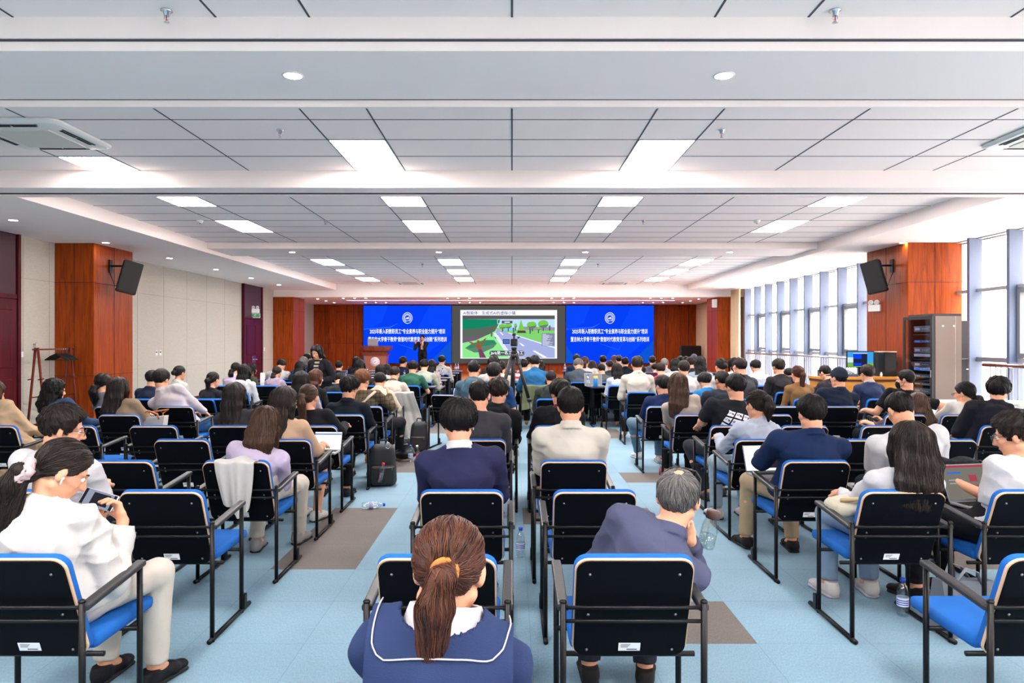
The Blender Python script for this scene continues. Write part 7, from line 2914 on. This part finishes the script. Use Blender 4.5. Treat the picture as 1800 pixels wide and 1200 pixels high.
for px, k, lab, c in ((1060, 2, 'sheet of paper on the third right desk row', (226, 222, 214)), (607, 2, 'sheets of paper near the left wood wall', (228, 228, 232)), (588, 0, 'white papers by the standing black blazer', (232, 232, 236)), (1250, 2, 'papers spread on the desk before the far right column', (226, 222, 224))):
    x, y, z = desk_point(px, k, 0.15)
    t = thing('paper_sheets', lab, 'paper', (x, y, z))
    a = MB()
    for q in range(3):
        a.box(-0.15, 0.15, -0.1, 0.1, 0.001 + 0.002 * q, 0.0025 + 0.002 * q, Matrix.Rotation(0.12 * q, 4, 'Z'))
    a.build('sheets', cloth(c), t)

# ------------------------------------------------------------------ video camera on its tripod
t = thing('tripod', 'black camera tripod standing in the middle of the hall', 'tripod', (0.03, 10.15, 0))
M_tri = plain('tripod_black', srgb(22, 22, 24), 0.5)
M_tg = plain('tripod_grey', srgb(74, 76, 80), 0.4, metal=0.5)
a = MB()
a.tube([(0, 0, 0.75), (0, 0, 1.42)], 0.016, 12)
a.tube([(0, 0, 1.36), (0, 0, 1.42)], 0.05, 12)
a.build('centre_column', M_tri, t)
for ang, q in ((-155, 0), (-15, 1), (100, 2)):
    c, s = math.cos(math.radians(ang)), math.sin(math.radians(ang))
    a = MB()
    top_ = V3(0.045 * c, 0.045 * s, 1.38)
    foot = V3(0.44 * c, 0.44 * s, 0.0)
    mid = top_ + (foot - top_) * 0.45
    a.tube([top_, mid], 0.027, 10)
    lg_ = a.build('leg', M_tri, t)
    a = MB()
    a.tube([mid, mid + (foot - mid) * 0.98], 0.018, 10)
    a.build('lower_tube', M_tg if q == 1 else M_tri, lg_)
    a = MB()
    a.tube([mid - (foot - top_) * 0.012, mid + (foot - top_) * 0.025], 0.032, 10)
    a.build('leg_lock', M_tri, lg_)
    a = MB()
    a.tube([foot * V3(1, 1, 0) + UP * 0.03, foot * V3(1, 1, 0)], [0.02, 0.026], 10)
    a.build('rubber_foot', M_blackm, lg_)
a = MB()
a.tube([(0, 0, 1.41), (0, 0, 1.49)], 0.036, 14)
a.rbox((0, 0, 1.5), (0.08, 0.13, 0.03), 0.006)
a.build('fluid_head', M_tri, t)
a = MB()
a.tube([(0.03, -0.03, 1.47), (0.07, -0.2, 1.36), (0.08, -0.32, 1.28)], [0.008, 0.008, 0.013], 10)
a.build('pan_handle', M_tri, t)
t = thing('video_camera', 'black video camera with a flip-out screen on the tripod', 'camera', (0.03, 10.15, 1.515))
a = MB()
a.rbox((0, 0.02, 0.07), (0.1, 0.22, 0.11), 0.014)
a.rbox((0.0, -0.1, 0.06), (0.07, 0.06, 0.08), 0.01)
a.build('camera_body', M_black, t)
a = MB()
a.lathe([(0.036, 0.0), (0.04, 0.06), (0.046, 0.1), (0.046, 0.13), (0.04, 0.132)], 18, Matrix.Translation((0, 0.13, 0.07)) @ Matrix.Rotation(-PI / 2, 4, 'X'))
a.build('lens_barrel', M_blackm, t)
a = MB()
a.tube([(0, -0.05, 0.12), (0, -0.03, 0.165), (0, 0.1, 0.165), (0, 0.12, 0.12)], 0.012, 8)
a.rbox((0.0, 0.05, 0.185), (0.05, 0.06, 0.04), 0.01)
a.build('top_handle', M_black, t)
a = MB()
a.rbox((-0.115, -0.02, 0.085), (0.1, 0.014, 0.07), 0.004)
fs_ = a.build('flip_screen', M_black, t)
a = MB()
a.box(-0.158, -0.074, -0.0285, -0.027, 0.058, 0.112)
a.build('screen', G('cam_lcd', 60, 90, 150, 0.6), fs_)
a = MB()
a.tube([(0.06, 0.0, 0.14), (0.075, 0.12, 0.15)], 0.013, 10)
a.build('shotgun_mic', M_blackm, t)


# ------------------------------------------------------------------ clothes left on chairs: draped sheets of cloth
def drape(name, lab, cat, cx, d0, w, zl_back, zl_front, col, seed, skew=0.0, flare=0.0, thick=0.012, x0=0.0, tail=0.0):
    """cloth laid over the top edge of a chair back: falls down behind it and in front"""
    rng = np.random.RandomState(seed)
    nu, nv = 26, 40
    tot = zl_back + zl_front
    vs, fs = [], []
    ph = rng.uniform(0, 6, 6)
    ztop = 0.815
    for j in range(nv + 1):
        s = j / nv * tot
        for i in range(nu + 1):
            u = i / nu
            ub = 0.5 + (u - 0.5)
            if s < zl_back:
                fall = zl_back - s
                wz = ztop - fall
                frac = fall / zl_back
                yb = -0.083 + (fall * math.tan(TILT) if fall < 0.3 else 0.3 * math.tan(TILT))
                ww = w * (1 - (0.35 * frac ** 1.4 if tail else 0) + flare * frac)
                x = x0 + (ub - 0.5) * ww + skew * frac
                fold = (0.016 * math.sin(u * 13 + ph[0] + 1.2 * frac) + 0.01 * math.sin(u * 27 + ph[1])) * (0.25 + frac)
                y = yb - 0.026 - 0.02 - fold * 0.9 - 0.01 * frac
                z = wz + 0.02 * math.sin(u * 6 + ph[2]) * frac - (tail * (0.5 - abs(u - 0.55)) * 2 * frac if tail else 0)
            else:
                fall = s - zl_back
                frac = fall / max(zl_front, 1e-6)
                x = x0 + (ub - 0.5) * w * (1 + 0.1 * frac) - skew * frac * 0.3
                y = -0.015 + 0.03 * min(1, fall / 0.05) + fall * math.tan(TILT) + 0.01 * math.sin(u * 9 + ph[3])
                z = ztop - fall + 0.012 * math.sin(u * 7 + ph[4])
            if abs(s - zl_back) < 0.05:
                z += 0.016 * (1 - abs(s - zl_back) / 0.05) + 0.006 * math.sin(u * 11 + ph[5])
            vs.append((x, y, z))
    for j in range(nv):
        for i in range(nu):
            a0 = j * (nu + 1) + i
            fs.append((a0, a0 + 1, a0 + nu + 2, a0 + nu + 1))
    m = MB()
    m.smooth = True
    m.add(vs, fs)
    o = m.build(name, cloth(col))
    o.location = (cx, d0 + 0.02, 0)
    mod = o.modifiers.new('thick', 'SOLIDIFY')
    mod.thickness = thick
    mod.offset = 0
    o.modifiers.new('soft', 'SUBSURF').render_levels = 1
    tag(o, lab, cat)
    return o


drape('draped_cardigan', 'white cardigan hanging over the chair back of the lilac knit top', 'clothing', -1.86, ROW[2], 0.26, 0.3, 0.12, (228, 224, 216), 4, skew=-0.02, tail=0.1, x0=0.05)
drape('draped_coat', 'pale grey trench coat hanging off the chair at the left aisle', 'clothing', -1.8, ROW[8], 0.36, 0.72, 0.1, (228, 222, 212), 5, skew=0.16, flare=0.25, x0=0.1)
drape('draped_jacket', 'olive green jacket hanging over a chair in the middle block', 'clothing', 0.42, 12.37, 0.46, 0.42, 0.1, (118, 124, 90), 6, flare=0.1)
drape('draped_jacket', 'black jacket lying over the chair back of the bent white tee', 'clothing', 2.92, ROW[2], 0.24, 0.14, 0.1, (40, 42, 48), 8)
drape('draped_coat', 'beige coat over a chair back behind the wavy black hair', 'clothing', -2.28, ROW[8], 0.3, 0.2, 0.1, (180, 168, 140), 9)


# ------------------------------------------------------------------ bags
def backpack(lab, loc, rz, lean, w=0.3, h=0.46, dp=0.17, ring=False, bottle_=False):
    t = thing('backpack', lab, 'backpack', loc, rz)
    M = Matrix.Rotation(lean, 4, 'X')
    m = plain('pack_nylon', srgb(24, 24, 28), 0.6, bump=0.2, bscale=300)
    pr = [(prim_ec(V3(0, 0, 0.1), V3(0, 0, h - 0.14), V3(1, 0, 0), w / 2, dp / 2, w / 2 - 0.02, dp / 2 - 0.01), 0.02)]
    v = Vol(V3(-0.25, -0.25, -0.05), V3(0.25, 0.25, h + 0.1), 0.009)

    def fn(X, Y, Z):
        tz = np.clip((Z) / h, 0, 1)
        qx = np.abs(X) - (w / 2 - 0.07 - 0.035 * tz ** 2)
        qy = np.abs(Y) - (dp / 2 - 0.07 - 0.025 * tz)
        qz = np.abs(Z - h / 2) - (h / 2 - 0.07)
        return np.sqrt(np.maximum(qx, 0) ** 2 + np.maximum(qy, 0) ** 2 + np.maximum(qz, 0) ** 2) + np.minimum(np.maximum(np.maximum(qx, qy), qz), 0) - 0.07
    v.put(fn, V3(-1, -1, -1), V3(1, 1, 1))
    wrinkle(v, 0.003, 3)
    child('main_compartment', np_mesh('pack', *v.mesh()), m, t, M)
    a = MB()
    a.smooth = False
    a.rbox((0, -dp / 2 - 0.012, h * 0.3), (w * 0.78, 0.05, h * 0.46), 0.02, M)
    fp = a.build('front_pocket', m, t)
    a = MB()
    a.tube([M @ Vector((-w * 0.34, -dp / 2 - 0.038, h * 0.5)), M @ Vector((w * 0.34, -dp / 2 - 0.038, h * 0.5))], 0.004, 6)
    a.tube([M @ Vector((w * 0.3, -dp / 2 - 0.036, h * 0.5)), M @ Vector((w * 0.3, -dp / 2 - 0.044, h * 0.44))], 0.004, 6)
    a.build('zipper', plain('zip_grey', srgb(120, 116, 104), 0.35, metal=0.6), fp)
    for s in (-1, 1):
        a = MB()
        a.tube([M @ Vector((0.07 * s, dp / 2 - 0.02, h - 0.04)), M @ Vector((0.09 * s, dp / 2 + 0.06, h * 0.62)), M @ Vector((0.1 * s, dp / 2 + 0.05, h * 0.25)), M @ Vector((0.12 * s, dp / 2 - 0.02, 0.05))], 0.02, 8, flat=(1.0, 0.4))
        a.build('shoulder_strap', m, t)
    a = MB()
    a.tube([M @ Vector((-0.04, 0.02, h - 0.01)), M @ Vector((-0.03, 0.02, h + 0.04)), M @ Vector((0.03, 0.02, h + 0.04)), M @ Vector((0.04, 0.02, h - 0.01))], 0.009, 8)
    a.build('grab_handle', m, t)
    if ring:
        a = MB()
        a.tube([M @ Vector((0.05 + 0.026 * math.cos(q), -dp / 2 + 0.02, h - 0.0 + 0.034 * math.sin(q))) for q in np.linspace(0, 2 * PI, 17)], 0.004, 8)
        a.build('carabiner', M_chrome, t)
    return t


x, d = (672 - 900) / FPX * 7.75, 7.75
backpack('black backpack with carabiner and red-capped bottle leaning at the left aisle', (x, d, 0.0), 0.25, 0.12, 0.32, 0.47, 0.2, True)
cola(x + 0.0, d - 0.2, 0.07, 'red-capped cola bottle in the side pocket of the black backpack', (206, 32, 44), (52, 18, 20), 0.25)
x, d = (737 - 900) / FPX * 10.1, 10.1
backpack('boxy black backpack standing upright in the left aisle', (x, d, 0.0), 0.0, 0.0, 0.28, 0.44, 0.2)
backpack('black bag on the carpet beside the person in the white jacket', (-2.3, 4.2, 0.0), 0.8, 0.1, 0.26, 0.34, 0.16)
# black leather handbag with a red drink
x, d = (712 - 900) / FPX * 9.3, 9.3
t = thing('handbag', 'slouchy black leather handbag in the left aisle', 'handbag', (x, d, 0))
v = volume([(prim_ec(V3(0, 0, 0.1), V3(0, 0.01, 0.2), V3(1, 0, 0), 0.16, 0.08, 0.09, 0.03), 0.03)], 0.01)
X, Y, Z = v.ax[0][:, None, None], v.ax[1][None, :, None], v.ax[2][None, None, :]
v.F = np.maximum(v.F, 0.004 - Z + 0 * X + 0 * Y).astype(np.float32)
wrinkle(v, 0.007, 12, (0.05, 0.1))
child('bag_body', np_mesh('bag', *v.mesh()), M_lea, t)
for s in (-1, 1):
    a = MB()
    a.tube([(-0.08, 0.03 * s, 0.2), (-0.05, 0.05 * s, 0.29), (0.03, 0.05 * s, 0.28), (0.07, 0.03 * s, 0.2)], 0.009, 8)
    a.build('handle', M_lea, t)
cola(x + 0.19, d - 0.06, 0.0, 'bottle with red drink standing against the leather handbag', (230, 232, 236), (206, 36, 28), -0.1)

# white tote with brown handles on the chair arm
p = at(262, 762, 7.75)
t = thing('tote_bag', 'white tote bag with brown leather handles beside the tan coat', 'bag', (p.x, 7.8, 0.47))
a = MB()
a.add([(-0.13, -0.06, 0), (0.13, -0.06, 0), (0.13, 0.06, 0), (-0.13, 0.06, 0), (-0.19, -0.05, 0.26), (0.17, -0.05, 0.3), (0.17, 0.05, 0.3), (-0.19, 0.05, 0.26)], [(3, 2, 1, 0), (0, 1, 5, 4), (1, 2, 6, 5), (2, 3, 7, 6), (3, 0, 4, 7), (4, 5, 6, 7)])
a.build('bag_body', cloth((226, 214, 206)), t)
for s in (-1, 1):
    a = MB()
    a.tube([(-0.09, 0.05 * s, 0.24), (-0.05, 0.06 * s, 0.33), (0.0 if s < 0 else 0.16, 0.07 * s, 0.36), (0.1, 0.06 * s, 0.32), (0.11, 0.05 * s, 0.26)], 0.009, 8)
    a.build('handle', plain('tan_leather', srgb(176, 104, 56), 0.5), t)
# grey tote under the chair at the right, knitted bag on the lap
t = thing('tote_bag', 'grey canvas bag on the carpet between two right-hand chairs', 'bag', (2.52, 3.86, 0.0), 0.3)
a = MB()
a.add([(-0.2, -0.08, 0), (0.2, -0.08, 0), (0.2, 0.08, 0), (-0.2, 0.08, 0), (-0.2, -0.03, 0.3), (0.18, -0.03, 0.26), (0.18, 0.03, 0.26), (-0.2, 0.03, 0.3)], [(3, 2, 1, 0), (0, 1, 5, 4), (1, 2, 6, 5), (2, 3, 7, 6), (3, 0, 4, 7), (4, 5, 6, 7)])
a.build('bag_body', cloth((104, 110, 120)), t)
for s in (-1, 1):
    a = MB()
    a.tube([(-0.12, 0.03 * s, 0.27), (-0.05, 0.05 * s, 0.36), (0.03, 0.05 * s, 0.33), (0.08, 0.03 * s, 0.25)], 0.012, 8, flat=(1, 0.3))
    a.build('handle', cloth((150, 154, 162)), t)
t = thing('knitted_bag', 'cream knitted bag in the lap of the very long straight hair', 'bag', (1.95, 4.0, 0.62), 0.2)
v = volume([(prim_ec(V3(-0.08, 0, 0.03), V3(0.1, 0, 0.05), V3(0, 1, 0), 0.11, 0.06, 0.1, 0.055), 0.02)], 0.009)
wrinkle(v, 0.005, 33, (0.025, 0.04), 8)
child('bag_body', np_mesh('knit', *v.mesh()), cloth((226, 214, 186)), t)
a = MB()
a.tube([(-0.1, -0.05, 0.08), (-0.05, -0.12, 0.1), (0.05, -0.11, 0.1), (0.12, -0.05, 0.07)], 0.012, 8)
a.build('handle', cloth((222, 186, 136)), t)

# black cloth patches of detail: cable along the control desk
t = thing('cable', 'black cable hanging behind the computer tower on the control desk', 'cable', (7.36, 13.3, 0.95))
a = MB()
a.tube([(0, 0, 0.0), (0.03, 0.02, 0.25), (0.0, 0.06, 0.4), (-0.04, 0.1, 0.3), (-0.02, 0.14, 0.05)], 0.006, 6)
a.build('cord', M_blackm, t)

for p_ in (CH_FULL, CH_FAR, DK, BOT):
    p_.location = p_.location
